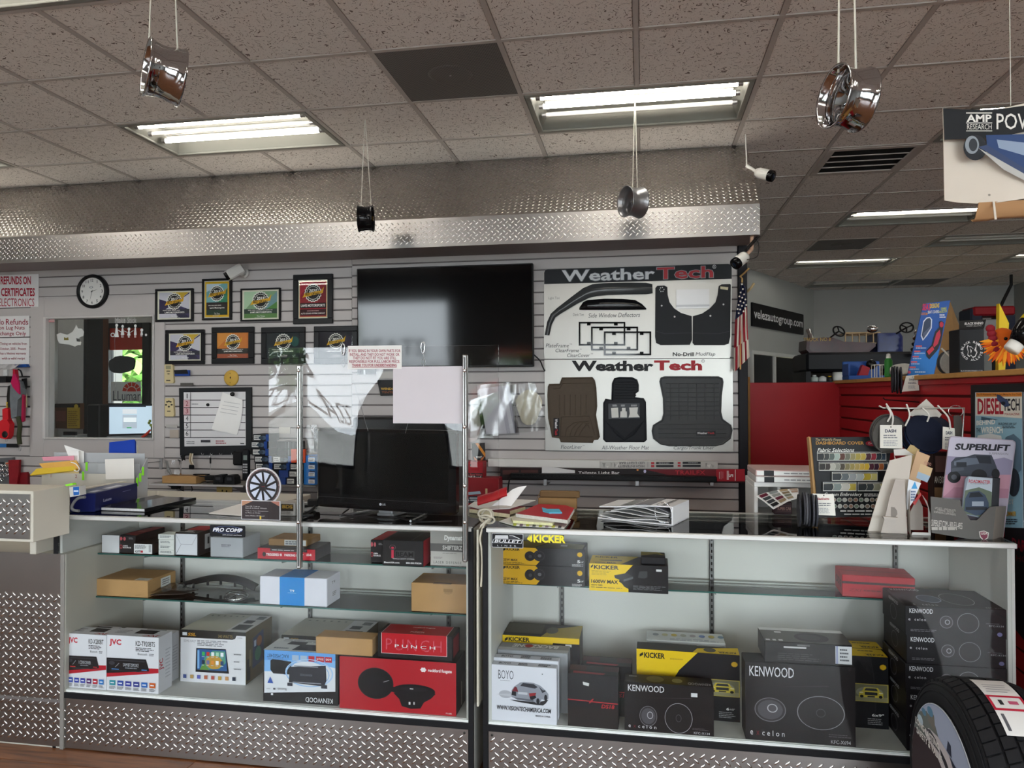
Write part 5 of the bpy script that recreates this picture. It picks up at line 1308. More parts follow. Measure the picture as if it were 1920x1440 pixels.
mat_([(530,870),(535,858),(605,856),(620,815),(820,812),(832,830),(842,880),(848,1000),(840,1060),(866,1205),(856,1220),(828,1222),(824,1240),(612,1236),(604,1210),(556,1205),(545,1140),(532,1080),(527,930)],'#4e4338','floor_liner',[[(x,925),(x,1060)]for x in range(600,800,36)]+[[(612,1072),(800,1066),(836,1190)],[(612,1072),(612,1200),(824,1204)]]+[[(640+30*k,1200),(650+36*k,1150),(700+30*k,1110),(800,1100+16*k)]for k in range(4)]+[[(560,885),(606,880),(620,850)],[(620,850),(820,846)]],(563,1080,601,1200))
mat_([(952,960),(956,850),(970,820),(1000,812),(1085,814),(1115,828),(1124,860),(1124,900),(1104,915),(1104,946),(1160,952),(1172,975),(1178,1225),(1165,1236),(912,1236),(898,1222),(898,980),(910,956)],'#1b1d22','floor_mat',[[(910+10*k,1100+14*k),(1036,1215-0*k+2*k),(1165-10*k,1100+14*k)]for k in range(0,7)]+[[(968,840+18*k),(1112,840+18*k)]for k in range(7)])
mat_([(1272,835),(1280,815),(1300,808),(1660,808),(1682,818),(1688,840),(1676,930),(1672,1040),(1685,1090),(1740,1130),(1748,1160),(1735,1215),(1690,1250),(1640,1262),(1330,1262),(1275,1250),(1230,1215),(1220,1165),(1228,1130),(1285,1095),(1298,1050),(1296,950)],'#46484a','cargo_liner',[[(1310-0*k,850+30*k),(1662,850+30*k)]for k in range(8)]+[[(1262,1120+30*k),(1712,1120+30*k)]for k in range(4)]+[[(1340+58*k,845),(1340+58*k,1090)]for k in range(6)],(1512,1164,1640,1198))
b=MB();U.prism(b,[(926,984),(1134,980),(1138,1082),(928,1086)],.004,M('#23252b',.3,0,0),.013)
U.art(b,[('p',[(946,1014),(992,1010),(996,1076),(950,1078)],'#cfcfcb'),('p',[(1006,1076),(1008,1036),(1018,1034),(1018,1012),(1042,1012),(1042,1034),(1050,1036),(1052,1076)],'#cfcfcb'),('p',[(1066,1010),(1124,1008),(1120,1050),(1136,1074),(1062,1076),(1070,1050)],'#cfcfcb'),('l',955,990,990,1004,2,'#b9b9b9'),('l',1012,990,1044,1004,2,'#b9b9b9'),('l',1078,990,1118,1004,2,'#b9b9b9')],.0175)
wpart(b,'sample_card',lb)
K0=(0,480,4.0)
q=PX(WALL_Y-.035,*K0)
BEIGE=M('#c9b98f',.5,0,.04)
def remote(x0,y0,x1,y1,label,dial):
 qq=PX(WALL_Y-.02,*K0)
 b=MB();b.prism(qq.xz([(x0,y0+8),(x0+6,y0),(x1-8,y0),(x1,y0+8),(x1+6,y1-10),(x1,y1),(x0+6,y1),(x0,y1-10)]),WALL_Y-.02,WALL_Y,BEIGE,'y')
 o=wthing(b,'remote_control',label,'remote control')
 b=MB();it=[('r',x0+10,y0+10,x1-14,y0+36,'#8d8a6e'),('r',x0+16,y0+48,x1-20,y0+56,'#5a5346'),('e',(x0+x1)/2,y0+72,10,4,'#5a5346'),('r',x0+14,y1-24,x1-18,y1-16,'#4a4438')]if not dial else[('e',(x0+x1)/2+22*math.cos(a_),y0+44+20*math.sin(a_),8,6,'#33302a')for a_ in(-2.2,-1.57,-.94,.3,1.57,2.8)]+[('r',x0+18,y1-44,x1-18,y1-36,'#5a5346')]
 qq.art(b,it);wpart(b,'buttons',o)
remote(1233,812,1296,954,'beige remote control under the lower burst award',False)
remote(1236,1066,1298,1204,'beige fan remote beside the whiteboard',True)
plate('squeegee','blue and black felt squeegee on the slat wall','tool',(327,694,355,705),WALL_Y-.03,.012,'#1c3f8a',[('p',[(1304,856),(1402,852),(1414,884),(1312,886)],'#14161c')],k=K0)
plate('card_holder','small dark card on the slat wall above the whiteboard','card',(338,718,362,724),WALL_Y-.02,.006,'#55524e')
qq=PX(WALL_Y-.012,*K0);cc=qq(1730,915)
b=MB();b.lathe([(.001,.012),(.05,.012),(.058,.004),(.058,0)],M('#c9a24a',.5,0,.06,30),24,Matrix.Translation((cc.x,WALL_Y,cc.z))@frame((0,0,0),(1,0,0),(0,0,1)));o=wthing(b,'wall_plug','round yellowed wall disc above the whiteboard','cover plate')
b=MB();qq.art(b,[('e',1728,912,5,8,'#3a3020'),('e',1726,880,4,4,'#8a7030'),('e',1726,950,4,4,'#8a7030')],.001);wpart(b,'screws',o)
plate('paper_slip','small printed paper slip wedged left of the whiteboard','paper',(311,796,332,802),WALL_Y-.012,.002,'#a9a6a2')
plate('paper_slip','folded brown card tucked left of the whiteboard corner','paper',(318,806,335,821),WALL_Y-.014,.002,'#a79c92')
b=MB();WBK=M('#1d1f22',.4,0,.04);qw=PX(WALL_Y-.02,*K0)
x0,y0,x1,y1=1342,990,1882,1500
b.prism(qw.xz([(x0,y0),(x1,y0-6),(x1+4,y1-12),(x0+8,y1-2)]),WALL_Y-.02,WALL_Y,WBK,'y')
wb=wthing(b,'whiteboard','black framed whiteboard numbered one to six','whiteboard')
b=MB();items=[('p',[(1378,1022),(1842,1018),(1844,1420),(1384,1428)],'#d5d4d6')]
for k in range(6):
 yy=1078+k*56
 items+=[('t',str(k+1),1394,yy-46,1414,yy-10,'#2c2c30'),('r',1380,yy,1842,yy+6,'#1b1b1e')]
items+=[('r',1428,1022,1432,1364,'#1b1b1e'),('r',1378,1080,1426,1190,'#c9a3a8'),('t','2',1394,1088,1414,1124,'#7a1f2c'),('t','3',1394,1144,1414,1180,'#7a1f2c'),('r',1380,1134,1428,1140,'#1b1b1e')]
items+=[('l',1400,1385,1480,1412,2,'#8d8d92'),('r',1508,1380,1580,1398,'#3a3a40'),('l',1620,1380,1700,1412,2,'#a05a62'),('r',1804,1402,1834,1410,'#2a2a2e'),('l',1440,1104,1490,1118,1,'#8d8d92')]
qw.art(b,items,.001);wpart(b,'writing_surface',wb)
b=MB();c_=qw(1562,1116,-.004);b.lathe([(.001,.006),(.011,.006),(.012,0)],BLACK,16,Matrix.Translation(c_)@frame((0,0,0),(1,0,0),(0,0,1)));wpart(b,'magnet',wb)
b=MB();rows=[]
for(ya,xa,xb,yb)in((1022,1672,1830,1078),(1120,1650,1826,1150),(1220,1622,1806,1255),(1300,1600,1780,1342)):
 rows.append([qw(xa+(xb-xa)*f,ya+(yb-ya)*f,-.004-.02*math.sin(f*2+ya*.006)**2)for f in(0,.25,.5,.75,1)])
b.sheet(rows,PAPER,True,(0,.0008,0));pp=wthing(b,'pinned_note','white curling sheet of paper clipped to the whiteboard','paper')
b=MB();qn=PX(WALL_Y-.045,*K0);qn.art(b,[('p',[(1680-k*10,1090+k*26),(1800-k*8,1110+k*26),(1800-k*8,1113+k*26),(1680-k*10,1093+k*26)],'#a9a9ac')for k in range(4)]);wpart(b,'handwriting',pp)
b=MB();c_=qw(1762,1036,-.03);b.lathe([(.001,.012),(.014,.012),(.016,0)],BLACK,16,Matrix.Translation(c_)@frame((0,0,0),(1,0,0),(0,0,1)));wthing(b,'clip_magnet','black round magnet holding the curling note','magnet')
for k,x in enumerate((1524,1590,1660,1748,1808)):
 b=MB();c_=qw(x,1482,-.004);b.tube([tuple(c_+Vector((.009*math.cos(a_),-.004,.009*math.sin(a_))))for a_ in(2.6,3.4,4.2,5.0,5.8,6.4)],.0018,METAL_DULL,6);wpart(b,'key_hook',wb)
b=MB();c_=qw(1590,1495,-.02);b.tube([tuple(c_+Vector((.009*math.cos(a_),0,.014*math.sin(a_))))for a_ in[2*PI*k/14 for k in range(14)]],.0015,CHROME,6,closed=True)
b.box(c_.x-.007,c_.y-.003,c_.z-.058,c_.x+.007,c_.y+.003,c_.z-.014,BLACK,.003);b.box(c_.x-.0025,c_.y-.001,c_.z-.10,c_.x+.0025,c_.y+.001,c_.z-.058,METAL_DULL);wthing(b,'car_key','single black car key hanging below the whiteboard','key')
b=MB();c_=qw(1452,1500,-.02)
for k in range(3):b.tube(spline([tuple(c_+Vector((-.012+.012*k,-.004*k,.02))),tuple(c_+Vector((-.02+.012*k,-.004*k,-.03))),tuple(c_+Vector((.0+.008*k,-.004*k,-.06)))],5),.005,M(('#c9b89a','#a08d70','#d9cfbc')[k],.6,0,.05),6)
b.box(c_.x-.022,c_.y-.01,c_.z-.095,c_.x+.02,c_.y+.004,c_.z-.062,BLACK,.006);wthing(b,'key_bunch','bunch of keys with tan straps below the whiteboard','keys')
b=MB();c_=qw(1388,1500,-.02);b.prism([(c_.x+dx,c_.z+dz)for dx,dz in((-.02,0),(-.006,.006),(.006,.016),(.02,.012),(.012,-.004),(.018,-.03),(.004,-.022),(-.006,-.034),(-.01,-.012))],c_.y-.01,c_.y,BLACK,'y');wthing(b,'binder_clip_black','black plastic clip at the whiteboard lower left corner','clip')
b=MB();q6=PX(WALL_Y-.002,160,840,6.0)
b.prism(q6.xz([(832,118),(868,116),(866,232),(832,234)]),WALL_Y-.004,WALL_Y,METAL_DULL,'y');hk=wthing(b,'slatwall_hook','empty metal slatwall hook right of the file sorter','hook')
b=MB();p_=q6(845,150);b.tube([tuple(p_),tuple(p_+Vector((-.05,-.12,-.004))),tuple(p_+Vector((-.062,-.145,.012)))],.0028,METAL_DULL,6);wpart(b,'prong',hk)
sh_z=pix(380,905,Y=4.80).z
x0,x1=pix(297,905,Y=4.80).x,pix(470,905,Y=4.80).x
b=MB();b.box(x0,4.70,sh_z-.012,x1,WALL_Y-.001,sh_z,M('#8f8c88',.5,0,.05),.001);shf=wthing(b,'wall_shelf','narrow shelf under the whiteboard holding phones','shelf')
b=MB();b.box(x0,4.698,sh_z-.012,x1,4.70,sh_z,M('#d0cfd2',.3,.4,.02));wpart(b,'front_edge',shf)
for bx_ in(x0+.1,x1-.12):
 b=MB();b.prism([(4.74,sh_z-.012),(WALL_Y-.001,sh_z-.012),(WALL_Y-.001,sh_z-.1)],bx_-.002,bx_+.002,METAL_DULL,'x');wpart(b,'bracket',shf)
o=carton('cardboard_box','flat cardboard box on the small wall shelf',303,367,887,sh_z+.001,4.72,.12,KRAFT,height=.05,top=[('r',.3,.5,.8,.7,'#55493c')])
b=MB();cx_=pix(322,868,Y=4.78).x;zb=sh_z+.052
rows=[[(cx_+(-.055+.0275*j)*(1+.35*(i/3)),4.78+.012*math.sin(j*2+i),zb+.035*i+.006*math.cos(j*2.3))for j in range(5)]for i in range(4)]
b.sheet(rows,BAG,True,(0,.02,0));wthing(b,'plastic_bag','small crumpled clear bag standing on the flat cardboard box','bag')
b=MB();xk=pix(437,890,Y=4.74).x
for k in range(2):
 xx=xk-.10+k*.085
 b.prism([(xx-.04,sh_z+.001),(xx+.04,sh_z+.001),(xx+.035,sh_z+.05),(xx+.02,sh_z+.065),(xx-.02,sh_z+.065),(xx-.036,sh_z+.045)],4.72,4.80,M('#17181b',.4,0,.05),'y')
 b.box(xx-.018,4.715,sh_z+.03,xx+.018,4.72,sh_z+.05,M('#3a3b40',.3,0,0),.002)
wthing(b,'phone_cradle','double black phone charging cradle on the wall shelf','phone cradle')
xp=pix(459,870,Y=4.73).x;zt=pix(459,842,Y=4.73).z
b=MB();b.box(xp-.026,4.735,sh_z+.03,xp+.026,4.765,zt,M('#1a1b1f',.4,0,.04),.008);ph=wthing(b,'cordless_phone','black cordless phone standing upright below the whiteboard corner','telephone')
b=MB();H_=zt-sh_z-.066
b.art(frame((xp-.024,4.735,sh_z+.066),(1,0,0),(0,0,1)),.048,H_,[('r',.2,.58,.8,.76,'#7d8a86')]+[('r',.16+.25*c_,.08+.1*r_,.36+.25*c_,.14+.1*r_,'#b9bbc0')for r_ in range(4)for c_ in range(3)]);wpart(b,'keypad',ph)
b=MB();cx_=pix(405,893,Y=4.74).x
rows=[[(cx_-.11+.04*j,4.71+.03*i,sh_z+.004+.016*abs(math.sin(j*1.3+i*.9)))for j in range(7)]for i in range(3)]
b.sheet(rows,BAG,True,(0,0,-.003));wthing(b,'plastic_bag','flat glossy bag lying in front of the phone cradle','bag')
b=MB();xx=pix(395,890,Y=4.78).x
b.box(xx-.045,4.77,sh_z+.02,xx+.03,4.82,sh_z+.055,BLACK,.006);b.tube(spline([(xx+.03,4.79,sh_z+.04),(xx-.06,4.76,sh_z+.05),(xx-.12,4.76,sh_z+.062),(xx-.02,4.8,sh_z+.06)],6),.004,BLACK,6);wthing(b,'power_adapter','black power adapter and cable behind the flat cardboard box','adapter')
b=MB();xx=pix(326,910,Y=4.80).x;b.box(xx-.028,4.80,sh_z-.05,xx+.028,4.85,sh_z-.014,BLACK,.006)
b.tube(spline([(xx+.02,4.80,sh_z-.03),(xx+.07,4.79,sh_z-.055),(xx+.12,4.8,sh_z-.08),(xx+.13,4.82,sh_z-.06),(xx+.12,4.83,sh_z-.03)],6),.0028,BLACK,6);wthing(b,'wall_adapter','black plug adapter with looping cord under the wall shelf','adapter')
b=plate('outlet_cover','yellowed outlet cover under the wall shelf','cover plate',(406,912,435,930),WALL_Y-.006,.005,'#b39a5c',[('e',417,920,1.5,2,'#1b1812'),('e',425,921,1.5,2,'#1b1812')])
b=MB();b.box(pix(450,930,Y=4.9).x-.05,4.88,.985,pix(450,930,Y=4.9).x+.03,4.945,1.085,BLACK,.01);wthing(b,'router','black box on the wall behind the wheel cut-out sign','router')
# ================================================================== MORE ON THE BACK WALL
K2=(460,780,7.58)
BXY=4.70
q2=PX(BXY,*K2)
zsh=q2(300,972).z
b=MB();xa=q2(70,900).x;xb=q2(1010,900).x
b.box(xa,BXY-.01,zsh-.012,xb,WALL_Y-.001,zsh,M('#777473',.5,0,.05),.001);wthing(b,'wall_shelf','slatwall shelf under the stack of bulb boxes','shelf')
DKBX=M('#1a1c22',.45,0,.04);BLBX=M('#1d3f86',.45,0,.04)
rows_=[(880,965,[(470,575,1),(585,745,0)]),(776,872,[(130,300,0),(310,470,0),(475,610,1),(618,790,0)]),(672,768,[(136,385,0),(395,630,0),(638,760,0)]),(570,664,[(125,375,0),(382,660,0)]),(466,560,[(95,330,0)]),(362,458,[(78,310,0)]),(260,354,[(108,335,0)])]
lvl=['lowest','sixth','fifth','fourth','third','second','topmost']
for ri,(yt_,yb_,cells)in enumerate(rows_):
 for ci_,(xa_,xb_,blue)in enumerate(cells):
  a=q2(xa_,yb_);c=q2(xb_,yb_);zt_2=q2(xa_,yt_).z
  zlow=zsh+.0005+ri*((q2(300,260).z-zsh)/7);hh=(q2(300,260).z-zsh)/7-.001
  b=MB();b.box(a.x,BXY,zlow,c.x-.002,BXY+.15,zlow+hh,BLBX if blue else DKBX,.001)
  o=wthing(b,'bulb_box','small dark bulb box with white label, %s row%s'%(lvl[ri],'' if len(cells)==1 else ', '+('leftmost','second from left','third from left','rightmost')[ci_ if len(cells)>2 or ci_==0 else 3]),'box','bulb boxes behind the shield')
  w_=c.x-a.x
  b=MB();fr=frame((a.x,BXY,zlow),(1,0,0),(0,0,1))
  it=[]if blue else[('r',.06,.18,min(.9,.06+.05/w_),.85,'#d6d8d6'),('l',.09,.28,min(.86,.04+.05/w_),.75,2,'#33353a')]
  if w_>.09 and not blue:it+=[('r',.80,0,1,1,'#1c418c'),('e',.66,.5,.02/w_,.3,'#46586f'),('e',.52,.5,.018/w_,.26,'#33404f')]
  if it:b.art(fr,w_,hh,it);wpart(b,'label',o)
zr=zsh+.0005+4*((q2(300,260).z-zsh)/7)
for k in range(2):
 a=q2(432,500);c=q2(720,500);hh=(q2(300,260).z-zsh)/7
 b=MB();b.box(a.x+.004,BXY+.01,zr+k*hh,c.x,BXY+.14,zr+(k+1)*hh-.002,M('#17181c',.4,0,.04),.001)
 o=wthing(b,'lamp_case','ribbed black box, %s of two beside the bulb boxes'%('lower','upper')[k],'box','ribbed black boxes')
 b=MB();b.art(frame((a.x+.004,BXY+.01,zr+k*hh),(1,0,0),(0,0,1)),c.x-a.x-.004,hh,[('r',.42+.08*j,.05,.43+.08*j,.95,('#6a6c72','#3a3c42','#b9bbc0')[j%3])for j in range(7)]);wpart(b,'ribs',o)
a=q2(668,660);c=q2(868,470)
b=MB();b.box(a.x,BXY-.02,a.z,c.x,BXY+.0,c.z,M('#d9532a',.5,0,.04),.001);wthing(b,'orange_box','small bright orange box leaning on the bulb boxes','box')
for k in range(4):
 a=q2((842,842,842,836)[k],975-k*102);c=q2(1000,875-k*105)
 b=MB();b.box(a.x,BXY-.01,a.z,c.x,BXY+.12,c.z-.001,M('#1772c4',.45,0,.04),.001);o=wthing(b,'blue_box','bright blue box with white label, %s of the blue stack'%('bottom','second','third','top')[k],'box','bright blue boxes')
 b=MB();w_=c.x-a.x;h_=c.z-a.z;b.art(frame((a.x,BXY-.01,a.z),(1,0,0),(0,0,1)),w_,h_,[('r',.42,.2,.97,.72,'#d9dde0'),('l',.48,.3,.92,.62,2,'#33353a'),('r',.5,.78,.98,.95,'#16203a')]);wpart(b,'label',o)
a=q2(830,520);c=q2(1010,130)
b=MB();rows=[[(a.x+(c.x-a.x)*j/5,BXY+.02+.02*math.sin(j*2+i*1.3),a.z+(c.z-a.z)*i/5)for j in range(6)]for i in range(6)]
b.sheet(rows,BAG,True,(0,.02,0));pb=wthing(b,'plastic_bag','hanging clear bag left of the desk monitor','bag')
b=MB();b.box(a.x+.06,BXY+.03,a.z+.004,c.x-.01,BXY+.04,a.z+.16,M('#26272b',.4,0,.1,60));b.V=[v for v in b.V];wpart(b,'contents',pb)
plate('outlet_cover','pale outlet plate above the orange box','cover plate',(523,801,544,813),WALL_Y-.006,.005,'#c9c5bb')
b=MB();qx=PX(WALL_Y-.03,640,690,6.857)
b.prism(qx.xz([(205,15),(440,12),(440,78),(208,82)]),WALL_Y-.03,WALL_Y,BLACK,'y');b.prism(qx.xz([(288,22),(312,22),(312,82),(288,84)]),WALL_Y-.034,WALL_Y-.03,METAL_DULL,'y');wthing(b,'cable_box','black bracket under the wall television','bracket')
o=None
b=MB();qz=PX(WALL_Y-.02,640,690,6.857);b.prism(qz.xz([(440,45),(700,40),(720,130),(475,135)]),WALL_Y-.02,WALL_Y-.017,M('#c9c6c2',.5,0,.02),'y');wthing(b,'price_card','grey price card above the black window tint card','card')
b=MB();b.prism(qz.xz([(462,155),(760,150),(790,352),(506,358)]),WALL_Y-.024,WALL_Y-.021,M('#17181b',.45,0,.02),'y');o=wthing(b,'tint_card','black tinting card with yellow letters behind the shield','card')
b=MB();PX(WALL_Y-.024,640,690,6.857).art(b,[('t','WINDOW',508,252,742,282,'#c9a03a',{'b':.03}),('t','TINTING',520,300,740,326,'#8a4a1a',{'b':.02})]);wpart(b,'lettering',o)
for k,(pts,lab)in enumerate((([(893,722),(960,716),(974,815),(904,818)],'hanging clear bag of white paper templates, left of two'),([(955,722),(1003,716),(1028,806),(966,812)],'yellowed hanging clear bag beside the paper templates'),([(838,770),(915,738),(925,822),(846,820)],'pinkish hanging bag half behind the right post'))):
 qk=PX(WALL_Y-.03-.012*(2-k));P4=[qk(*p_)for p_ in(pts[0],pts[1],pts[2],pts[3])]
 b=MB();rows=[]
 for i in range(7):
  f=i/6;rows.append([P4[0].lerp(P4[1],j/5).lerp(P4[3].lerp(P4[2],j/5),f)+Vector((0,.008*math.sin(j*1.9+i*1.1+k),0))for j in range(6)])
 b.sheet(rows,BAG,True,(0,.004,0));o=wthing(b,'hanging_bag',lab,'bag','clear bags hung on the slat wall')
 if k==0:
  for j in range(4):
   b=MB();d_=.016+.004*j;b.add([P4[0].lerp(P4[1],.05+.1*j).lerp(P4[3],.08)+Vector((0,d_,0)),P4[0].lerp(P4[1],.6+.1*j)+Vector((0,d_,-.02)),P4[3].lerp(P4[2],.65+.1*j)+Vector((0,d_,.01)),P4[3].lerp(P4[2],.1+.05*j)+Vector((0,d_,.012))],[(0,1,2,3)],M(('#dad8de','#c6c3cc','#dedde2','#b9b6c2')[j],.7,0,.04));wpart(b,'paper_template',o)
 else:
  b=MB();pc=P4[0].lerp(P4[2],.5);b.prism([(pc.x+.085*math.cos(a_)*(1+.15*math.sin(3*a_)),pc.z+.12*math.sin(a_))for a_ in[2*PI*j/18 for j in range(18)]],pc.y+.012,pc.y+.016,M('#cfc8b4' if k==1 else '#c2b6b4',.7,0,.08,18),'y');wpart(b,'contents',o)
b=MB();qt=PX(WALL_Y-.06);b.prism(qt.xz([(884,831),(909,830),(911,874),(887,875)]),WALL_Y-.06,WALL_Y-.058,M('#17171a',.4,0,.02),'y');o=wthing(b,'hang_tag','black hang tag with orange diagonal stripe','tag')
b=MB();PX(WALL_Y-.06).art(b,[('p',[(891,831),(897,831),(910,850),(910,858)],'#c9812a'),('t','WRAPT',893,855,904,859,'#d9d6d0',{'b':.02}),('p',[(888,856),(894,861),(896,866),(890,862)],'#b3602a'),('p',[(908,855),(902,860),(900,865),(906,861)],'#b3602a'),('l',890,869,908,872,1,'#8d8a86')]);wpart(b,'print',o)
zf=pix(895,958,Y=4.68).z
for k,(bx,lab,col)in enumerate((((840,866,905,895.5),'upper red light kit box behind the right shield post','#9c1a26'),((836,896,936,958),'lower red light kit box behind the right shield post','#8a1622'))):
 Yk=4.72+.03*(1-k)
 o=plate('light_kit_box',lab,'box',bx,Yk,.12,col,[('r',bx[0],887,905,897,'#241a1c'),('t','the Best Value',872,888,904,892,'#b34a50',{'b':.02}),('t','for Off-Road',866,892.5,902,897,'#d9d4d4',{'b':.02}),('e',882,872,1,2,'#3a0d12')]if k==0 else[('r',910,916,914,934,'#b9a27a'),('p',[(856,924),(900,921),(902,926),(858,930)],'#9fb4c6'),('p',[(852,932),(924,928),(924,940),(852,945)],'#2c3440'),('l',856,932,920,940,2,'#c9d3dc')],group='red light kit boxes')
b=MB();cc=pix(855,914,Y=4.70);b.lathe([(.001,.03),(.038,.028),(.043,.02),(.043,0),(.03,-.02)],M('#c9cac4',.2,.5,.15,90),24,Matrix.Translation(cc)@frame((0,0,0),(1,0,0),(0,0,1)));wthing(b,'round_lamp','round clear off-road lamp beside the desk monitor','lamp')
q9=PX(4.86,890,850,3.6226)
o=plate('light_bar_box','long upside-down light bar box in camouflage print','box',(915,863.5,1346,878),4.87,.07,'#d6d4d2',[],group='light bar boxes on the slat wall')
b=MB();q9.art(b,[('p',[(855,54),(1650,52),(1645,102),(858,102)],'#b9b7b4')]+[('p',[(870+23*k+RND.uniform(-8,8),56+RND.uniform(0,30)),(890+23*k,60+RND.uniform(0,25)),(880+23*k,98)],('#8f8d8a','#d2d0cc','#a3a19d')[k%3])for k in list(range(5))+list(range(30,33))]+[('t','LED LIGHT BAR',980,56,1152,72,'#4a484a',{'rot':1,'b':.01}),('t','HIGH INTENSITY',970,78,1152,94,'#4a484a',{'rot':1,'b':.01}),('r',1175,56,1178,92,'#8d8a8c'),('r',1232,58,1350,72,'#26262a'),('r',1232,78,1350,92,'#26262a'),('r',1412,56,1534,70,'#26262a'),('r',1412,77,1534,91,'#26262a'),('l',1250,62,1340,68,1,'#b9b9bc'),('l',1450,60,1530,66,1,'#b9b9bc'),('r',1198,58,1220,72,'#b3323a'),('r',1198,78,1220,92,'#b3323a'),('r',1378,58,1398,70,'#b3323a'),('r',1378,77,1398,89,'#b3323a')],.012);wpart(b,'box_print',o)
o=plate('light_bar_box','long black and red trailer light box reaching past the wall end','box',(938,880,1396,902),4.83,.036,'#2b1b1e',[],group='light bar boxes on the slat wall')
b=MB();q10=PX(4.83,890,850,3.6226)
q10.art(b,[('p',[(178,110),(1640,108),(1640,180),(178,182)],'#20181a'),('p',[(1150,108),(1834,106),(1836,190),(1500,190)],'#6d1a24'),('p',[(1640,108),(1834,106),(1836,190),(1640,190)],'#a3202e'),('t','TRAILFX',1362,116,1566,144,'#b8303c',{'b':.02,'sp':1.1}),('t','Tailgate Light Bar',704,122,984,148,'#d9d6d6',{'b':.015}),('p',[(190,114),(300,112),(300,142),(190,144)],'#4a2c2a'),('p',[(315,114),(430,112),(430,140),(315,142)],'#4a2c2a'),('t','5',1722,140,1756,162,'#e6dede',{'b':.03,'dn':1}),('r',1712,118,1726,180,'#d9b4b8'),('r',1660,126,1664,172,'#d9b4b8'),('r',1672,122,1675,176,'#c98a92'),('r',1684,124,1687,170,'#c98a92'),('r',1768,110,1772,186,'#e6dede'),('e',1107,112,8,6,'#d98a4a'),('e',1156,122,9,11,'#c9c6e6')],.001);wpart(b,'box_print',o)
b=MB();qb=PX(4.76,890,850,3.6226);a=qb(240,140);c=qb(1645,176)
zt_2,zb_2=qb(900,147).z,qb(900,186).z
b.box(a.x,4.76,zb_2,c.x,4.82,zt_2,M('#151517',.4,.2,.04),.004);lbar=wthing(b,'led_light_bar','long straight LED light bar mounted on the slat wall','light bar')
b=MB();n_=52
for k in range(n_):
 xx=a.x+.012+(c.x-a.x-.02)*(k+.5)/n_;hw=(c.x-a.x)/n_*.46
 b.lathe([(hw,0),(hw*.75,-.006),(hw*.3,-.012),(.0005,-.012)],M('#d5d8da',.08,.85,0,name='lamp_reflector'),8,Matrix.Translation((xx,4.7585,(zt_2+zb_2)/2+.008))@frame((0,0,0),(1,0,0),(0,0,1)))
wpart(b,'lens_row',lbar,kind='stuff')
b=MB();b.box(a.x+.004,4.757,zb_2+.024,c.x-.004,4.758,zt_2-.004,GLASS);wpart(b,'cover_glass',lbar)
for k,xx in enumerate((478,1104,1612)):
 b=MB();p_=qb(xx,190);b.box(p_.x-.012,4.765,p_.z-.03,p_.x+.012,4.77,p_.z+.014,METAL_DULL,.002);b.box(p_.x-.012,4.77,p_.z-.03,p_.x+.012,WALL_Y-.001,p_.z-.026,METAL_DULL);wpart(b,'bracket',lbar)
b=MB();p_=qb(238,170);b.tube([tuple(p_),tuple(p_+Vector((-.01,0,-.05))),tuple(p_+Vector((-.016,.005,-.13)))],.005,BLACK,6);wpart(b,'cable',lbar)
b=MB();PX(4.80).art(b,[('p',[(1016,876),(1030,875),(1078,882),(1078,887),(1016,887)],'#d3d1d2')]);b.V=b.V;wthing(b,'receipt','white paper slip lying on the light bar box','paper')
b=MB();a=pix(1012,885,Y=4.83)
fl=thing('flag','small American flag hanging at the end of the slat wall','flag',(pix(1390,520,Y=4.88).x,4.88,pix(1390,522,Y=4.88).z))
b=MB();b.tube([(0,.05,.02),(.005,0,.0),(-.012,-.02,-.58)],.005,M('#c9a46a',.5,0,.1),8);b.build('staff',fl)
b=MB();b.tube([(0,.05,.02),(.02,.0,.035),(.045,-.02,.06)],.006,M('#c9a46a',.4,.3,.1),8);b.build('bracket',fl)
qf=PX(4.85,1340,480,6.0)
L_,R_=[(292,300),(265,480),(240,640),(232,740),(226,900),(218,1060),(214,1310)],[(312,300),(352,360),(360,480),(370,640),(374,800),(384,960),(395,1135)]
NF=26
flag_rows=[]
for i in range(NF+1):
 f=i/NF*(len(L_)-1);k=min(int(f),len(L_)-2);u_=f-k
 l=(L_[k][0]+(L_[k+1][0]-L_[k][0])*u_,L_[k][1]+(L_[k+1][1]-L_[k][1])*u_);r_=(R_[k][0]+(R_[k+1][0]-R_[k][0])*u_,R_[k][1]+(R_[k+1][1]-R_[k][1])*u_)
 flag_rows.append([qf(l[0]+(r_[0]-l[0])*j/13,l[1]+(r_[1]-l[1])*j/13,.016*math.sin(j*.95+i*.12))-fl.location for j in range(14)])
NAVY,FRED,FWH=M('#262c4a',.7,0,.05),M('#9c2634',.7,0,.05),M('#d9d2c6',.7,0,.03)
b=MB()
for i in range(NF):
 for j in range(13):
  union=(i<12 and j>=0 and i+j*.2<12.5)
  m_=NAVY if union else(FRED if(j-int((i-12)*.12))%4<2 else FWH)
  b.add([flag_rows[i][j],flag_rows[i][j+1],flag_rows[i+1][j+1],flag_rows[i+1][j]],[(0,1,2,3)],m_,True)
b.build('cloth',fl)
b=MB()
for(sx,sy)in((302,322),(312,378),(287,416),(326,436),(273,460),(304,474),(340,494),(284,514),(321,530),(265,556),(302,566),(350,556),(254,602),(282,606),(338,590),(320,626),(266,648)):
 c_=qf(sx,sy,-.022)-fl.location
 b.add([c_+Vector((.008*(1 if k%2 else .42)*math.sin(k*PI/5),0,-.008*(1 if k%2 else .42)*math.cos(k*PI/5)))for k in range(10)],[tuple(range(10))],FWH)
b.build('stars',fl)
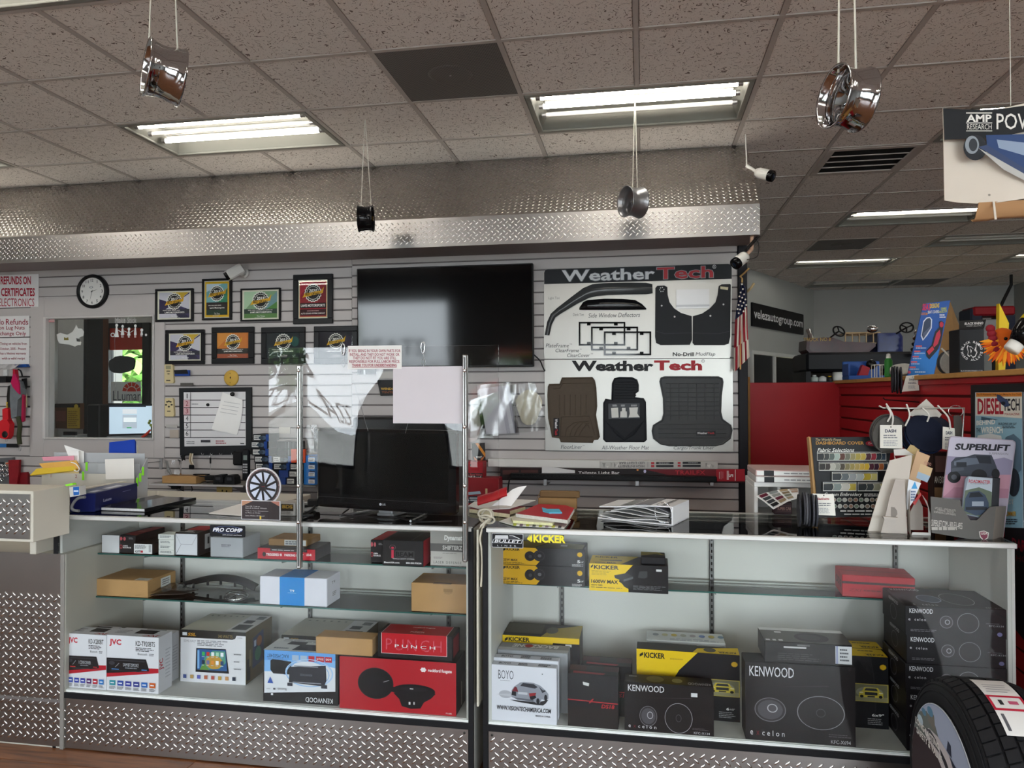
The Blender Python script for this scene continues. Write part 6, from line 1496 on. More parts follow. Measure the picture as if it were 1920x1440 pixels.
# ================================================================== HANGING THINGS
def wheel(name,label,px_,Y,rad,wid,axis,mat,spokes,cords,n_sp=8):
 c=pix(px_[0],px_[1],Y=Y)
 r=thing(name,label,'wheel',c,group='wheel rims hung from the ceiling')
 ax=Vector(axis).normalized()
 x=ax.orthogonal().normalized();y=ax.cross(x)
 T=Matrix((x,y,ax)).transposed().to_4x4()
 h=wid/2
 b=MB();b.T=T
 b.lathe([(rad*.93,-h+.004),(rad,-h),(rad,-h*.88),(rad*.945,-h*.80),(rad*.93,-h*.4),(rad*.875,-h*.1),(rad*.875,h*.3),(rad*.93,h*.72),(rad*.97,h*.85),(rad,h*.9),(rad,h),(rad*.94,h-.004),(rad*.89,h*.4),(rad*.835,h*.25),(rad*.835,-h*.1),(rad*.89,-h*.5)],mat,44,close=True)
 b.build('rim_barrel',r)
 zf=h*(.55 if spokes>0 else-.55)
 b=MB();b.T=T;b.lathe([(.001,zf+.012),(rad*.14,zf+.012),(rad*.17,zf),(rad*.16,zf-.03),(.001,zf-.03)],mat,24);b.build('hub',r)
 for k in range(n_sp):
  a=2*PI*k/n_sp
  b=MB();b.T=T@Matrix.Rotation(a,4,'Z')
  for s_ in(-1,1):
   b.tube([(rad*.13,s_*.008,zf),(rad*.5,s_*rad*.07,zf-.006),(rad*.86,s_*rad*.10,zf-.012)],[.009,.008,.009],mat,6)
  b.build('spoke',r)
 if n_sp:
  for k in range(6):
   a=2*PI*k/6;b=MB();b.T=T;b.tube([(rad*.115*math.cos(a),rad*.115*math.sin(a),zf),(rad*.115*math.cos(a),rad*.115*math.sin(a),zf+.02)],.006,M('#a98a4a',.25,.9,0),6);b.build('lug_bolt',r)
 CORD=M('#d3d0c6',.6,0,.02)
 for(x0_,y0_,x1_,y1_)in cords:
  p0_=pix(x0_,y0_,Y=Y)-c
  d_=C_A*F_PX+C_R*(x1_-960)-C_U*(y1_-720);t_=(CEIL-CAM_Z)/d_.z;p1_=d_*t_+Vector((0,0,CAM_Z))-c
  p1_=Vector((pix(x1_,y1_,Y=Y).x-c.x,0,CEIL-c.z))
  b=MB();b.tube([tuple(p0_),tuple(p1_)],.0032 if Y<3.5 else .0025,CORD,6);b.build('cord',r)
 return r
CHR2=M('#b9b8ba',.09,1.0,0,name='chrome_rim')
wheel('wheel_ornament','chrome wheel rim seen edge-on, hanging at the upper left',(307,136),2.45,.106,.125,(-.716,-.72,.10),CHR2,-1,[(280,76,285,-60),(333,92,327,-60)],10)
wheel('wheel_ornament','small black wheel rim hanging before the soffit',(686,410),4.05,.076,.085,(.985,.23,.02),M('#141416',.12,.2,0,name='gloss_black_rim'),1,[(677,388,684,200),(696,386,685,200)],8)
wheel('wheel_ornament','small silver wheel rim with five spokes hanging before the soffit',(1187,379),4.05,.084,.10,(-.83,-.53,-.02),M('#8d8d90',.3,.8,0,name='silver_rim'),-1,[(1186,352,1190,160),(1195,352,1191,160)],5)
wheel('wheel_ornament','chrome wheel rim tilted open, hanging at the upper right',(1589,184),2.45,.098,.10,(-.93,-.288,.09),CHR2,-1,[(1572,136,1576,-60),(1605,142,1600,-60)],8)
sg=thing('hanging_sign','double-sided hanging sign showing a running board, cut off at the right edge','sign',pix(1770,380,Y=2.2))
qs=PX(2.2,1360,0,3.4286);ss=PX(2.2)
b=MB();pts_t=[(1768,202),(1800,204),(1840,205),(1880,203),(1920,196),(1990,186)];pts_b=[(1771,376),(1800,378),(1835,380),(1870,380),(1920,374),(1990,366)]
rows=[[ss(pts_t[j][0]+(pts_b[j][0]-pts_t[j][0])*f,pts_t[j][1]+(pts_b[j][1]-pts_t[j][1])*f,.012*math.sin(j*1.1))-sg.location for j in range(6)]for f in(0,.33,.66,1)]
b.sheet(rows,M('#d8cdc0',.55,0,.02),True,(0,.003,0));b.build('panel',sg)
b=MB();rw=[[ss(1835+26*j,380-1.5*j+30*math.sin(f*2.2)*(1 if j<2 else .9),-.002+.05*f)-sg.location for j in range(6)]for f in(0,.25,.5,.75,1)]
b.sheet(rw,M('#b98f66',.6,0,.05),True,(0,.003,0));b.build('curled_flap',sg)
b=MB();rw=[[ss(1860+4*j,378+36*i/3,-.004-.004*i)-sg.location for j in range(2)]for i in range(4)];b.sheet(rw,M('#d8cdc0',.55,0,.02),True,(0,.002,0));b.build('hanging_tab',sg)
b=MB();o_=MB()
ss2=PX(2.18);SG=sg.location.copy()
items=[('p',[(1768,203),(1800,205),(1840,206),(1880,204),(1990,188),(1990,232),(1880,256),(1820,260),(1771,262)],'#16181d'),('r',1811,211,1860,213,'#d9d6d0'),('t','AMP',1812,215,1859,229,'#e6e3de',{'b':.03}),('r',1811,230,1860,231.5,'#d9d6d0'),('t','RESEARCH',1813,233,1859,243,'#d9d6d0'),('r',1811,245,1860,246.5,'#d9d6d0'),('t','POWERSTEP',1868,213,2040,243,'#e6e3de',{'b':.005}),('e',1828,277,22,24,'#23252b'),('e',1822,272,13,17,'#8d949c'),('e',1824,272,8,12,'#33363c'),('p',[(1848,254),(1990,250),(1990,360),(1920,330),(1870,300),(1850,275)],'#2c4472'),('p',[(1868,262),(1920,268),(1990,275),(1990,300),(1920,292),(1872,278)],'#8f9fb8'),('p',[(1834,276),(1850,272),(1990,360),(1990,372)],'#39476a'),('p',[(1834,278),(1990,366),(1990,376),(1880,318)],'#b9b7b4'),('e',1854,366,2.5,2,'#8d857a')]
ss2.art(b,items);b.V=[v-SG for v in b.V];b.build('sign_print',sg)
b=MB();p_=ss(1895,198)-SG;b.tube([tuple(p_),(p_.x,p_.y,CEIL-SG.z)],.0012,M('#d3d0c6',.6,0,0),5);b.build('cord',sg)
# ================================================================== ON THE COUNTER
TOP=CTOP
A_=pix(178,960,Z=TOP);B_=pix(258,937,Z=TOP)
ang=math.atan2(B_.y-A_.y,B_.x-A_.x)
bl=M('#141b52',.3,0,.03,name='navy_carton');Lb=(B_-A_).length;wb_=.11;hb=pix(178,925,Y=A_.y).z-TOP
b=MB();b.box(0,0,0,Lb,wb_,hb,bl,.003)
o=b.build('long_blue_box',None,'long navy blue carton at the left end of the case top','box',loc=A_,rot=(0,0,ang))
b=MB();b.art(frame((0,0,0),(1,0,0),(0,0,1)),Lb,hb,[('t','Luteze',.18,.42,.36,.58,'#c9cce6',{'b':.01}),('r',.62,.70,.82,.715,'#a9aed6')]);b.art(frame((0,0,hb),(1,0,0),(0,1,0)),Lb,wb_,[('r',.1,.2,.3,.5,'#b9bcc9'),('r',.42,.2,.75,.5,'#c9ccd6')]);b.build('print',o)
A_=pix(271,960,Z=TOP);B_=pix(345,938,Z=TOP);C_=pix(190,957,Z=TOP)
ang=math.atan2(A_.y-C_.y,A_.x-C_.x)
b=MB();wc=(A_-C_).length;lc=(B_-A_).length
rows=[[(wc*j/4,lc*i/2,.014+(.006 if j==0 else 0))for j in range(5)]for i in range(3)]
b.sheet(rows,M('#1c1b1d',.12,0,.08,6),False);b.box(0,0,.002,wc,lc,.0125,M('#c9c9cb',.6,0,.1,120));b.box(wc-.004,0,0,wc+.002,lc,.0145,M('#151517',.3,0,.1),.001)
b.build('catalogue',None,'thick glossy black catalogue beside the navy carton','catalogue',loc=C_,rot=(0,0,ang))
b=MB();b.box(-3.3,3.31,.925,-1.75,3.72,.96,LAM,.003);wt=wthing(b,'work_table','low work table behind the left display case','table')
for(x_,y_)in((-3.26,3.35),(-1.79,3.35),(-3.26,3.68),(-1.79,3.68)):
 b=MB();b.box(x_-.02,y_-.02,0,x_+.02,y_+.02,.925,METAL_DULL,.002);wpart(b,'leg',wt)
fs=thing('file_sorter','grey plastic file sorter stuffed with papers beyond the navy carton','file sorter',(pix(190,930,Y=3.42).x,3.42,.962))
so=fs.location;qs=PX(3.42,70,820,6.857)
FT=.962
GRY=M('#a9abae',.35,0,.03)
for k,xx in enumerate((640,1290,1378)):
 b=MB();p0_=qs(xx,600);h0=qs(xx,270).z-FT
 b.prism([(3.34,FT+.001),(3.44,FT+.001),(3.44,FT+h0),(3.37,FT+h0*.6),(3.34,FT+h0*.3)],p0_.x-.003,p0_.x+.003,GRY,'x');b.V=[v-so for v in b.V];b.build('end_panel',fs)
for k in range(3):
 b=MB();a=qs(200,600).x;c=qs(1370,600).x;yy=3.345+.04*k
 b.box(a,yy,FT+.001,c,yy+.004,FT+.13+.05*k,M('#c2beb4' if k==0 else '#a9abae',.4,0,.02),.001);b.V=[v-so for v in b.V];b.build('divider',fs)
b=MB();qn=PX(3.338,70,820,6.857);qn.art(b,[('t','1',170,470,182,515,'#8a2a2c'),('t','2',486,478,512,522,'#8a2a2c'),('t','7',880,478,902,522,'#8a2a2c'),('t','8',1218,478,1244,524,'#8a2a2c')]);b.V=[v-so for v in b.V];b.build('numbers',fs)
def leaf(name,label,cat,crop,pts,Y,dy,mat,thick=.002,sag=.0):
 qk=PX(Y,*crop);P4=[qk(*p_)for p_ in pts]
 P4=[P4[i]+Vector((0,dy[i],0))for i in range(4)]
 b=MB();rows=[[P4[0].lerp(P4[1],j/4).lerp(P4[3].lerp(P4[2],j/4),i/3)+Vector((0,0,-sag*math.sin(PI*j/4)))for j in range(5)]for i in range(4)]
 b.sheet(rows,mat,True,(0,thick,-thick));return wthing(b,name,label,cat)
KS=(70,820,6.857)
leaf('envelope','pink envelope on top of the yellow envelopes','envelope',KS,[(95,250),(470,235),(470,290),(120,295)],3.37,(-.02,0,0,-.02),M('#d98fa0',.7,0,.04))
leaf('envelope','bulging tan padded envelope in the file sorter','envelope',KS,[(80,330),(500,295),(545,400),(130,390)],3.365,(-.03,0,0,-.03),M('#d9a552',.7,0,.06,20),.012)
leaf('envelope','flat yellow envelope under the tan padded one','envelope',KS,[(50,395),(470,370),(500,420),(25,470)],3.36,(-.03,0,0,-.06),M('#d9b83a',.7,0,.05),.004)
leaf('envelope','manila folder below the yellow envelopes','folder',KS,[(200,440),(530,425),(540,600),(300,605)],3.365,(-.01,0,0,-.01),M('#d9c08a',.7,0,.04),.003)
leaf('papers','white curled papers behind the pink envelope','paper',KS,[(305,100),(595,180),(600,420),(420,300)],3.41,(.02,0,0,.0),PAPER)
leaf('papers','stack of white sheets beside the curled papers','paper',KS,[(420,170),(530,175),(540,330),(430,300)],3.39,(.0,0,0,.0),PAPER)
leaf('notebook','blue notebook standing in the file sorter','notebook',KS,[(890,68),(1218,30),(1260,330),(915,300)],3.47,(.02,.02,0,.0),M('#0f3aa0',.45,0,.04),.012)
leaf('letter','white window envelope at the front of the file sorter','letter',KS,[(850,285),(1222,272),(1245,530),(880,540)],3.332,(.01,.01,0,0),M('#dcd8d2',.7,0,.03))
leaf('document','black and white folder edge behind the blue notebook','folder',KS,[(1215,35),(1250,110),(1280,380),(1245,380)],3.48,(.02,.02,0,0),M('#d3ccbb',.6,0,.04),.008)
for k,(x_,y_)in enumerate(((620,320),(575,440),(1345,380),(1310,460),(1270,520))):
 b=MB();qk=PX(3.318 if k>1 else 3.33,*KS);b.prism(qk.xz([(x_,y_),(x_+28,y_),(x_+28,y_+110),(x_,y_+110)]),qk.Y-.001,qk.Y,M('#7fd02a',.5,0,.02),'y');b.V=[v-so for v in b.V];b.build('green_tab',fs)
b=MB();pts=[qs(600,300),qs(660,320),qs(705,380),qs(680,415),qs(640,400)];b.tube(spline([tuple(p_+Vector((0,-.09,0)))for p_ in pts],6),.0025,PAPER,6);wthing(b,'white_cable','loop of white cable hanging from the file sorter','cable')
b=MB();qk=PX(2.70,70,820,6.857);b.prism(qk.xz([(412,642),(540,628),(548,745),(416,770)]),2.70,2.735,M('#c9c9c6',.4,0,.02),'y');o=wthing(b,'keypad_holder','small grey holder with blue sticker on the counter ledge','card reader')
b=MB();PX(2.70,70,820,6.857).art(b,[('p',[(460,640),(538,632),(540,738),(466,748)],'#1f5fae'),('r',470,680,530,700,'#bfd3ea')]);wpart(b,'sticker',o)
b=MB();b.tube(spline([tuple(qk(p_[0],p_[1],.05))for p_ in((500,790),(420,800),(360,850),(325,920),(350,960),(420,970))],7),.006,M('#77797c',.4,.2,.05),8);wthing(b,'coiled_cord','grey curly cord hanging below the grey holder','cable')
b=MB();qk2=PX(2.72,70,820,6.857);b.prism(qk2.xz([(400,600),(490,582),(510,606),(420,622)]),2.70,2.72,M('#8fe03a',.5,0,.02),'y');wthing(b,'green_note','bright green slip on the counter ledge','note')
wc_=thing('wheel_sign','wheel-shaped cut-out sign on a dark base card','sign',(pix(490,978,Y=2.80).x,2.80,TOP))
KW=(460,780,7.58);qw2=PX(2.80,*KW);wo=wc_.location
cc=qw2(262,1000);rr=(qw2(512,1000)-qw2(14,1000)).length/2
b=MB();b.lathe([(.001,0),(rr,0),(rr,.004),(.001,.004)],M('#e0dde0',.5,0,0),40,Matrix.Translation(cc-wo)@frame((0,0,0),(1,0,0),(0,0,1)),False);b.build('wheel_card',wc_)
b=MB();it=[('e',.5,.5,.465,.465,'#6a5555'),('e',.5,.5,.43,.43,'#2b2628'),('e',.5,.5,.375,.375,'#cdd3e6')]
for k in range(10):
 a_=2*PI*k/10+.1;pa=[]
 for(r_,s_)in((.10,-.30),(.375,.18),(.375,.34),(.12,.35)):pa.append((.5+r_*math.cos(a_+s_),.5+r_*math.sin(a_+s_)))
 it.append(('p',pa,'#241f22'))
 it.append(('r',.5+.448*math.cos(a_)-.012,.5+.448*math.sin(a_)-.012,.5+.448*math.cos(a_)+.012,.5+.448*math.sin(a_)+.012,'#b98a84'))
it+=[('e',.5,.5,.12,.12,'#2b2528'),('r',.46,.495,.56,.505,'#8a2a30')]
b.art(frame(cc-wo-Vector((rr,.004,rr)),(1,0,0),(0,0,1)),2*rr,2*rr,it);b.build('wheel_print',wc_)
qd=PX(2.79,*KW);z_t=qd(200,1200).z-wo.z;xl_=qd(-55,1300).x-wo.x;xr_=qd(500,1300).x-wo.x
b=MB();b.box(xl_,-.012,0,xr_,-.008,z_t,M('#e0dde0',.5,0,0),.001);b.build('base_card',wc_)
b=MB();b.art(frame((xl_,-.012,0),(1,0,0),(0,0,1)),xr_-xl_,z_t,[('p',[(.02,.03),(.02,.97),(.98,.97),(.98,.03)],'#3a3234'),('p',[(.02,.97),(.3,.97),(.02,.70)],'#b98a70'),('p',[(.98,.97),(.75,.97),(.98,.72)],'#b97a6a'),('t','Scan QR Code to',.11,.66,.48,.72,'#c9c4c6'),('t','Search In-Stock Wheels',.11,.57,.66,.63,'#c9c4c6'),('t','Talk to Your Salesperson',.11,.42,.70,.48,'#c9c4c6'),('t','to Place an Order',.11,.33,.5,.39,'#c9c4c6'),('t','Same-Within 24 Hours!',.11,.18,.6,.24,'#c9c4c6'),('r',.48,.03,.52,.2,'#d9b83a')]);b.build('base_print',wc_)
o=carton('card_box','small clear card holder with gold lettering',524,553,943,TOP,2.90,.09,'#b9b5b0',front=[('r',.1,.5,.9,.92,'#4a3c28'),('t','BDS',.18,.58,.85,.86,'#b89440',{'b':.04}),('r',.1,.38,.9,.5,'#2c2724'),('l',.1,.1,.9,.34,3,'#77706a')],cat='card holder')
b=MB();b.add([pix(390,962,Z=TOP+.003),pix(452,944,Z=TOP+.003),pix(459,948,Z=TOP+.004),pix(456,966,Z=TOP+.003)],[(0,1,2,3)],PAPER);b.add([pix(392,963.5,Z=TOP+.001),pix(392,962,Z=TOP+.003),pix(456,966,Z=TOP+.003),pix(456,967.5,Z=TOP+.001)],[(0,1,2,3)],PAPER);wthing(b,'brochure','white brochure lying left of the wheel sign','paper')
b=MB();b.tube(spline([tuple(pix(x_,y_,Z=TOP+.012))for x_,y_ in((556,955),(570,950),(590,948),(582,958),(566,966),(588,966))],6),.006,BLACK,6);b.box(pix(572,955,Z=TOP+.02).x-.05,pix(572,955,Z=TOP).y,TOP+.012,pix(572,955,Z=TOP).x+.06,pix(572,955,Z=TOP).y+.03,TOP+.045,BLACK,.006);wthing(b,'scanner','black handheld scanner behind the left shield post','scanner')
A_=pix(592,962,Y=2.99);mz=1.012;mrz=-.21
dr=Vector((math.cos(mrz),math.sin(mrz),0));d=C_A*F_PX+C_R*(853-960)-C_U*(980-720)
det=dr.x*(-d.y)+d.x*dr.y;mw=((-A_.x)*(-d.y)-(-d.x)*(-2.99))/det
mh=pix(594,803,Y=2.99).z-mz
mo=thing('desk_monitor','black desk monitor standing behind the acrylic shield','monitor',(A_.x,2.99,TOP),(0,0,mrz))
b=MB();b.box(0,0,mz-TOP,mw,.05,mz-TOP+mh,M('#0d0d10',.15,0,0,name='piano_black'),.012);b.build('bezel',mo)
b=MB();b.box(.022,-.002,mz-TOP+.06,mw-.03,0,mz-TOP+mh-.022,SCREEN);b.build('screen',mo)
b=MB();b.art(frame((0,-.0005,mz-TOP),(1,0,0),(0,0,1)),mw,mh,[('e',.487,.082,.009,.017,'#a9abb0'),('t','LG',.502,.070,.523,.094,'#b9bbc0',{'b':.02}),('r',.02,.135,.96,.139,'#2a2a2e')],.001);b.build('logo',mo)
b=MB();b.box(mw*.45,.02,.012,mw*.55,.05,mz-TOP+.05,M('#8d8f92',.3,.6,0),.004);b.build('neck',mo)
b=MB();b.tube([(mw*.25,-.06,.006),(mw*.3,.13,.006),(mw*.7,.13,.006),(mw*.75,-.06,.006)],.005,M('#b9bbbd',.25,.8,0),8);b.box(mw*.44,.02,.002,mw*.56,.13,.014,M('#8d8f92',.3,.6,0),.003);b.build('stand',mo)
b=MB();b.tube(spline([(mw*.22,.03,.02),(mw*.26,-.05,.008),(mw*.4,-.03,.006),(mw*.55,-.04,.006),(mw*.62,-.02,.008),(mw*.8,-.06,.006),(mw*.98,-.0,.006)],6),.0035,BLACK,6);b.build('cable',mo)
b=MB();a=pix(668,800,Y=3.5);c=pix(862,800,Y=3.5);b.box(a.x,3.45,0,c.x,3.65,pix(760,783,Y=3.45).z,M('#131418',.35,0,.04),.01);wthing(b,'black_cabinet','tall black equipment cabinet behind the desk monitor','cabinet')
sh=thing('acrylic_shield','clear acrylic counter shield on two metal posts','shield',(pix(718,985,Y=2.75).x,2.75,.80))
so_=sh.location
b=MB();xa,xb_=pix(504,800,Y=2.752).x,pix(935,800,Y=2.752).x;z0_,z1_=.99,pix(718,650,Y=2.752).z
nx_=16;rows=[]
for i in range(9):
 rows.append([(xa+(xb_-xa)*j/nx_-so_.x,.003*math.sin(j*.8)*math.sin(i*.5+.4),z0_+(z1_-z0_)*i/8-so_.z)for j in range(nx_+1)])
b.sheet(rows,ACRYLIC,True,(0,.004,0));b.build('panel',sh)
for k,(px0,py0,py1)in enumerate(((563,685,1065),(873,665,1053))):
 b=MB();x_=pix(px0,850,Y=2.735).x-so_.x;za,zc=pix(px0,py1,Y=2.735).z-so_.z,pix(px0,py0,Y=2.735).z-so_.z
 b.box(x_-.010,-.030,za,x_+.010,-.008,zc,M('#b4b4b2',.22,1.0,.03,name='steel_channel'),.004);b.box(x_-.003,-.032,za+.01,x_+.003,-.030,zc-.01,M('#5d5d5c',.4,.8,0));b.build('post',sh)
 for yy in(695,800,910,978):
  b=MB();zz_=pix(px0,yy,Y=2.735).z-so_.z;b.ball((x_,-.034,zz_),(.007,.004,.007),CHROME,10,6);b.build('bolt',sh)
b=MB();pa=pix(687,688,Y=2.748);b.art(Matrix.Identity(4),1,1,[])
nt=plate('shield_notice','white notice in red capitals taped to the acrylic shield','sign',(652,648,753,692),2.744,.001,PAPER,[('t','IF YOU BRING IN YOUR OWN PARTS FOR',654,655,751,660.5,'#a04a5a',{'b':.02}),('t','INSTALL AND THEY DO NOT WORK OR',656,662,749,667.5,'#a04a5a',{'b':.02}),('t','THEY DO NOT FIT YOU ARE STILL',662,668.5,743,674,'#a04a5a',{'b':.02}),('t','RESPONSIBLE FOR FULL LABOR PRICE.',655,675,750,680.5,'#a04a5a',{'b':.02}),('t','THANK YOU FOR UNDERSTANDING',660,682,744,687.5,'#a02a40',{'b':.025}),('r',660,688,744,688.8,'#a02a40')],bev=0)
plate('blank_sheet','large blank white sheet taped to the acrylic shield','paper',(737,687,872,794),2.745,.0008,M('#d3cdd3',.6,0,.02),bev=0)
for k,(x_,y_)in enumerate(((643,655),(793,652))):
 b=MB();c_=pix(x_,y_,Y=2.75)
 loop=[(.008*math.cos(a_)*(1 if math.sin(a_)>0 else .75),0,.022*math.sin(a_))for a_ in[2*PI*j/20 for j in range(20)]]
 b.tube([tuple(c_+Vector(p_))for p_ in loop],.0024,CHROME,6,closed=True);b.tube([tuple(c_+Vector((0,.004,-.02))),tuple(c_+Vector((.004,.006,-.045)))],.002,METAL_DULL,6)
 b.tube(spline([tuple(c_+Vector((0,.004,-.04))),tuple(c_+Vector((-.008,.004,-.055))),tuple(c_+Vector((0,.004,-.07))),tuple(c_+Vector((.008,.004,-.055))),tuple(c_+Vector((0,.004,-.04)))],5),.0015,METAL_DULL,6)
 wthing(b,'carabiner','steel carabiner clip at the %s of the taped notice'%('left','right')[k],'clip','carabiner clips on the shield')
for k,(x0_,y0_,x1_,y1_)in enumerate(((662,712,690,808),(775,755,760,812))):
 b=MB();b.tube([tuple(pix(x0_,y0_,Y=2.79)),tuple(pix(x1_,y1_,Y=2.85)),],.0011,METAL_DULL,5);wthing(b,'wire','thin wire stay behind the %s of the shield'%('left half','right half')[k],'wire')
leafs=[]
def pad(name,label,cat,pts,z,h,mat,edge=None,items=None):
 P4=[pix(x,y,Z=z+h)for x,y in pts]
 b=MB();n=len(P4)
 lo=[Vector((p_.x,p_.y,z))for p_ in P4]
 b.add(P4,[tuple(range(n))],mat);b.add(lo,[tuple(range(n))[::-1]],mat);b.add(P4+lo,[(i,(i+1)%n,n+(i+1)%n,n+i)for i in range(n)],edge or mat)
 return wthing(b,name,label,cat)
pad('cream_book','closed book with cream page edges at the gap between the cases','book',[(880,954),(956,964),(956,958),(985,950),(890,944)],TOP+.001,.016,M('#7d2330',.5,0,.05),M('#d9cda9',.7,0,.1,90))
pad('loose_papers','loose white papers over the cream-edged book','paper',[(878,948),(905,955),(955,953),(1005,938),(975,936),(890,940)],TOP+.019,.003,PAPER)
leaf('loose_paper','upward curling white sheet behind the red pouch','paper',(830,780,6.545),[(830,920),(995,885),(840,1105),(620,1090)],3.05,(.04,.08,0,-.03),PAPER,.001,-.004)
b=MB();rows=[[pix(895+11*j,946-3.2*j-4*math.sin(i*1.1)-(2 if j>3 else 0),Y=2.98+.035*i)+Vector((0,0,.012*i))for j in range(6)]for i in range(4)]
b.sheet(rows,M('#c4202c',.3,0,.05,20),True,(0,.01,-.006));wthing(b,'red_pouch','crumpled red plastic pouch on the white papers','pouch')
pad('colour_flyer','flyer with yellow-green pattern under the spiral pad','paper',[(936,977),(965,985),(1058,990),(1070,975),(960,968)],TOP+.001,.003,M('#dcdcd6',.6,0,.03))
b=MB();
for k in range(8):b.add([pix(963+12*k,980+.8*k,Z=TOP+.005),pix(969+12*k,980+.8*k,Z=TOP+.005),pix(968+12*k,986+.6*k,Z=TOP+.005),pix(962+12*k,986+.6*k,Z=TOP+.005)],[(0,1,2,3)],M(('#b9c42a','#6a4a70','#c9cf4a','#3a3a44')[k%4],.5,0,0))
wthing(b,'flyer_pattern','row of yellow-green swatches on the flyer','swatches')
pad('spiral_pad','cream spiral pad under the red notebook','notepad',[(958,970),(962,976),(1036,981),(1045,968),(975,962)],TOP+.006,.010,M('#d9d6c0',.6,0,.04),M('#d9d6a8',.6,0,.15,150))
pad('red_notebook','red covered notebook with a blue sticky note','notebook',[(967,963),(1064,975),(1077,953),(1060,947),(1010,945)],TOP+.017,.014,M('#b92430',.45,0,.06,8),M('#cfccc4',.7,0,.12,150))
pad('sticky_note','curled light blue sticky note on the red notebook','note',[(1016,951),(1026,954),(1048,954),(1054,961),(1030,961),(1018,958)],TOP+.032,.004,M('#5fbfe0',.6,0,.03))
b=MB();a=pix(1010,952,Y=3.27);c=pix(1082,952,Y=3.27);zt_2=pix(1040,920,Y=3.27).z
b.box(a.x,3.25,TOP+.001,c.x,3.28,zt_2-.03,KRAFT_D,.003);b.box(a.x+.006,3.26,TOP+.05,c.x+.012,3.285,zt_2,M('#6b5236',.8,0,.06,14),.004);b.prism([(a.x-.0,TOP+.06),(a.x-.016,TOP+.02),(a.x-.012,zt_2-.05),(a.x+.012,zt_2)],3.262,3.268,KRAFT_D,'y');wthing(b,'open_carton','open brown carton flap standing at the back of the right case','box')
b=MB();pts=[]
for k in range(40):
 a_=k*.62;pts.append(tuple(pix(912,968,Y=2.80)+Vector((.026*math.cos(a_)*(1+.3*math.sin(k*.37)),.012*math.sin(k*.5),.02*math.sin(a_)+.014*math.sin(k*.21)))))
b.tube(spline(pts,3),.0042,M('#d3cbb8',.5,0,.03),6)
b.tube(spline([tuple(pix(x_,y_,Y=2.775))for x_,y_ in((912,975),(905,990),(900,1010),(903,1030),(904,1060),(902,1100))],6),.0042,M('#d3cbb8',.5,0,.03),6)
b.prism(PX(2.78,840,940,16).xz([(980,700),(1240,490),(1280,520),(1000,760),(960,810)]),2.772,2.784,M('#d3cbb8',.5,0,.03),'y');wthing(b,'power_strip','cream power strip with tangled cord between the two cases','power strip')
bo=thing('ring_binder','white ring binder lying on the right display case','binder',pix(1190,982,Z=TOP));oo=bo.location
Wb=M('#e0e0e2',.3,0,.02)
sp0,sp1=pix(1262,986,Z=TOP),pix(1292,971,Z=TOP);fl0=pix(1121,972,Z=TOP)
hS=pix(1262,952,Y=sp0.y).z-TOP
xdir=(fl0-sp0);xdir.z=0;Lx=xdir.length;xdir.normalize();ydir=(sp1-sp0).normalized();Ly=(sp1-sp0).length
def bp(u,v,z):return sp0+xdir*u+ydir*v+Vector((0,0,z))-oo
b=MB();prof=[(0,.002),(0,hS-.002),(.006,hS)]
b.add([bp(0,0,0),bp(0,Ly,0),bp(0,Ly,hS),bp(0,0,hS),bp(.006,0,0),bp(.006,Ly,0),bp(.006,Ly,hS),bp(.006,0,hS)],[(0,1,2,3),(4,7,6,5),(0,3,7,4),(1,5,6,2),(3,2,6,7)],Wb);b.build('spine',bo)
for nm,za,zb2,lx in(('lower_cover',0,0,Lx),('upper_cover',hS,hS*.55+.008,Lx*.98)):
 b=MB();rows=[[bp(lx*j/4,Ly*i,za+(zb2-za)*(j/4)+(.004 if j in(1,2)and za else 0))for j in range(5)]for i in(0,1)];b.sheet(rows,Wb,True,(0,0,.004));b.build(nm,bo)
b=MB();b.add([bp(Lx*.12,.01,hS*.97+.006),bp(Lx*.70,.01,hS*.72+.010),bp(Lx*.70,Ly-.01,hS*.72+.010),bp(Lx*.12,Ly-.01,hS*.97+.006)],[(0,1,2,3)],M('#8d8b89',.15,0,.3,6));b.build('cover_insert',bo)
for k in range(6):
 b=MB();z_=.008+k*.009;rows=[[bp(.02+(Lx*(.98-.04*k)-.02)*j/5,.004+(Ly-.01)*i,z_+.012*math.sin(j*.7)*(k/5)+.006*math.sin(j*1.4+k))for j in range(6)]for i in(0,1)];b.sheet(rows,M(('#d6d6d6','#8d8c8a','#c9c9c9','#a3a2a0','#dcdcdc','#77767a')[k],.4,0,.05),True,(0,0,.003));b.build('page_bundle',bo)
b=MB();b.tube([tuple(bp(.045+.035*math.cos(a_),.015,.045+.04*math.sin(a_)))for a_ in[2*PI*j/16 for j in range(16)]],.0025,CHROME,6,closed=True);b.build('ring',bo)
# ================================================================== OFFICE BEHIND THE WINDOW
OFW=M('#b9babb',.7,0,.03,2)
OY=7.4
qo=PX(OY)
wx0,wx1=qo(193,680).x,qo(283,680).x;wz1,wz0=qo(230,606).z,qo(230,765).z
lx0,lx1=qo(84,680).x,qo(106,680).x
ow=MB()
for bx in((-8.2,OY,0,lx0,OY+.1,3.2),(lx1,OY,0,wx0,OY+.1,3.2),(wx1,OY,0,-2.3,OY+.1,3.2),(wx0,OY,0,wx1,OY+.1,wz0),(wx0,OY,wz1,wx1,OY+.1,3.2),(lx0,OY,0,lx1,OY+.1,1.35),(lx0,OY,2.75,lx1,OY+.1,3.2)):
 ow.box(*bx,OFW)
ow.build('wall_office_back',label='grey rear wall of the office with its outside window',kind='structure')
slab('wall_office_right',-2.4,5.03,0,-2.3,OY,3.2,OFW,'side wall inside the office')
slab('wall_office_left',-8.3,5.0,0,-8.2,OY,3.2,OFW,'far side wall inside the office')
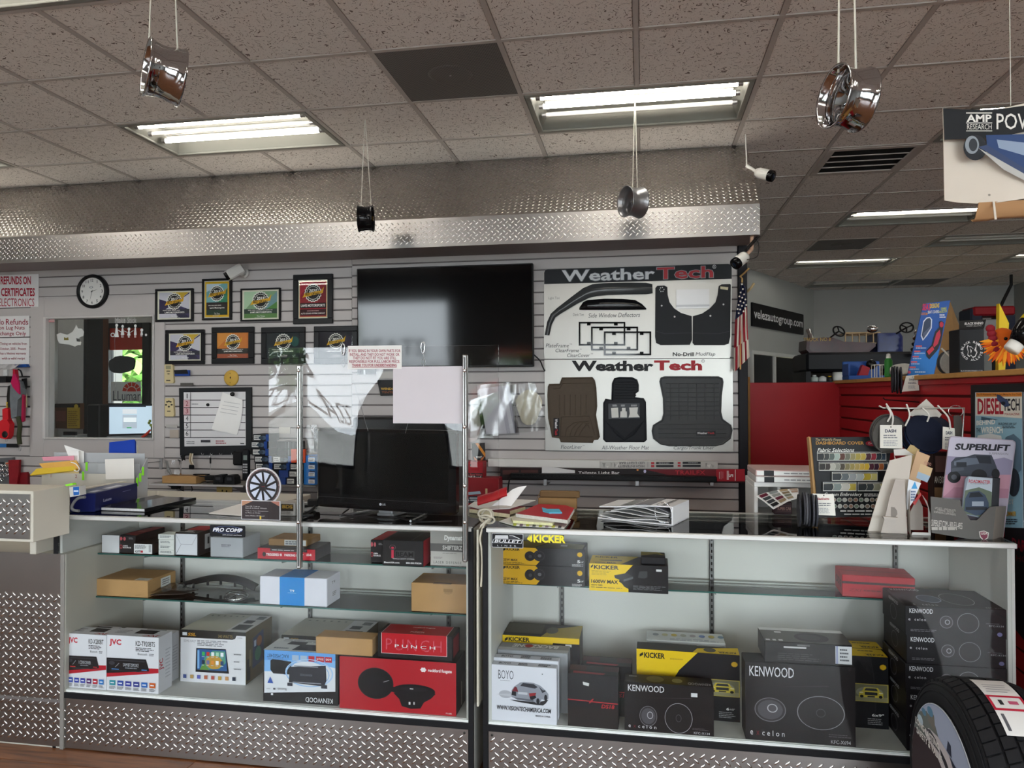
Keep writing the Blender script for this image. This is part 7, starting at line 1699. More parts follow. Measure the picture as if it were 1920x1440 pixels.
slab('floor_office',-8.2,5.0,-.05,-6.9,OY,0,WOOD,'floor inside the office beyond the shop')
slab('ceiling_office',-8.2,4.9,3.18,-2.3,12.0 if False else OY+.1,3.2,M('#bdb8b3',.8,0,.02),'plain ceiling inside the office')
w9=thing('window_8','dark framed outside window seen through the office',None,(0,0,0),kind='structure')
DF=M('#1e2024',.5,0,.04)
b=MB();t=.09
b.box(wx0,OY-.03,wz0,wx0+t,OY+.06,wz1,DF,.004);b.box(wx1-t,OY-.03,wz0,wx1,OY+.06,wz1,DF,.004);b.box(wx0+t,OY-.03,wz0,wx1-t,OY+.06,wz0+t*.6,DF,.004);b.box(wx0+t,OY-.03,wz1-t*.6,wx1-t,OY+.06,wz1,DF,.004);b.build('window_frame',w9)
b=MB();b.box(wx0+t,OY+.02,wz0+t*.6,wx1-t,OY+.025,wz1-t*.6,GLASS);b.build('pane',w9)
b=MB();z_=qo(230,656).z;b.box(wx0+t,OY-.01,z_,wx1-t,OY+.015,wz1-t*.6,M('#a83226',.6,0,.04),.002);b.build('red_shade',w9)
b=MB();b.prism(qo.xz([(209,716),(265,716),(266,752),(210,752)]),OY-.012,OY-.008,M('#dfe3e4',.5,0,.01),'y');dc=wthing(b,'window_decal','white window film sign with red half sun in the office','sign')
b=MB();sun=[]
for k in range(6):
 a0,a1=PI*k/6+.04,PI*(k+1)/6-.04
 sun.append(('p',[(247+17.5*math.cos(a0),734-17.5*math.sin(a0)),(247+17.5*math.cos(a1),734-17.5*math.sin(a1)),(247+10*math.cos(a1),734-10*math.sin(a1)),(247+10*math.cos(a0),734-10*math.sin(a0))],'#d8402f'))
sun.append(('p',[(247+8.5*math.cos(PI*k/8),734-8.5*math.sin(PI*k/8))for k in range(9)],'#d8402f'))
PX(OY-.012).art(b,sun+[('t','LLumar',212,733,264,751,'#5a6068',{'b':.0})],.001);wpart(b,'print',dc)
w10=thing('window_9','narrow dark framed outside window at the far left of the office',None,(0,0,0),kind='structure')
b=MB();b.box(lx0,OY-.03,1.35,lx0+.05,OY+.06,2.75,DF);b.box(lx1-.05,OY-.03,1.35,lx1,OY+.06,2.75,DF);b.box(lx0,OY-.03,2.0,lx1,OY+.04,2.08,DF);b.build('window_frame',w10)
b=MB();b.box(lx0+.05,OY+.02,1.35,lx1-.05,OY+.025,2.75,GLASS);b.build('pane',w10)
q62=PX(6.4)
b=MB();b.box(q62(107,700).x,6.4,0,q62(158,700).x,6.6,3.15,M('#a3a5a6',.6,0,.02),.01);b.box(q62(158,700).x,6.39,0,q62(165,700).x,6.6,3.15,DF);b.build('pillar_office',label='wide grey pillar inside the office',kind='structure')
b=MB();b.box(PX(6.5)(166,700).x,6.5,0,PX(6.5)(176,700).x,6.6,3.15,M('#c9c6c4',.6,0,.02));b.box(PX(6.7)(177,700).x,6.7,0,PX(6.7)(190,700).x,6.8,3.15,M('#5b3a2c',.8,0,.1,20));b.build('door_frame_office',label='white and brown door edge inside the office',kind='structure')
dz=pix(220,826,Y=5.35).z
b=MB();b.box(-6.0,5.12,dz-.04,-2.5,5.75,dz,M('#8b8d90',.4,0,.03),.004);dk=wthing(b,'office_desk','grey desk along the office window','desk')
for x_ in(-5.9,-2.6):
 b=MB();b.box(x_-.03,5.2,0,x_+.03,5.7,dz-.04,METAL_DULL,.003);wpart(b,'leg',dk)
q5=PX(5.35)
b=MB();b.prism(q5.xz([(203,758),(289,757),(289,815),(203,818)]),5.35,5.38,M('#1b1c20',.35,0,.02),'y');cm=wthing(b,'office_computer','office computer screen glowing pale blue behind the window','computer')
b=MB();b.prism(q5.xz([(201,818),(289,815),(289,823),(200,827)]),5.345,5.38,M('#8d8f92',.35,.4,.02),'y');wpart(b,'chin',cm)
b=MB();SC=lambda c_:M(c_,.3,0,0,emit=.55)
q5.art(b,[('p',[(205,762),(286,761),(286,812),(205,814)],SC('#b9ccdc')),('r',205,760,274,763,SC('#1b2430')),('r',230,767,257,776,SC('#cfd3d8')),('r',230,778,257,803,SC('#a9b4c0')),('r',232,783,256,791,SC('#dfe6ea')),('r',238,801,247,803,SC('#3a9a5a'))],.0015);wpart(b,'screen',cm)
b=MB();q5b=PX(5.30);b.tube([tuple(q5b(267,820)),tuple(q5b(275,814)),tuple(q5b(282,806))],[.012,.012,.007],M('#c2331f',.4,0,.03),8);wthing(b,'red_marker','red tube leaning on the office computer','bottle')
b=MB();pl_=q5b(284,796);b.tube([tuple(q5b(285,824)),tuple(pl_)],.006,M('#3c4a2a',.6,0,.1),6)
for k in range(8):b.ball(tuple(pl_+Vector((.02*math.cos(k),.01*math.sin(k*2),.02*math.sin(k)+.01))),.012,M('#8a9a4a',.6,0,.1),6,4)
wthing(b,'small_plant','tiny plant beside the office computer','plant')
b=MB();q5c=PX(5.7);b.prism(q5c.xz([(103,757),(150,756),(150,805),(104,803)]),5.7,5.75,M('#5a3c2a',.5,0,.1,14),'y');o=wthing(b,'framed_poster','brown and yellow poster standing in the office','poster')
b=MB();PX(5.7).art(b,[('r',103,757,150,764,'#2a2622'),('r',126,764,150,803,'#b99a34'),('l',128,770,148,800,8,'#8a6a20'),('e',143,762,4,4,'#c9aa3a'),('r',105,770,124,790,'#7a4a3a')],.001);wpart(b,'print',o)
b=MB();b.prism(q5c.xz([(88,714),(104,713),(102,760),(98,815),(88,824)]),5.66,5.68,M('#8a1440',.6,0,.1,8),'y');wthing(b,'banner','dark magenta banner at the left of the office window','banner')
b=MB();a=q5c(148,812);b.box(a.x,5.5,dz+.001,q5c(175,812).x,5.72,dz+.03,M('#b9bcc0',.3,.4,.03),.004);b.box(a.x+.02,5.5,dz+.031,q5c(174,812).x,5.52,dz+.06,DF);wthing(b,'printer_tray','grey tray on the office desk','tray')
b=MB();a=q5c(178,790);b.box(a.x,5.6,dz+.001,q5c(202,790).x,5.74,q5c(190,758).z,M('#1d1d20',.5,0,.1,30),.01);wthing(b,'office_machine','dark machine beside the office computer','machine')
PY=WALL_Y+.018
b=MB();PX(PY).art(b,[('t','Make Stick',216,595,256,606,'#dcdcdc',{'b':-.005})]+[('e',x_,y_,r_,r_*1.15,'#dcdcdc')for x_,y_,r_ in((219,610,2.6),(230,612,2.4),(242,617,2.6),(254,611,2.4),(266,619,2.6),(274,628,2))]+[('p',[(x_-1.2,y0_),(x_+1.2,y0_),(x_+w_,y1_),(x_-w_,y1_)],'#dcdcdc')for x_,y0_,y1_,w_ in((219,613,632,4),(230,615,628,3.4),(242,620,629,3.2),(254,614,628,2.6),(266,622,628,2.6))]+[('r',x_-1.6,y0_,x_-.5,y1_,'#dcdcdc')for x_,y0_,y1_ in((230,628,633),(242,629,633),(254,628,633),(266,628,631))]+[('r',x_+.5,y0_,x_+1.6,y1_,'#dcdcdc')for x_,y0_,y1_ in((230,628,633),(242,629,633),(254,628,633),(266,628,631))]+[('o',212,628,4,4,.35,'#dcdcdc'),('p',[(222,618),(228,622),(228,623),(222,620)],'#dcdcdc'),('p',[(233,620),(240,623),(240,624),(233,621)],'#dcdcdc'),('p',[(245,623),(251,619),(251,620),(245,624)],'#dcdcdc')])
wthing(b,'family_decal','white stick family decal with lettering on the office pane','decal')
b=MB();PX(PY).art(b,[('r',85.5,592,102.5,604,'#d9d6d2')]+[('r',85.5,592+1.85*k,102.5,593+1.85*k,'#a8323c')for k in range(7)]+[('r',85.5,592,94,599,'#27336a')]);wthing(b,'flag_sticker','small American flag sticker in the corner of the office pane','sticker')
b=MB();q53=PX(5.02);b.prism(q53.xz([(106,627),(113,624),(126,628),(136,622),(141,614),(143,609),(146,616),(153,616),(157,622),(156,630),(150,632),(146,636),(152,642),(151,647),(146,647),(140,650),(130,646),(112,644),(108,638)]),5.02,5.024,M('#d9d7d6',.6,0,.02),'y');ft=wthing(b,'air_freshener','white dog-shaped card hanging in the office window','air freshener')
b=MB();q53.art(b,[('p',[(120,632),(124,634),(128,632),(129,638),(120,638)],'#8a7a3a'),('p',[(143,634),(150,636),(150,641),(144,640)],'#4a4a4a')],.0008);wpart(b,'print',ft)
b=MB();b.tube([tuple(q53(141,612)),tuple(q53(138,596))],.001,METAL_DULL,5);wpart(b,'string',ft)
b=MB();b.prism(q53.xz([(204,682),(206,676),(213,672),(216,669),(226,667),(240,668),(250,671),(253,676),(252,686),(250,692),(240,697),(226,700),(214,699),(206,694)]),5.015,5.03,M('#17181b',.6,0,.04),'y');ft=wthing(b,'air_freshener','black cap-shaped card hanging in the office window','air freshener')
b=MB();b.tube([tuple(q53(216,668)),tuple(q53(215,640)),tuple(q53(217,606))],.001,METAL_DULL,5);b.tube([tuple(q53(217,700)),tuple(q53(216,730)),tuple(q53(213,758))],.001,BLACK,5);wpart(b,'string',ft)
KT=(0,670,5.758)
qt=PX(WALL_Y-.09,*KT)
b=MB();REDP=M('#c4202a',.35,0,.05)
b.prism(qt.xz([(-10,720),(60,670),(110,672),(140,720),(128,850),(100,882),(30,870),(-10,840)]),WALL_Y-.12,WALL_Y-.075,REDP,'y');tl=wthing(b,'grinder_tool','red power tool hanging at the left edge of the wall','tool')
b=MB();b.prism(qt.xz([(55,560),(90,545),(115,560),(118,670),(58,680)]),WALL_Y-.115,WALL_Y-.08,REDP,'y');wpart(b,'handle',tl)
b=MB();c_=qt(88,830,-.03);b.lathe([(.001,.004),(.022,.004),(.026,0)],BLACK,16,Matrix.Translation(c_)@frame((0,0,0),(1,0,0),(0,0,1)));wpart(b,'guard_cap',tl)
b=MB();c_=qt(66,895);b.tube([tuple(c_+Vector((.008*math.cos(a_),0,.013*math.sin(a_))))for a_ in[2*PI*k/12 for k in range(12)]],.002,METAL_DULL,6,closed=True);wpart(b,'hang_loop',tl)
b=MB();b.prism(qt.xz([(60,310),(92,300),(96,560),(50,600),(48,420)]),WALL_Y-.07,WALL_Y-.06,M('#23201f',.5,0,.05),'y');st_=wthing(b,'strap','black strap with yellow lettering above the red power tool','strap')
b=MB();PX(WALL_Y-.07,*KT).art(b,[('t','MAX',64,484,86,550,'#d9b32a',{'dn':1,'b':.02})],.001);wpart(b,'lettering',st_)
b=MB();qa=PX(WALL_Y-.10,*KT)
b.prism(qa.xz([(110,300),(150,240),(205,260),(228,330),(225,430),(190,460),(180,640),(120,660),(105,450)]),WALL_Y-.10,WALL_Y-.05,M('#6d7276',.2,0,.15,20),'y');mg=wthing(b,'blower_pack','grey and magenta packaged tool on the left wall','tool')
b=MB();b.prism(qa.xz([(130,270),(155,180),(180,180),(215,280),(225,400),(200,380),(150,320)]),WALL_Y-.112,WALL_Y-.098,M('#b01850',.4,0,.1,20),'y');b.prism(qa.xz([(150,130),(172,130),(182,230),(148,240)]),WALL_Y-.11,WALL_Y-.08,M('#b01830',.4,0,.05),'y');b.prism(qa.xz([(228,400),(245,420),(240,690),(215,700)]),WALL_Y-.09,WALL_Y-.07,M('#9c1840',.4,0,.05),'y');wpart(b,'magenta_trim',mg)
b=MB();b.prism(PX(WALL_Y-.05,*KT).xz([(232,398),(288,398),(290,540),(240,540)]),WALL_Y-.05,WALL_Y-.046,M('#d0c39c',.6,0,.03),'y');wthing(b,'price_tag','cream price tag hanging beside the grey packaged tool','tag')
b=MB();b.prism(PX(WALL_Y-.06,*KT).xz([(232,230),(280,225),(285,300),(262,395),(240,395)]),WALL_Y-.06,WALL_Y-.05,BLACK,'y');b.tube(spline([tuple(qa(195,130)),tuple(qa(225,150)),tuple(qa(242,210))],5),.006,BLACK,6);wthing(b,'black_pliers','black-handled tool behind the cream tag','tool')
b=MB();b.tube(spline([tuple(qa(196,640)),tuple(qa(215,740)),tuple(qa(205,850)),tuple(qa(215,940))],6),.016,M('#3a3d2a',.8,0,.1,40),8);b.tube([tuple(qa(213,985)+Vector((.009*math.cos(a_),0,.018*math.sin(a_))))for a_ in[2*PI*k/12 for k in range(12)]],.0025,METAL_DULL,6,closed=True);wthing(b,'camo_lanyard','camouflage lanyard hanging below the grey packaged tool','lanyard')
b=MB();b.prism(qa.xz([(-20,205),(100,205),(100,270),(-20,275)]),WALL_Y-.13,WALL_Y-.06,M('#1a1a1d',.4,0,.1,40),'y');b.box(qa(20,170).x,WALL_Y-.09,qa(20,200).z,qa(64,170).x,WALL_Y-.07,qa(20,130).z,M('#c9c9c9',.5,0,.1,40),.002);wthing(b,'bracket_pack','black and white packaged parts at the top of the tool display','pack')
b=MB();rows=[[qa(-20+45*j,80+22*i+8*math.sin(j*2),-.02*i)for j in range(6)]for i in range(3)];b.sheet(rows,BAG,True,(0,.02,0));wthing(b,'plastic_wrap','crumpled clear wrap above the packaged tools','bag')
b=MB();b.prism(PX(WALL_Y-.03,*KT).xz([(190,82),(310,74),(328,104),(220,112)]),WALL_Y-.06,WALL_Y-.03,M('#1f4f9a',.4,0,.03),'y');wthing(b,'blue_squeegee','blue plastic edge under the warranty notice','tool')
for k in range(6):
 b=MB();p_=PX(WALL_Y-.004,*KT)(300,212+108*k+(0 if k<1 else 0));b.tube([tuple(p_+Vector((.02,0,0))),tuple(p_+Vector((-.1,-.02,0)))],.004,BLACK,6);wthing(b,'peg_hook','black peg hook beside the tools, %s from the top'%('first','second','third','fourth','fifth','lowest')[k],'hook','black peg hooks')
for k,(pts,col,lab,nm)in enumerate((([(-30,1090),(140,1080),(150,1380),(-30,1390)],'#5d5f62','clear blister pack of chrome fittings above the counter','blister_pack'),([(90,1110),(205,1105),(200,1250),(180,1380),(100,1385)],'#8c2028','red blister pack of fittings above the counter','blister_pack'),([(205,1245),(285,1240),(298,1260),(300,1385),(200,1385)],'#7a1a22','dark red booklet standing on the counter edge','booklet'))):
 Yk=4.926-.022*(k%2);b=MB();qk=PX(Yk,*KT);b.prism(qk.xz(pts),Yk,Yk+.02,M(col,.4,0,.15,30),'y');o=wthing(b,nm,lab,'pack' if k<2 else 'booklet')
 if k==0:
  b=MB()
  for j in range(14):c_=qk(10+(j%4)*30,1170+(j//4)*50,-.012);b.tube([tuple(c_+Vector((.014*math.cos(a_+j),.004*math.sin(j),.014*math.sin(a_))))for a_ in(0,1,2,3,4)],.004,CHROME,6)
  qk.art(b,[('r',60,1130,130,1180,'#a89a8a'),('e',95,1150,28,14,'#d0502a'),('r',0,1130,50,1180,'#2a2c30')],.003);wpart(b,'fittings',o)
o=plate('blue_card','blue and black card below the red power tool','card',(-8,832,33,839),WALL_Y-.02,.004,'#1b1b1e',[('r',-8,832,12,839,'#2a6aa8')])
# ================================================================== RIGHT PART: CASE TOP, RED WALL
class PXX:
 """photo pixels on the plane X = const (the red slat wall); u runs with -Y"""
 def __init__(s,X,ox=0,oy=0,k=1.0):
  s.X,s.ox,s.oy,s.k=X,ox,oy,k
 def __call__(s,x,y,d=0.):
  return pix(s.ox+x/s.k,s.oy+y/s.k,X=s.X)+Vector((d,0,0))
 def prism(s,b,pts,t,mat):
  b.prism([(s(x,y).y,s(x,y).z)for x,y in pts],s.X-t,s.X,mat,'x')
 art=None
def xart(s,b,items,lift=.001,step=.0002):
 keep=PX.__call__
 z=[lift]
 class _P(PX):
  def __call__(q,x,y,dy=0.):
   p_=s(x,y);return p_+Vector((dy,0,0))
 pp_=_P(0)
 PX.art(pp_,b,items,lift,step)
CAB=M('#d6d3d0',.5,0,.02)
cab_z=pix(1470,905,Y=3.34).z
a=pix(1414,905,Y=3.34).x;c=a+.30
b=MB();b.box(a,3.34,0,a+.016,3.62,cab_z-.02,CAB,.002);b.box(c-.016,3.34,0,c,3.62,cab_z-.02,CAB,.002);b.box(a,3.34,cab_z-.02,c,3.62,cab_z,CAB,.002);b.box(a+.016,3.60,0,c-.016,3.62,cab_z-.02,CAB)
cb=wthing(b,'sample_cabinet','narrow white open cabinet beside the red panel','cabinet')
b=MB();b.box(a+.1,3.36,0,a+.112,3.6,cab_z-.02,CAB);wpart(b,'divider',cb)
b=MB();b.box(a+.016,3.36,.955,c-.016,3.6,.965,CAB);wpart(b,'shelf',cb)
for k in range(2):
 z_=cab_z+.001+k*.027
 b=MB();b.box(a+.004,3.32+.006*k,z_,c-.004,3.58,z_+.026,M('#cfcac9' if k==0 else '#c4a8a4',.35,0,.04),.003);o=wthing(b,'sample_binder','flat sample binder on the white cabinet, %s one'%('lower','upper')[k],'binder','sample binders on the white cabinet')
 b=MB();b.art(frame((a+.004,3.32+.006*k,z_),(1,0,0),(0,0,1)),.292,.026,[('r',.02,.15,.98,.85,'#dcdcda'),('r',.12,.05,.26,.95,'#1c1c1f'),('l',.4,.3,.9,.7,1,'#8d8d90')]);wpart(b,'spine_label',o)
KA=(1400,860,4.885)
b=MB();qk=PX(3.20,*KA);P_=[(88,342),(300,305),(520,300),(500,370),(420,372),(220,440)]
g0=[qk(88,342),qk(190,322,.04),qk(300,305,.06),qk(410,300,.08),qk(520,302,.1)];g1=[qk(220,440,-.06),qk(300,415,-.03),qk(380,388,.0),qk(450,375,.02),qk(500,372,.05)]
b.sheet([g0,[g0[i].lerp(g1[i],.5)+Vector((0,0,.003))for i in range(5)],g1],PAPER,True,(0,.0,-.002));sc_=wthing(b,'swatch_card','folded fabric swatch card lying open before the white cabinet','swatch card')
b=MB();cols=['#5a1a2c','#3c4346','#33363a','#1b1b1e','#7d8280','#8a8d88','#5a2030','#8f7d62','#a08c6c','#77674e','#6f7160','#8d7f68','#b09a88','#a88c7c']
for k in range(14):
 i=k//4;j=k%4
 if i>3:continue
 pA=g0[i].lerp(g0[i+1],.1).lerp(g1[i].lerp(g1[i+1],.1),.08+.23*j);pB=g0[i].lerp(g0[i+1],.9).lerp(g1[i].lerp(g1[i+1],.9),.08+.23*j);pC=g0[i].lerp(g0[i+1],.9).lerp(g1[i].lerp(g1[i+1],.9),.26+.23*j);pD=g0[i].lerp(g0[i+1],.1).lerp(g1[i].lerp(g1[i+1],.1),.26+.23*j)
 b.add([p_+Vector((0,-.001,.0045))for p_ in(pA,pB,pC,pD)],[(0,1,2,3)],M(cols[k%len(cols)],.8,0,.05))
wpart(b,'swatches',sc_)
o=carton('maroon_box','dark maroon box inside the white cabinet',1452,1486,941,TOP+.001,3.26,.05,'#2a1218',front=[('t','SUPER CAR',.2,.35,.95,.6,'#8d6a60',{'b':.01}),('r',.16,.25,.97,.27,'#6a4a44'),('r',.16,.68,.97,.7,'#6a4a44')])
KB=(1360,760,3.4286)
FBY=3.14
qf2=PX(FBY,*KB)
b=MB();b.prism(qf2.xz([(553,205),(1075,202),(1010,715),(600,722)]),FBY,FBY+.006,M('#17181a',.45,0,.03),'y');fb=wthing(b,'fabric_board','black fabric selection board with rows of colour swatches','display board')
b=MB();b.prism(qf2.xz([(540,212),(553,205),(600,722),(582,726)]),FBY+.006,FBY+.05,KRAFT,'y');wpart(b,'side_flange',fb)
items=[('t',"The World's Finest",580,212,745,228,'#c9b48a',{'s':.3}),('t','DASHBOARD COVER',582,232,890,252,'#b8863a',{'b':.02}),('e',945,244,44,18,'#8c2230'),('t','DASH',920,238,970,250,'#d9c4c6'),('t','Fabric Selections',590,274,828,300,'#dcdcd6',{'s':.35,'b':.01})]
def sw_row(x0,y0,x1,y1,n,cols):
 out=[('r',x0-3,y0-3,x1+3,y1+3,'#c9c9c6'),('r',x0,y0,x1,y1,'#131315')]
 w_=(x1-x0)/n
 for k in range(n-1,-1,-1):
  xx=x0+k*w_
  out.append(('p',[(xx,y0+6),(xx,y1),(xx+w_,y1),(xx+w_*1.25,y1-(y1-y0)*.3),(xx+w_*1.3,(y0+y1)/2),(xx+w_*1.2,y0+8),(xx+w_,y0+4)]if k<n-1 else[(xx,y0+6),(xx,y1),(xx+w_,y1),(xx+w_,y0+5)],'#d6d3c6'))
  out.append(('p',[(xx,y0+8),(xx,y1-2),(xx+w_,y1-2),(xx+w_*1.2,y1-(y1-y0)*.3),(xx+w_*1.24,(y0+y1)/2),(xx+w_*1.15,y0+9),(xx+w_,y0+6)]if k<n-1 else[(xx,y0+8),(xx,y1-2),(xx+w_,y1-2),(xx+w_,y0+7)],cols[k%len(cols)]))
 return out
items+=sw_row(592,302,1030,352,13,['#2a2c2e','#3a3c3c','#55605c','#9aa8a0','#5a3a30','#6a6a5c','#8f865c','#a8984a','#b9a24a','#4a2630','#8a2230','#202a33','#2a3a4a'])
items+=sw_row(602,366,1040,416,14,['#2b2826','#332c2a','#a8a59c','#8a8a80','#4a4236','#7d7350','#9a8a50','#b09a5a','#c9a84a','#d6b23a','#4a1a2c','#3a1a30','#a0582a','#26303c'])
items+=sw_row(684,430,970,480,6,['#33373a','#5d6468','#8d9294','#a3aaa8','#b3a038','#b9ae6a'])
items+=sw_row(626,494,834,546,4,['#2c3032','#77827f','#b0aea6','#a8963a'])+sw_row(848,494,1026,546,4,['#33383a','#3c4244','#8a8a76','#a3943a'])
items+=[('t','Custom Embroidery',630,558,872,586,'#dcdcd6',{'s':.35,'b':.01}),('l',884,562,1000,584,2,'#b9b9b6')]
for r_ in range(2):
 for k in range(9):items+=[('e',690+35*k+4*r_,604+40*r_,15,14,'#b9b9b4'),('e',690+35*k+4*r_,604+40*r_,12,11,('#8a6a5a','#6a7a6a','#a8a8a0','#77675a')[(k+r_)%4])]
items+=[('l',730,666,980,682,1,'#c9c9c6'),('l',755,688,960,702,1,'#b9b9b6')]
b=MB();qf2.art(b,items,.001);wpart(b,'board_print',fb)
b=MB();b.prism([(FBY+.05,TOP+.001),(FBY+.11,TOP+.001),(FBY+.05,TOP+.22)],qf2(720,600).x,qf2(720,600).x+.004,KRAFT,'x');wpart(b,'easel_back',fb)
def disc_stack(name,label,c,r_,n,axis,cols,gap=.007,tag=None):
 ax=Vector(axis).normalized();x=ax.orthogonal().normalized();y=ax.cross(x)
 T0=Matrix((x,y,ax)).transposed().to_4x4()
 root=thing(name,label,'sample discs',c)
 for k in range(n):
  b=MB();off=ax*(k*gap)+Vector((RND.uniform(-.006,.006),RND.uniform(-.004,.004),RND.uniform(-.006,.006)))
  b.T=Matrix.Translation(off)@T0;b.lathe([(.001,0),(r_,0),(r_,gap*.8),(.001,gap*.8)],M(cols[k%len(cols)],.9,0,.08,60),26,None,False);b.build('fabric_disc',root)
 return root
def tag_card(name,label,qk,pts,title,txtcol='#26304a'):
 b=MB();b.prism(qk.xz(pts),qk.Y,qk.Y+.0015,M('#e2dfd6',.6,0,.02),'y');o=wthing(b,name,label,'tag')
 x0_,y0_=pts[0];x1_,y1_=pts[2];w_,h_=x1_-x0_,y1_-y0_
 b=MB();qk.art(b,[('t',title,x0_+w_*.22,y0_+h_*.18,x0_+w_*.72,y0_+h_*.32,txtcol,{'b':.03}),('l',x0_+w_*.15,y0_+h_*.40,x0_+w_*.85,y0_+h_*.58,2,'#77777c'),('l',x0_+w_*.15,y0_+h_*.64,x0_+w_*.8,y0_+h_*.9,4,'#a9a9ac'),('e',x0_+w_*.48,y0_+h_*.08,w_*.03,h_*.03,'#2a2a2c')],.001);wpart(b,'print',o)
 return o
b_=disc_stack('fabric_discs','bundle of dark grey fabric discs on edge at the swatch board foot',pix(1528,948,Y=2.98),.062,7,(-1,.1,0),['#3a3a40','#46464c','#2f2f34','#55555a'],.008)
b_.location.z=TOP+.064
tag_card('disc_tag','white tag on the dark discs at the swatch board foot',PX(2.97,*KA),[(605,320),(798,326),(815,522),(624,515)],'DashDesigns','#a03040')
KE=(1600,740,3.4)
EAS=M('#b3aaa2',.7,0,.04,14)
qe=PX(2.90,*KE)
b=MB();b.prism(qe.xz([(105,890),(180,640),(250,425),(388,388),(395,398),(372,560),(350,888),(345,892)]),2.93,2.934,M('#c4bcb2',.7,0,.04),'y');ea=wthing(b,'cardboard_easel','grey cardboard easel seen from behind at the front of the case top','easel')
b=MB();b.prism(qe.xz([(175,880),(205,770),(230,660),(268,540),(326,540),(345,890)]),2.90,2.904,EAS,'y');wpart(b,'support_leg',ea)
b=MB();b.prism(qe.xz([(180,772),(275,780),(272,792),(190,792)]),2.882,2.90,EAS,'y');qe.art(b,[('p',[(240,715),(262,718),(278,740),(280,762),(268,780),(240,782)],'#7d756e')],.001);wpart(b,'locking_tab',ea)
b=MB();b.prism(qe.xz([(388,560),(445,365),(530,400),(440,640),(375,760)]),2.96,2.964,M('#c9a682',.5,0,.05),'y');br=wthing(b,'brochure_strip','tall narrow brochure with tan and blue panels leaning right','brochure')
b=MB();PX(2.96,*KE).art(b,[('p',[(400,530),(412,490),(490,520),(470,560)],'#9fb4c6'),('p',[(412,490),(428,440),(505,470),(490,520)],'#d0b48a'),('t','rhino',450,415,496,445,'#a87a6a',{'s':.2,'dy':10})],.001);wpart(b,'print',br)
b=MB();qe2=PX(2.88,*KE);rows=[[qe2(x_,y_)for x_,y_ in((360,640),(362,780),(368,905))],[qe2(x_,y_,.05)for x_,y_ in((395,590),(375,760),(378,880))]]
b.sheet(rows,EAS,True,(0,.003,0));b.prism(qe2.xz([(365,905),(488,918),(494,900),(492,760),(470,680),(440,640),(478,720),(480,880),(378,878)]),2.88,2.884,M('#c9c6c2',.6,0,.02),'y');bs=wthing(b,'brochure_stand','bent grey brochure stand beside the cardboard easel','stand')
b=MB();b.prism(qe2.xz([(378,878),(480,880),(476,730),(445,660),(395,760)]),2.93,2.934,EAS,'y');wpart(b,'back_leg',bs)
b=MB();b.prism(qe2.xz([(356,680),(372,545),(452,570),(400,690),(362,745)]),2.91,2.914,M('#dfe3e8',.5,0,.03),'y');fy=wthing(b,'flyer','white flyer with blue triangle in the bent stand','flyer')
b=MB();PX(2.91,*KE).art(b,[('p',[(368,600),(392,552),(408,600)],'#4aa0d8'),('p',[(378,690),(428,620),(432,640),(392,705)],'#c24a4a'),('l',366,610,400,680,4,'#6a7a9a')],.001);wpart(b,'print',fy)
for k,(pts,col,lab)in enumerate((([(258,350),(330,345),(388,386),(262,388)],'#d9d6d0','white card behind the easel top'),([(328,370),(365,318),(432,340),(392,398)],'#c4aa78','tan sample card behind the easel top'))):
 b=MB();qk=PX(3.02+.03*k,*KE);b.prism(qk.xz([(x_,y_)for x_,y_ in pts]+[(pts[2][0]-6,640),(pts[3][0]+20,640)]),qk.Y,qk.Y+.003,M(col,.6,0,.04),'y');wthing(b,'sample_card',lab,'card')
o=carton('exotic_box','dark box with a brown window behind the brochure stand',1752,1790,848,TOP+.001,3.15,.06,'#2e1c18',front=[('r',.05,.1,.6,.5,'#8a6a4a'),('t','AN EXOTIC',.05,.56,.8,.66,'#d3c9bc',{'b':.01}),('r',.1,.72,.7,.95,'#6a4a44')])
LSY=2.90
ls=thing('leaflet_stand','countertop leaflet stand with a lifted off-road car picture','leaflet stand',(pix(1810,1010,Y=2.84).x,2.84,TOP));lo_=ls.location
ql=PX(LSY,*KE)
b=MB();b.prism(ql.xz([(568,660),(612,285),(622,268),(640,265),(1018,290),(1034,302),(1036,320),(955,925),(880,905),(700,890),(560,800)]),LSY,LSY+.006,M('#a99fae',.4,0,.03),'y');b.V=[v-lo_ for v in b.V];b.build('back_card',ls)
b=MB();it=[('p',[(600,390),(612,290),(625,272),(1015,295),(1030,310),(1015,420),(960,400),(800,430),(700,400)],'#b9b6c6'),('p',[(585,520),(600,390),(700,400),(800,430),(960,400),(1015,420),(1000,520)],'#8d87a0'),('p',[(570,655),(588,510),(1004,510),(985,660)],'#b98a9a'),('p',[(570,655),(640,590),(990,600),(985,660)],'#a8788a'),('t','SUPERLIFT',645,310,1002,352,'#20222a',{'b':.045,'s':.15,'dy':8}),('t','SUSPENSION',862,366,985,380,'#77747c',{'dy':6}),('p',[(620,520),(622,430),(650,400),(720,395),(770,380),(880,385),(900,430),(915,470),(920,520),(860,525),(700,520)],'#3a3f4a'),('p',[(640,425),(720,402),(800,405),(800,440),(690,455),(640,450)],'#5d6674'),('p',[(780,390),(870,392),(880,440),(800,435)],'#22262e'),('r',655,430,720,460,'#23272e'),('e',640,525,42,38,'#1b1c20'),('e',640,525,18,17,'#4a4d55'),('e',800,515,50,40,'#1b1c20'),('e',905,505,26,34,'#1b1c20'),('p',[(625,470),(700,462),(705,482),(625,492)],'#4a505a')]
PX(LSY,*KE).art(b,it,.001);b.V=[v-lo_ for v in b.V];b.build('back_print',ls)
PKY=2.83
qp=PX(PKY,*KE);PK=M('#5d5b58',.5,0,.03)
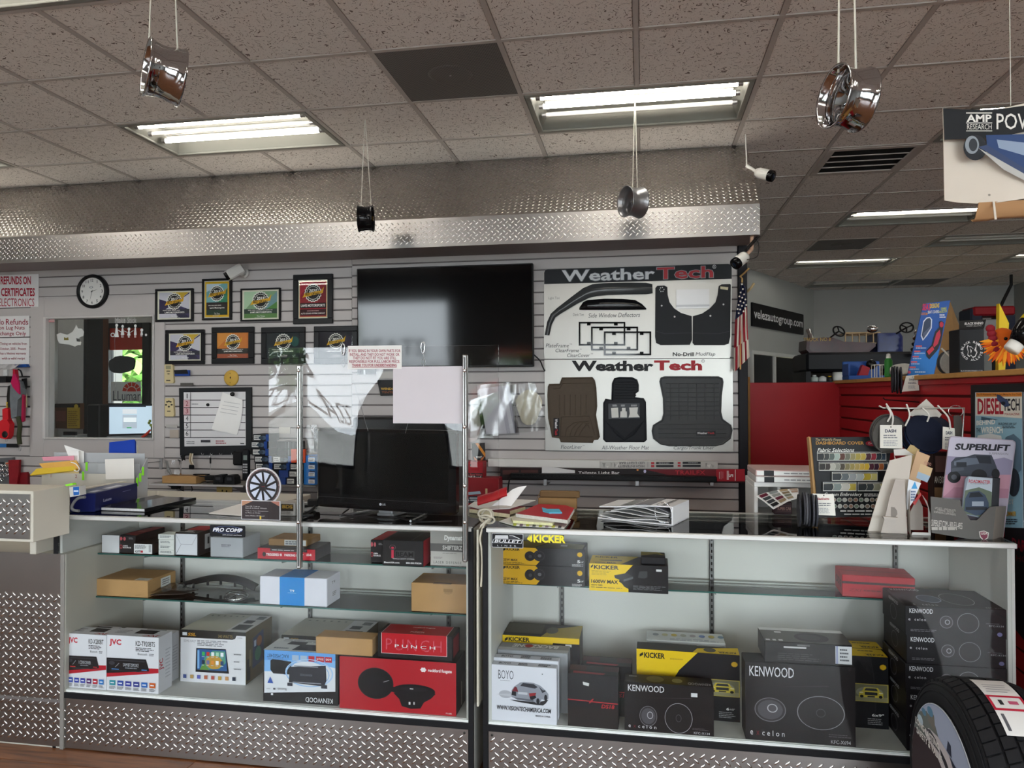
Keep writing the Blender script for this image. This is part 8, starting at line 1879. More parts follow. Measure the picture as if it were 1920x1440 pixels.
b=MB();b.prism(qp.xz([(494,650),(680,672),(684,700),(745,800),(790,800),(872,715),(910,712),(885,945),(500,880)]),PKY,PKY+.004,PK,'y');b.V=[v-lo_ for v in b.V];b.build('pocket_front',ls)
b=MB();b.add([qp(910,712),qp(885,945),ql(955,925),ql(975,712)],[(0,1,2,3)],M('#8f857c',.6,0,.04));b.V=[v-lo_ for v in b.V];b.build('pocket_side',ls);b=MB();b.add([qp(494,650),qp(500,880),ql(560,850),ql(565,660)],[(0,1,2,3)],PK);b.V=[v-lo_ for v in b.V];b.build('pocket_side',ls)
b=MB();qp.art(b,[('t','LIFT KITS - LEVELING KITS',520,715,652,727,'#b9b4ae',{'dy':18}),('t','STEERING - SHOCKS',535,729,640,740,'#b9b4ae',{'dy':16}),('t','SUSPENSION COMPONENTS',512,740,652,752,'#b9b4ae',{'dy':20}),('t','SUPERLIFT.COM - 800-551-4955',496,795,694,836,'#cfcac4',{'dy':22,'s':.1}),('l',498,836,685,872,1,'#a9a49e')],.001);b.V=[v-lo_ for v in b.V];b.build('stand_lettering',ls)
b=MB();qp.art(b,[('p',[(800,872),(832,866),(864,880),(858,915),(830,932),(806,908)],'#c9c4be'),('p',[(806,877),(832,872),(858,884),(853,911),(830,925),(811,904)],'#7a3a4c'),('t','USA',812,878,854,892,'#d9d4ce',{'b':.02})],.001);b.V=[v-lo_ for v in b.V];b.build('shield_emblem',ls)
for k in range(4):
 yk=PKY+.012+.010*k;qk=PX(yk,*KE);dx=16*k
 b=MB();b.prism(qk.xz([(715+dx,535),(735+dx,520),(888+dx,532),(875+dx,800),(690+dx,760)]),yk,yk+.007,M('#7d8894',.3,0,.05)if k==0 else M('#2c2e33',.4,0,.05),'y');o=wthing(b,'leaflet','suspension leaflet in the stand pocket, %s of the bundle'%('front','second','third','rear')[k],'leaflet','leaflets in the stand pocket')
 if k==0:
  b=MB();qk.art(b,[('p',[(712,620),(735,522),(886,534),(882,640)],'#a9b4be'),('p',[(700,700),(712,610),(800,590),(882,620),(876,790),(696,755)],'#5d6a5a'),('t','ROADMASTER',735,540,872,562,'#b0303c',{'b':.02,'dy':6}),('t','ACTIVE SUSPENSION',745,562,855,570,'#6a6a70',{'dy':4}),('p',[(706,740),(712,660),(735,620),(800,612),(840,640),(862,690),(860,760),(780,770)],'#39465a'),('p',[(735,655),(745,625),(800,620),(830,650)],'#1b2028'),('r',755,680,830,710,'#8f9aa8'),('r',715,715,850,735,'#23272e')],.001);wpart(b,'print',o)
wd=thing('wire_display','bent wire display rack hung with fabric discs','display rack',(pix(1735,960,Y=3.08).x,3.08,TOP));wo_=wd.location
q31=PX(3.08)
b=MB();WIRE=M('#b3b0aa',.3,.7,.03)
b.tube([tuple(q31(1648,761)-wo_),tuple(q31(1656,765)-wo_),tuple(q31(1700,765.5)-wo_),tuple(q31(1808,765)-wo_),tuple(q31(1804,820)-wo_),(q31(1800,900).x-wo_.x,0,.0)],.0035,WIRE,8);b.build('wire_frame',wd)
b=MB();b.tube([(q31(1800,900).x-wo_.x-.14,-.05,.004),(q31(1800,900).x-wo_.x,0,.004),(q31(1800,900).x-wo_.x-.14,.06,.004)],.0035,WIRE,8);b.build('foot',wd)
disc_stack('fabric_discs','grey fabric disc bundle behind the left sample tag',q31(1670,815),.072,5,(-.35,1,.1),['#55534f','#3a3a3e','#6a6860','#46444a'],.007)
tag_card('disc_tag','white sample tag on the grey disc bundle',PX(3.05),[(1650,797),(1691,797),(1692,841),(1650,840)],'DASH')
disc_stack('fabric_discs','navy blue fabric disc bundle in the middle of the rack',q31(1733,812),.075,7,(-.15,1,-.45),['#161c2e','#1c2a4a','#2a1c26','#1b1f2c'],.008)
disc_stack('fabric_discs','dark disc bundle behind the right sample tag',q31(1765,812,.05),.06,4,(-.3,1,.2),['#2a2c38','#33303a','#1f2230'],.008)
tag_card('disc_tag','shaded sample tag at the right end of the rack',PX(3.05),[(1768,800),(1790,803),(1792,846),(1767,842)],'DASH')
b=MB();b.prism(PX(3.13).xz([(1737,748),(1766,777),(1748,800),(1703,777)]),3.13,3.132,M('#c9c4bc',.6,0,.03),'y');wthing(b,'grey_card','pale square card tilted behind the navy discs','card')
for k,(xa_,xb_,ya_,yb_)in enumerate(((1661,1669,757,800),(1699,1694,758,798),(1729,1735,765,790),(1757,1778,760,802),(1662,1661,762,790))):
 b=MB();b.tube(spline([tuple(q31(xa_-1,ya_,-.01)),tuple(q31((xa_+xb_)/2+4,(ya_+yb_)/2,-.03)),tuple(q31(xb_,yb_,-.02))],5),.0032,M('#dfdcd6',.5,0,.02),6);b.build('cable_tie',wd,loc=-wo_)
b=MB();c_=q31(1792,771);b.tube([tuple(c_+Vector((.026*math.cos(a_),0,.022*math.sin(a_))))for a_ in[2*PI*k/18 for k in range(18)]],.0014,CHROME,5,closed=True);b.build('key_ring',wd,loc=-wo_)
for k in range(3):
 b=MB();qk=PX(3.06+.012*k);b.prism(qk.xz([(1788+5*k,780),(1793+5*k,778),(1796+5*k,838),(1790+5*k,838)]),qk.Y,qk.Y+.004,M('#4a443e',.5,0,.08),'y');b.build('sample_strip',wd,loc=-wo_)
for k,(x0_,y0_)in enumerate(((1669,742),(1677,757))):
 b=MB();h0_=PXX(RW_X)(x0_+55,y0_+12);b.tube([tuple(h0_),tuple(h0_+Vector((-.16,-.01,.012))),tuple(h0_+Vector((-.17,-.01,.022)))],.003,BLACK,6);wthing(b,'peg_hook','empty black hook on the red slat wall, %s of two'%('upper','lower')[k],'hook','hooks on the red slat wall')
PX1=RW_X-.012
qx1=PXX(PX1)
b=MB();qx1.prism(b,[(1825,722),(1990,716),(1990,1280),(1893,1160),(1888,960),(1826,958)],.01,M('#15161a',.5,0,.03));ps=wthing(b,'poster_rack','black poster panel on the red slat wall','poster rack')
KP=(1600,740,3.4)
qx2=PXX(PX1-.011,*KP);b=MB();qx2.prism(b,[(782,-14),(1078,-18),(1086,850),(972,846),(880,700),(780,560)],.003,M('#bcd0dc',.4,0,.02));mp=wthing(b,'magazine_poster','tall diesel magazine cover poster on the black panel','poster')
b=MB();qx3=PXX(PX1-.014,*KP)
xart(qx3,b,[('p',[(784,-12),(1076,-16),(1077,12),(784,14)],'#d98a3a'),('t','Top 10 Accessories 10 Must-Have Moves For Your Truck!',788,-8,1072,8,'#5a2418',{'b':.01}),('p',[(784,14),(1077,12),(1079,150),(784,130)],'#e0ddd2'),('t','DIESEL',794,24,960,126,'#b02034',{'b':.03,'gr':1.04}),('t','TECH',958,26,1064,104,'#20222a',{'b':.02,'dy':-2}),('t','MAGAZINE',968,116,1064,132,'#b02034'),('p',[(918,-2),(940,4),(990,40),(1000,72),(970,80),(920,30)],'#3a4a70'),('e',960,55,14,12,'#1d2230'),('p',[(784,135),(1079,152),(1084,848),(972,844),(784,640)],'#8fb8cc'),('p',[(820,140),(930,160),(820,165)],'#3a5a70'),('t','BEHIND',790,166,910,196,'#f0f0ea',{'b':.03,'dy':-8}),('t','THE',790,214,818,240,'#3a4a58',{'b':.02}),('t','WRENCH',820,206,958,248,'#f0f0ea',{'b':.03,'dy':-2}),('t','BUILDING AN LLY',932,178,1048,194,'#2a3a44',{'b':.01}),('l',955,196,1050,216,2,'#4a5a64'),('p',[(790,300),(800,260),(880,248),(950,262),(960,310)],'#e6eaec'),('p',[(960,330),(980,270),(1030,250),(1075,290),(1080,480),(1000,560)],'#5a7488'),('e',1030,560,40,90,'#2a3440'),('t','HOT',985,668,1030,700,'#d9dcd6',{'b':.02}),('t','SUMMER',975,745,1046,775,'#d9a82a',{'b':.02}),('l',972,790,1060,830,3,'#33414c')]);wpart(b,'print',mp)
b=MB();PXX(PX1-.011).prism(b,[(1921,735),(1990,730),(1990,960),(1922,966)],.003,M('#cdd2d4',.4,0,.03));wthing(b,'magazine_poster','pale magazine poster at the very right edge','poster')
b=MB();xart(PXX(PX1-.0105),b,[('t','DARK',1898,1008,1932,1030,'#8a2030',{'b':.02,'dy':8}),('t','HORSE',1906,1040,1950,1052,'#6a1824',{'dy':8})]);wpart(b,'lettering',ps)
CAPZ=1.58
abY=4.12
qb2=PX(abY,1500,560,3.024)
ab=thing('seat_cover_board','folded blue A-board advertising seat covers on the red wall','A-board',(pix(1750,700,Y=abY).x,abY,CAPZ));ao_=ab.location
def lead(v):return v-ao_
c4=[(608,432),(760,426),(852,2),(700,22)]
zs_=[qb2(*p_)for p_ in c4]
b=MB();dz_=CAPZ+.001-min(zs_[0].z,zs_[1].z)
b.prism([(p_.x,p_.z+dz_)for p_ in zs_],abY,abY+.006,M('#1c50a0',.4,0,.03),'y');b.V=[lead(v)for v in b.V];b.build('front_panel',ab)
b=MB();tr_=zs_[2];b.add([Vector((tr_.x,abY+.006,tr_.z+dz_)),Vector((zs_[1].x,abY+.006,CAPZ+.001)),Vector((pix(1802,690,Y=4.26).x,4.26,CAPZ+.001)),Vector((pix(1800,612,Y=4.26).x,4.26,pix(1800,612,Y=4.26).z+dz_))],[(0,1,2,3)],KRAFT_D);b.V=[lead(v)for v in b.V];b.build('rear_panel',ab)
class _S(PX):
 def __call__(q,x,y,dy=0.):
  return PX.__call__(q,x,y,dy)+Vector((0,0,dz_))
qs2=_S(abY,1500,560,3.024)
b=MB();qs2.art(b,[('p',[(612,428),(757,422),(790,280),(650,300)],'#2a78c8'),('t','SEAT',692,22,744,60,'#c22a4a',{'b':.04,'s':.2}),('t','DESIGNS',736,22,790,48,'#e0c020',{'b':.02,'s':.2,'dy':-4}),('t','CUSTOM',686,72,722,86,'#d98a2a',{'b':.02}),('t','SEAT COVERS',724,62,788,78,'#e6e6e6',{'b':.01,'dy':-4}),('t','DURABLE',798,44,830,58,'#d9e02a',{'dy':-4}),('t','PROTECTION',790,62,832,76,'#d9e02a',{'dy':-6}),('l',790,80,825,104,2,'#d9d9e0'),('p',[(684,205),(698,120),(716,100),(735,96),(748,110),(746,160),(722,200),(695,232)],'#c9d3e6'),('p',[(690,200),(702,125),(718,106),(734,102),(742,114),(740,156),(718,192),(698,222)],'#3a4660'),('p',[(696,190),(738,150),(740,160),(716,196),(700,216)],'#55617c'),('p',[(712,290),(745,255),(765,180),(788,155),(786,125),(800,118),(814,128),(810,160),(798,240),(778,285),(732,338),(716,320)],'#23262e'),('p',[(754,256),(772,190),(792,168),(796,200),(780,250),(758,270)],'#b83048'),('p',[(718,292),(750,262),(760,280),(730,312)],'#c2364a'),('e',801,140,11,16,'#b02a40')]+[x_ for k in range(5)for x_ in(('r',655-9*k,258+30*k,690-9*k,266+30*k,'#c9606a'),('l',655-9*k,268+30*k,716-9*k,278+30*k,1,'#9fc0e6'))]+[('e',618,410,9,9,'#b04a6a'),('l',650,404,712,414,1,'#cfe0f2')],.001);b.V=[lead(v)for v in b.V];b.build('front_print',ab)
s1=disc_stack('fabric_discs','round silver-grey sample discs leaning beside the A-board',pix(1785,681,Y=3.72),.056,4,(-.25,1,.05),['#a3a39e','#55565a','#3a3a3e','#46464a'],.009);s1.location.z=CAPZ+.058
s2=disc_stack('fabric_discs','pale sample discs lying left of the A-board',pix(1692,690,Y=4.25),.06,3,(-.2,-.5,1),['#8f8f8a','#b3b2ac','#c4c3bc'],.007);s2.location.z=CAPZ+.028
s3=disc_stack('fabric_discs','dark disc bundle hanging over the edge of the red wall',Vector((RW_X-.035,3.42,1.52)),.066,6,(-1,.25,0),['#33333a','#46464a','#2b2b30'],.008);
s3.location=pix(1692,712,Y=3.95);s3.location.x=min(s3.location.x,RW_X-.055)
tag_card('disc_tag','white sample tag hanging over the red wall edge',PX(3.90,1500,560,3.024),[(602,438),(672,430),(676,520),(578,528)],'DASH')
b=MB();b.tube([tuple(pix(1765,653,Y=3.70)),tuple(pix(1780,667,Y=3.69)),tuple(pix(1792,680,Y=3.70))],.004,M('#d6d3cc',.5,0,.02),6);wthing(b,'cable_tie','white cable tie on the silver-grey discs','cable tie')
rh=carton('wheel_carton','black wheel carton with a white rhino mark and open flap on the red wall',1803,1850,617,CAPZ+.001,3.50,.11,'#14151a',front=[('o',.48,.48,.36,.36,.03,'#14151a'),('t','BLACKRHINOWHEELS.COM',.06,.03,.92,.06,'#c9c9cc')],right=[('t','BLACK RHINO',.12,.15,.35,.95,'#d9d9dc',{'dn':1,'b':.02}),('t','HARD ALLOYS',.45,.2,.58,.9,'#a9a9ac',{'dn':1})])
w_,h_=rh['_w'],rh['_h']
b=MB();its=[]
for ph0,word in((PI*.93,'BLACK RHINO'),(-PI*.93,'HARD ALLOYS')):
 for k,ch in enumerate(word):
  if ch==' ':continue
  up_=ph0>0
  a_=ph0-PI*.86*k/(len(word)-1)if up_ else ph0+PI*.86*k/(len(word)-1)
  vs,fs,_x=text_mesh(ch,.02)
  R0=.039;cx_,cz_=w_*.5,h_*.5
  rot=a_-PI/2 if up_ else a_+PI/2
  b.add([(cx_+R0*math.cos(a_)+((x-.5)*.0086)*math.cos(rot)-((y-.5)*.0098)*math.sin(rot),-.0012,cz_+R0*math.sin(a_)+((x-.5)*.0086)*math.sin(rot)+((y-.5)*.0098)*math.cos(rot))for x,y in vs],fs,'#e0e0e2')
head=[(.30,.58),(.34,.64),(.40,.60),(.48,.60),(.56,.55),(.62,.60),(.70,.68),(.68,.56),(.66,.46),(.70,.52),(.72,.46),(.64,.36),(.54,.34),(.46,.40),(.40,.36),(.32,.40),(.35,.48)]
b.art(frame((0,0,0),(1,0,0),(0,0,1)),w_,h_,[('p',head,'#e0e0e2'),('p',[(.5+(x-.5)*.86,.5+(y-.5)*.84)for x,y in head],'#14151a'),('p',[(.44,.56),(.5,.5),(.46,.44)],'#e0e0e2'),('p',[(.60,.52),(.66,.60),(.64,.48)],'#e0e0e2')],.001);b.build('rhino_mark',rh)
b=MB();b.add([(0,0,h_),(w_,0,h_),(w_+.03,.05,h_+.045),(.02,.05,h_+.04)],[(0,1,2,3)],M('#1b1c20',.5,0,.03));b.add([(w_,0,h_),(w_,.1,h_),(w_+.04,.1,h_+.05),(w_+.03,.05,h_+.045)],[(0,1,2,3)],M('#cfcfcf',.6,0,.03));b.art(frame((0,0,h_),(1,0,.02),(.02,.05,.042)),w_,.066,[('t','BLACK RHINO',.22,.45,.98,.75,'#e0e0e2',{'b':.03,'s':.2}),('t','HARD ALLOYS',.3,.22,.9,.38,'#c9c9cc',{'s':.2})],.001);b.build('open_flap',rh)
rf_=thing('rooster_figure','orange feathered rooster ornament at the right edge','ornament',pix(1885,690,Y=3.18));rf_.location.z=CAPZ
fo=rf_.location;qr_=PX(3.18)
hc=qr_(1884,640)-fo
b=MB();b.ball(tuple(hc+Vector((0,.02,.0))),(.05,.04,.055),M('#d9641a',.7,0,.1,30),14,10);b.build('head',rf_)
for k in range(26):
 a_=-PI*.05-PI*.95*(k/25);ln=.055+.02*RND.random()
 b=MB();d_=Vector((math.cos(a_)*.9,-.12+.18*RND.random(),math.sin(a_)));s_=hc+Vector((.03*math.cos(a_),-.01,.03*math.sin(a_)));e_=s_+d_*ln
 if(e_+fo).z<CAPZ+.002:e_.z=CAPZ+.002-fo.z
 b.tube([tuple(s_),tuple(s_.lerp(e_,.5)),tuple(e_)],[.011,.010,.001],M(('#e8781a','#f0a02a','#d4541a')[k%3],.7,0,.05),6);b.build('feather',rf_)
b=MB()
for k in range(5):b.ball(tuple(hc+Vector((-.055+.004*k,-.01,.05-.02*k))),(.018,.014,.016),M('#8c1f2c',.6,0,.08),8,6)
b.build('comb',rf_)
b=MB();b.ball(tuple(hc+Vector((-.012,-.035,.008))),.007,BLACK_GLOSS,8,6);b.build('eye',rf_)
bt_=thing('tilted_bottle','black bottle with yellow label and white cap leaning at the right edge','bottle',pix(1910,640,Y=3.06));bo_=bt_.location
d_=Vector((.62,.0,.78)).normalized();x_=d_.cross(Vector((0,1,0))).normalized();y_=d_.cross(x_);Tb=Matrix((x_,y_,d_)).transposed().to_4x4()
b=MB();b.T=Tb;b.lathe([(.001,-.01),(.03,-.01),(.045,.03),(.048,.06),(.048,.20),(.001,.20)],BLACK_GLOSS,24);b.build('body',bt_)
b=MB();b.T=Tb;b.lathe([(.001,-.045),(.026,-.045),(.028,-.04),(.028,-.008),(.001,-.008)],M('#dfdcd6',.4,0,.02),20);b.build('cap',bt_)
b=MB();b.T=Tb;b.lathe([(.0485,.075),(.0485,.17)],M('#e0c61a',.4,0,.03),24);b.build('label_band',bt_)
FY=6.6
qf_=PX(FY)
b=MB();za=qf_(1610,660).z;xa=qf_(1512,690).x;xb_=qf_(1722,690).x
SHD=M('#0f1116',.5,0,.04)
b.box(xa,FY,za-.16,xb_,FY+.6,za,SHD,.02);b.box(xa,FY+.02,0,xa+.04,FY+.6,za-.16,SHD);b.box(xb_-.04,FY+.02,0,xb_,FY+.6,za-.16,SHD);b.box(xa+.04,FY+.56,0,xb_-.04,FY+.6,za-.16,M('#33261e',.6,0,.05));fs_=wthing(b,'dark_shelf_unit','dark shelf unit behind the red wall holding toy cars','shelf unit')
b=MB();zl=qf_(1600,715).z;b.box(xa+.04,FY+.02,zl-.03,xb_-.04,FY+.56,zl,SHD);wpart(b,'lower_shelf',fs_)
def pedal_car(x0,x1,yb,yt,col,label,tall,wheel_px):
 a=qf_(x0,650).x;c=qf_(x1,650).x;r=thing('pedal_car',label,'pedal car',((a+c)/2,FY+.25,za+.001));w_=(c-a)/2;h_=(yb-yt)/1386*FY
 CAR=M(col,.3,0,.03)
 b=MB();pr=[(-w_,.03),(-w_*.98,h_*.85),(-w_*.5,h_),(-w_*.2,h_*.95),(w_*.1,h_*.7),(w_*.5,h_*.66),(w_,h_*.6),(w_,.05),(w_*.8,0),(-w_*.9,0)]if not tall else[(-w_,.0),(-w_,h_),(w_*.8,h_),(w_,h_*.8),(w_,0)]
 b.prism(pr,-.16,.16,CAR,'y',False);b.build('body',r)
 b=MB();b.prism([(p_[0]*.92,p_[1]*.86+.01)for p_ in pr],-.165,-.16,M(col,.2,0,.2,20),'y');b.build('side_panel',r)
 for(wx_,wy_,tl_)in wheel_px:
  p_=qf_(wx_,wy_)-r.location+Vector((0,-.1,0));T=Matrix.Translation(p_)@Matrix.Rotation(tl_,4,'Y')@Matrix.Rotation(1.0,4,'X')
  b=MB();b.tube([T@Vector((.048*math.cos(a_),.048*math.sin(a_),0))for a_ in[2*PI*k/20 for k in range(20)]],.007,BLACK,6,closed=True)
  for k in range(3):a_=2*PI*k/3;b.tube([T@Vector((0,0,0)),T@Vector((.048*math.cos(a_),.048*math.sin(a_),0))],.006,BLACK,5)
  b.tube([T@Vector((0,0,0)),Vector((p_.x-.03,0,h_*.8))],.007,BLACK,6);b.build('steering_wheel',r)
 return r
r=pedal_car(1516,1648,660,632,'#3c0a10','maroon fire-truck pedal car on the dark shelf',False,[(1567,623,.5)])
b=MB();b.art(frame((-.30,-.1655,.10),(1,0,0),(0,0,1)),.22,.03,[('t','TRUCK NO 8',0,0,1,1,'#c9a24a')]);b.build('lettering',r)
b=MB();b.lathe([(.001,.09),(.02,.085),(.035,.03),(.045,0)],CHROME,16,Matrix.Translation((qf_(1527,650).x-r.location.x,-.02,.13)));b.build('bell',r)
b=MB();LAD=M('#b39a78',.5,.2,.05)
xa2,xb2=qf_(1593,640).x-r.location.x,qf_(1660,640).x-r.location.x;z1,z2=qf_(1620,642).z-r.location.z,qf_(1620,622).z-r.location.z
for zz_ in(z1,z2):b.tube([(xa2,-.12,zz_),(xb2,-.12,zz_)],.008,LAD,6);b.tube([(xa2,.12,zz_),(xb2,.12,zz_)],.008,LAD,6)
for k in range(6):xx=xa2+(xb2-xa2)*k/5;b.tube([(xx,-.12,z1),(xx,-.12,z2)],.006,LAD,6);b.tube([(xx,-.12,z2),(xx,.12,z2)],.006,LAD,6)
b.build('ladder_rack',r)
b=MB();p_=qf_(1632,618)-r.location;b.ball(tuple(p_+Vector((0,-.05,0))),(.045,.045,.032),CHROME,12,8);b.build('chrome_lamp',r)
pedal_car(1652,1700,660,626,'#0e1c5c','blue pedal car beside the maroon fire truck',True,[(1692,616,-.4)])
b=MB();p_=PX(6.5)(1713,655)
for k in range(5):b.tube([tuple(p_+Vector((-.02+.01*k,0,-.05+.045*k))),tuple(p_+Vector((.03,.02,-.03+.045*k)))],.018,CHROME,8)
wthing(b,'chrome_fittings','cluster of chrome fittings behind the blue A-board','fittings')
for k,(x_,yt_,col,capc,lab)in enumerate(((1527,703,'#b9c4c0','#dfe0de','small pale bottle'),(1542,703,'#cfcfcf','#1c1c1e','white bottle with black cap'),(1556,705,'#2a2a2c','#d0a818','dark bottle with yellow cap'),(1583,702,'#1b2228','#2a3038','dark bottle at the back'))):
 b=MB();p_=PX(6.72)(x_,718);h_=PX(6.72)(x_,yt_).z-zl
 b.lathe([(.001,0),(.03,0),(.032,.01),(.032,h_*.62),(.014,h_*.8),(.013,h_)],M(col,.4,0,.03),16,Matrix.Translation((p_.x,6.72,zl)));b.lathe([(.016,h_*.82),(.016,h_),(.001,h_)],M(capc,.4,0,0),12,Matrix.Translation((p_.x,6.72,zl)),False);wthing(b,'small_bottle',lab+' on the dark shelf','bottle')
b=MB();p_=PX(6.68)(1571,718);h_=PX(6.68)(1571,698).z-zl;b.lathe([(.001,0),(.042,0),(.042,h_),(.001,h_)],M('#dcdcd8',.5,0,.02),20,Matrix.Translation((p_.x,6.68,zl)));wthing(b,'paper_roll','white paper roll on the dark shelf','roll')
trY=5.2
p0_=pix(1591,706,Y=trY);p1_=pix(1662,706,Y=trY)
b=MB();BLT=M('#27509a',.4,0,.04);zt2=pix(1620,676,Y=trY).z
b.box(p0_.x,trY,CAPZ+.001,p1_.x,trY+.16,CAPZ+.03,BLT,.004);b.box(p0_.x,trY+.14,CAPZ+.03,p1_.x,trY+.16,zt2,BLT,.004);b.box(p0_.x,trY,CAPZ+.03,p0_.x+.008,trY+.14,zt2-.02,BLT);tr2=wthing(b,'blue_tray','blue tool tray on the corner of the red wall','tray')
b=MB();b.prism([(pix(1612,690,Y=trY).x,CAPZ+.03),(pix(1630,690,Y=trY).x,CAPZ+.03),(pix(1634,680,Y=trY).x,CAPZ+.08),(pix(1620,680,Y=trY).x,CAPZ+.10)],trY+.03,trY+.08,M('#9c2430',.5,0,.05),'y');wthing(b,'red_funnel','small dark red part standing in the blue tray','part')
b=MB();c_=pix(1637,683,Y=trY+.05);b.lathe([(.001,.02),(.028,.018),(.034,0),(.03,-.02),(.001,-.022)],BLACK_GLOSS,18,Matrix.Translation(c_+Vector((0,.04,0)))@frame((0,0,0),(1,0,0),(0,0,1)));wthing(b,'tape_reel','round dark reel standing in the blue tray','reel')
b=MB();x0_,x1_=pix(1640,700,Y=4.72).x,pix(1660,700,Y=4.72).x;z1_=pix(1650,684,Y=4.72).z
for xx in(x0_,(x0_+x1_)/2,x1_):b.tube([(xx,4.72,CAPZ+.001),(xx,4.72,z1_),(xx,4.78,z1_),(xx,4.78,CAPZ+.001)],.003,M('#d6d6d2',.5,0,.02),6)
for zz_ in(CAPZ+.004,z1_):b.tube([(x0_,4.72,zz_),(x1_,4.72,zz_),(x1_,4.78,zz_),(x0_,4.78,zz_)],.003,M('#d6d6d2',.5,0,.02),6,closed=True)
wthing(b,'card_rack','white wire card rack on the red wall','rack')
p_=pix(1666,700,Y=4.48);h_=pix(1666,664,Y=4.48).z-CAPZ
b=MB();b.lathe([(.001,0),(.02,0),(.021,.01),(.021,h_*.72),(.012,h_*.82)],M('#2f7a34',.35,0,.05),18,Matrix.Translation((p_.x,4.48,CAPZ+.001)));gb=wthing(b,'spray_bottle','slim green spray bottle with white top on the red wall','bottle')
b=MB();b.lathe([(.012,h_*.8),(.013,h_*.86),(.010,h_),(.001,h_*1.02)],M('#dfe0da',.4,0,0),14,Matrix.Translation((p_.x,4.48,CAPZ+.001)));wpart(b,'cap',gb)
b=MB();qt2=PX(10.5);x0_,x1_=qt2(1826,600).x,qt2(1905,600).x;z0_,z1_=qt2(1860,612).z,qt2(1860,574).z
b.box(x0_,10.5,z1_-.12,x1_,10.9,z1_,M('#8a1822',.4,0,.04),.02);b.box(x0_-.03,10.52,0,x0_+.12,10.9,z1_-.02,M('#23283a',.5,0,.04),.02);b.box(x1_-.12,10.52,0,x1_,10.9,z1_-.12,M('#23283a',.5,0,.04));b.box(x0_+.12,10.6,z0_-.3,x1_-.12,10.88,z1_-.16,M('#9a9a9c',.5,0,.06),.01);wthing(b,'red_toolbox','red topped tool cabinet far behind the rhino carton','tool cabinet')
b=MB();qy=PX(3.72);b.prism(qy.xz([(1874,569),(1892,606),(1884,702),(1872,702)]),3.72,3.75,M('#d8b81a',.5,0,.04),'y');wthing(b,'yellow_stand','yellow wedge behind the rhino carton','stand')
b=MB();b.tube([(PX(11)(1896,534).x,11,CEIL),tuple(PX(11)(1896,534)),tuple(PX(11)(1880,566)),tuple(PX(11)(1876,576))],.02,BLACK,6);wthing(b,'hanging_hose','black hose hanging from the far ceiling','hose')
sg2=MB();sg2.T=aT
l0,zt1=on_angled(1407,567);r0,zt2_=on_angled(1503,585);_,zb1=on_angled(1407,611)
sg2.box(l0,zb1,0.002,r0,zt1,.03,M('#131417',.45,0,.02),.004);so2=wthing(sg2,'web_sign','black sign with a white web address on the angled wall','sign')
b=MB();b.art(aT@Matrix.Translation((l0,zb1,.03)),r0-l0,zt1-zb1,[('t','velezautogroup.com',.02,.22,.98,.74,'#e6e8ea',{'b':.02})],.001);wpart(b,'lettering',so2)
b=MB();p_=pix(1408,540,Y=4.97);b.tube(spline([tuple(p_+Vector((-.02,.03,-.02))),tuple(p_),tuple(p_+Vector((.02,0,.03)))],4),.008,M('#c9b48a',.5,.2,.05),8);wthing(b,'flag_bracket','brass flag holder on the end post','bracket')
# ================================================================== TYRE IN FRONT OF THE RIGHT CASE
TR,TW=.33,.22
ty=thing('tyre','new black tyre with a promotional insert standing at the lower right','tyre',(.97,2.33,0))
RUBB=M('#17171a',.6,0,.06,60,name='tyre_rubber')
Tt=Matrix.Translation((0,0,TR))@Matrix.Rotation(-PI/2,4,'Y')
h=TW/2
b=MB();b.T=Tt
b.lathe([(.215,-h+.012),(.235,-h-.001),(.27,-h-.006),(.30,-h+.002),(.318,-h+.018),(TR-.009,-h+.04),(TR-.006,0),(TR-.009,h-.04),(.318,h-.018),(.30,h-.002),(.27,h+.006),(.235,h+.001),(.215,h-.012),(.21,0)],RUBB,72,close=True);b.build('carcass',ty)
b=MB();b.T=Tt
ribs=[(-.098,-.062),(-.054,-.020),(-.013,.013),(.020,.054),(.062,.098)]
N=58
for ri,(z0_,z1_)in enumerate(ribs):
 for k in range(N):
  a0=2*PI*(k+.04+(.5 if ri%2 else 0))/N;a1=2*PI*(k+.90+(.5 if ri%2 else 0))/N;sk=.03 if ri<2 else-.03 if ri>2 else 0
  edge=.010 if ri in(0,4)else .002
  rt0=TR-(edge if ri==0 else 0);rt1=TR-(edge if ri==4 else 0)
  vs=[]
  for(a_,s_)in((a0,0),(a1,0)):
   for(z_,r_,q_)in((z0_,TR-.02,0),(z0_,rt0,0),(z1_,rt1,sk),(z1_,TR-.02,sk)):
    vs.append((r_*math.cos(a_+q_),r_*math.sin(a_+q_),z_))
  b.add(vs,[(1,2,6,5),(0,1,5,4),(2,3,7,6),(0,3,2,1),(4,5,6,7)],RUBB)
b.build('tread_blocks',ty,kind='stuff')
for rr_ in(.245,.285,.305):
 b=MB();b.T=Tt;b.tube([(rr_*math.cos(a_),rr_*math.sin(a_),h+(.003 if rr_<.29 else-.004))for a_ in[2*PI*k/72 for k in range(72)]],.0025,RUBB,6,closed=True);b.build('sidewall_ridge',ty)
PR=.25
b=MB();b.T=Tt;b.lathe([(.001,h+.008),(PR,h+.008),(PR,h+.010),(.001,h+.010)],M('#c9cdd4',.35,0,.01),56,None,False);b.build('insert_disc',ty)
fr=frame((-h-.010,PR,TR-PR),(0,-1,0),(0,0,1))
def circ_clip(pts):
 out=[]
 for(u,v)in pts:
  d_=math.hypot(u-.5,v-.5)
  if d_>.495:u,v=.5+(u-.5)*.495/d_,.5+(v-.5)*.495/d_
  out.append((u,v))
 return out
def _v(v):return .46+.54*v
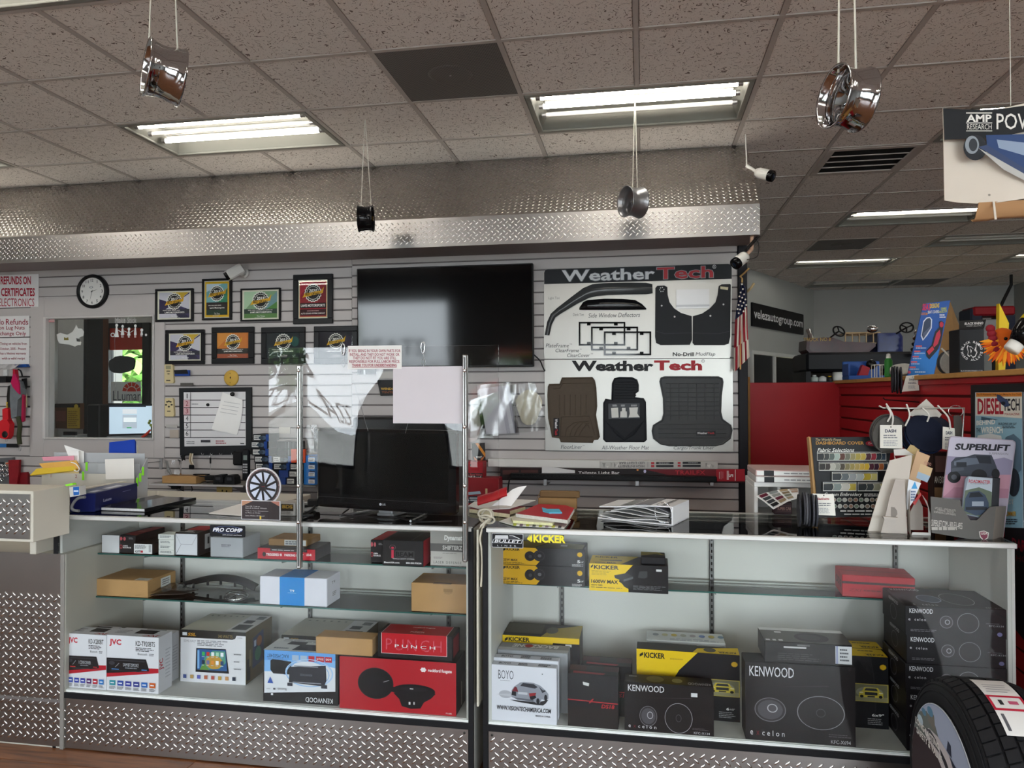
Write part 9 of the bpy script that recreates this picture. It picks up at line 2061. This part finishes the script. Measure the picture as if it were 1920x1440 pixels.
def _up(it):
 if it[0]=='p':return('p',circ_clip([(u,_v(v))for u,v in it[1]]),it[2])
 if it[0]=='e':return('e',it[1],_v(it[2]),it[3],it[4]*.6,it[5])
 return('t',it[1],it[2],_v(it[3]),it[4],_v(it[5])+.015,it[6],it[7])
sky=[(.5+.495*math.cos(a_),.5+.495*math.sin(a_))for a_ in[PI*k/24 for k in range(25)]]
low=[(.5+.495*math.cos(a_),.5+.495*math.sin(a_))for a_ in[PI-.5+(PI+1.0)*k/28 for k in range(29)]]
b=MB();b.art(fr,2*PR,2*PR,[('p',sky,'#8d97b0'),('p',[(.5+.49*math.cos(a_),.5+.49*math.sin(a_))for a_ in[.35+(PI-.7)*k/20 for k in range(21)]],'#a3adc4'),('p',low,'#3a2c30'),*[_up(i_)for i_ in(('p',circ_clip([(.0,.62),(.12,.74),(.26,.80),(.40,.74),(.46,.62),(.40,.5),(.0,.5)]),'#6f7470'),('p',[(.28,.72),(.30,.86),(.38,.84),(.40,.66)],'#77736c'),('p',[(.56,.62),(.58,.74),(.62,.72),(.63,.6)],'#33384a'),('e',.22,.76,.035,.035,'#5d86a0'),('e',.32,.84,.045,.045,'#5d86a0'),('e',.16,.62,.045,.05,'#b9ccd6'),('p',circ_clip([(.22,.56),(.30,.64),(.44,.66),(.60,.60),(.78,.50),(.92,.38),(.97,.20),(.70,.06),(.55,.22),(.50,.36),(.40,.46),(.26,.50)]),'#c4bcbe'),('p',[(.25,.60),(.32,.64),(.42,.60),(.46,.50),(.32,.52)],'#4a4a50'),('p',[(.47,.56),(.56,.50),(.60,.44),(.55,.42),(.48,.50)],'#2b2c33'),('p',[(.60,.60),(.74,.53),(.78,.44),(.68,.46)],'#232a3c'),('p',[(.78,.44),(.86,.42),(.92,.30),(.86,.28)],'#2a3140'),('p',[(.48,.36),(.56,.30),(.62,.16),(.56,.14),(.46,.28)],'#33343a'),('e',.72,.22,.06,.10,'#3a2226'),('e',.72,.22,.035,.065,'#6a4a4c'))],('t','LONG LASTING',.08,.745,.46,.785,'#e0dcd6',{'b':.03}),('t','SAFETY & VALUE',.10,.69,.50,.73,'#e0dcd6',{'b':.03})],.0006);b.build('insert_print',ty)
b=MB();b.T=Tt
def lab(a_,z_):return((TR+.002)*math.cos(a_),(TR+.002)*math.sin(a_),z_)
for(a0,a1,z0_,z1_,col)in((.10,-.62,.035,-.055,'#d6d3d0'),):
 n_=18;b.add([lab(a0+(a1-a0)*k/n_,z_)for k in range(n_+1)for z_ in(z0_,z1_)],[(2*k,2*k+1,2*k+3,2*k+2)for k in range(n_)],M(col,.5,0,.03),True)
o=b.build('paper_label',ty)
b=MB();b.T=Tt
def lab2(a_,z_):return((TR+.0026)*math.cos(a_),(TR+.0026)*math.sin(a_),z_)
for(a0,a1,z0_,z1_,col)in((-.20,-.225,.035,-.055,'#b0243a'),(-.36,-.385,.035,-.055,'#b0243a'),(-.225,-.36,.035,.028,'#b0243a'),(-.225,-.36,-.048,-.055,'#b0243a'),(-.26,-.32,.012,.002,'#2a2a2c'),(-.27,-.31,-.012,-.036,'#b0506a'),(-.02,-.03,.02,-.04,'#8d8d90'),(-.06,-.07,.022,-.035,'#8d8d90'),(-.10,-.11,.02,-.042,'#8d8d90'),(-.14,-.15,.024,-.03,'#8d8d90'),(-.42,-.58,.026,.018,'#55555a')):
 n_=4;b.add([lab2(a0+(a1-a0)*k/n_,z_)for k in range(n_+1)for z_ in(z0_,z1_)],[(2*k,2*k+1,2*k+3,2*k+2)for k in range(n_)],M(col,.5,0,0),True)
b.build('label_print',ty)
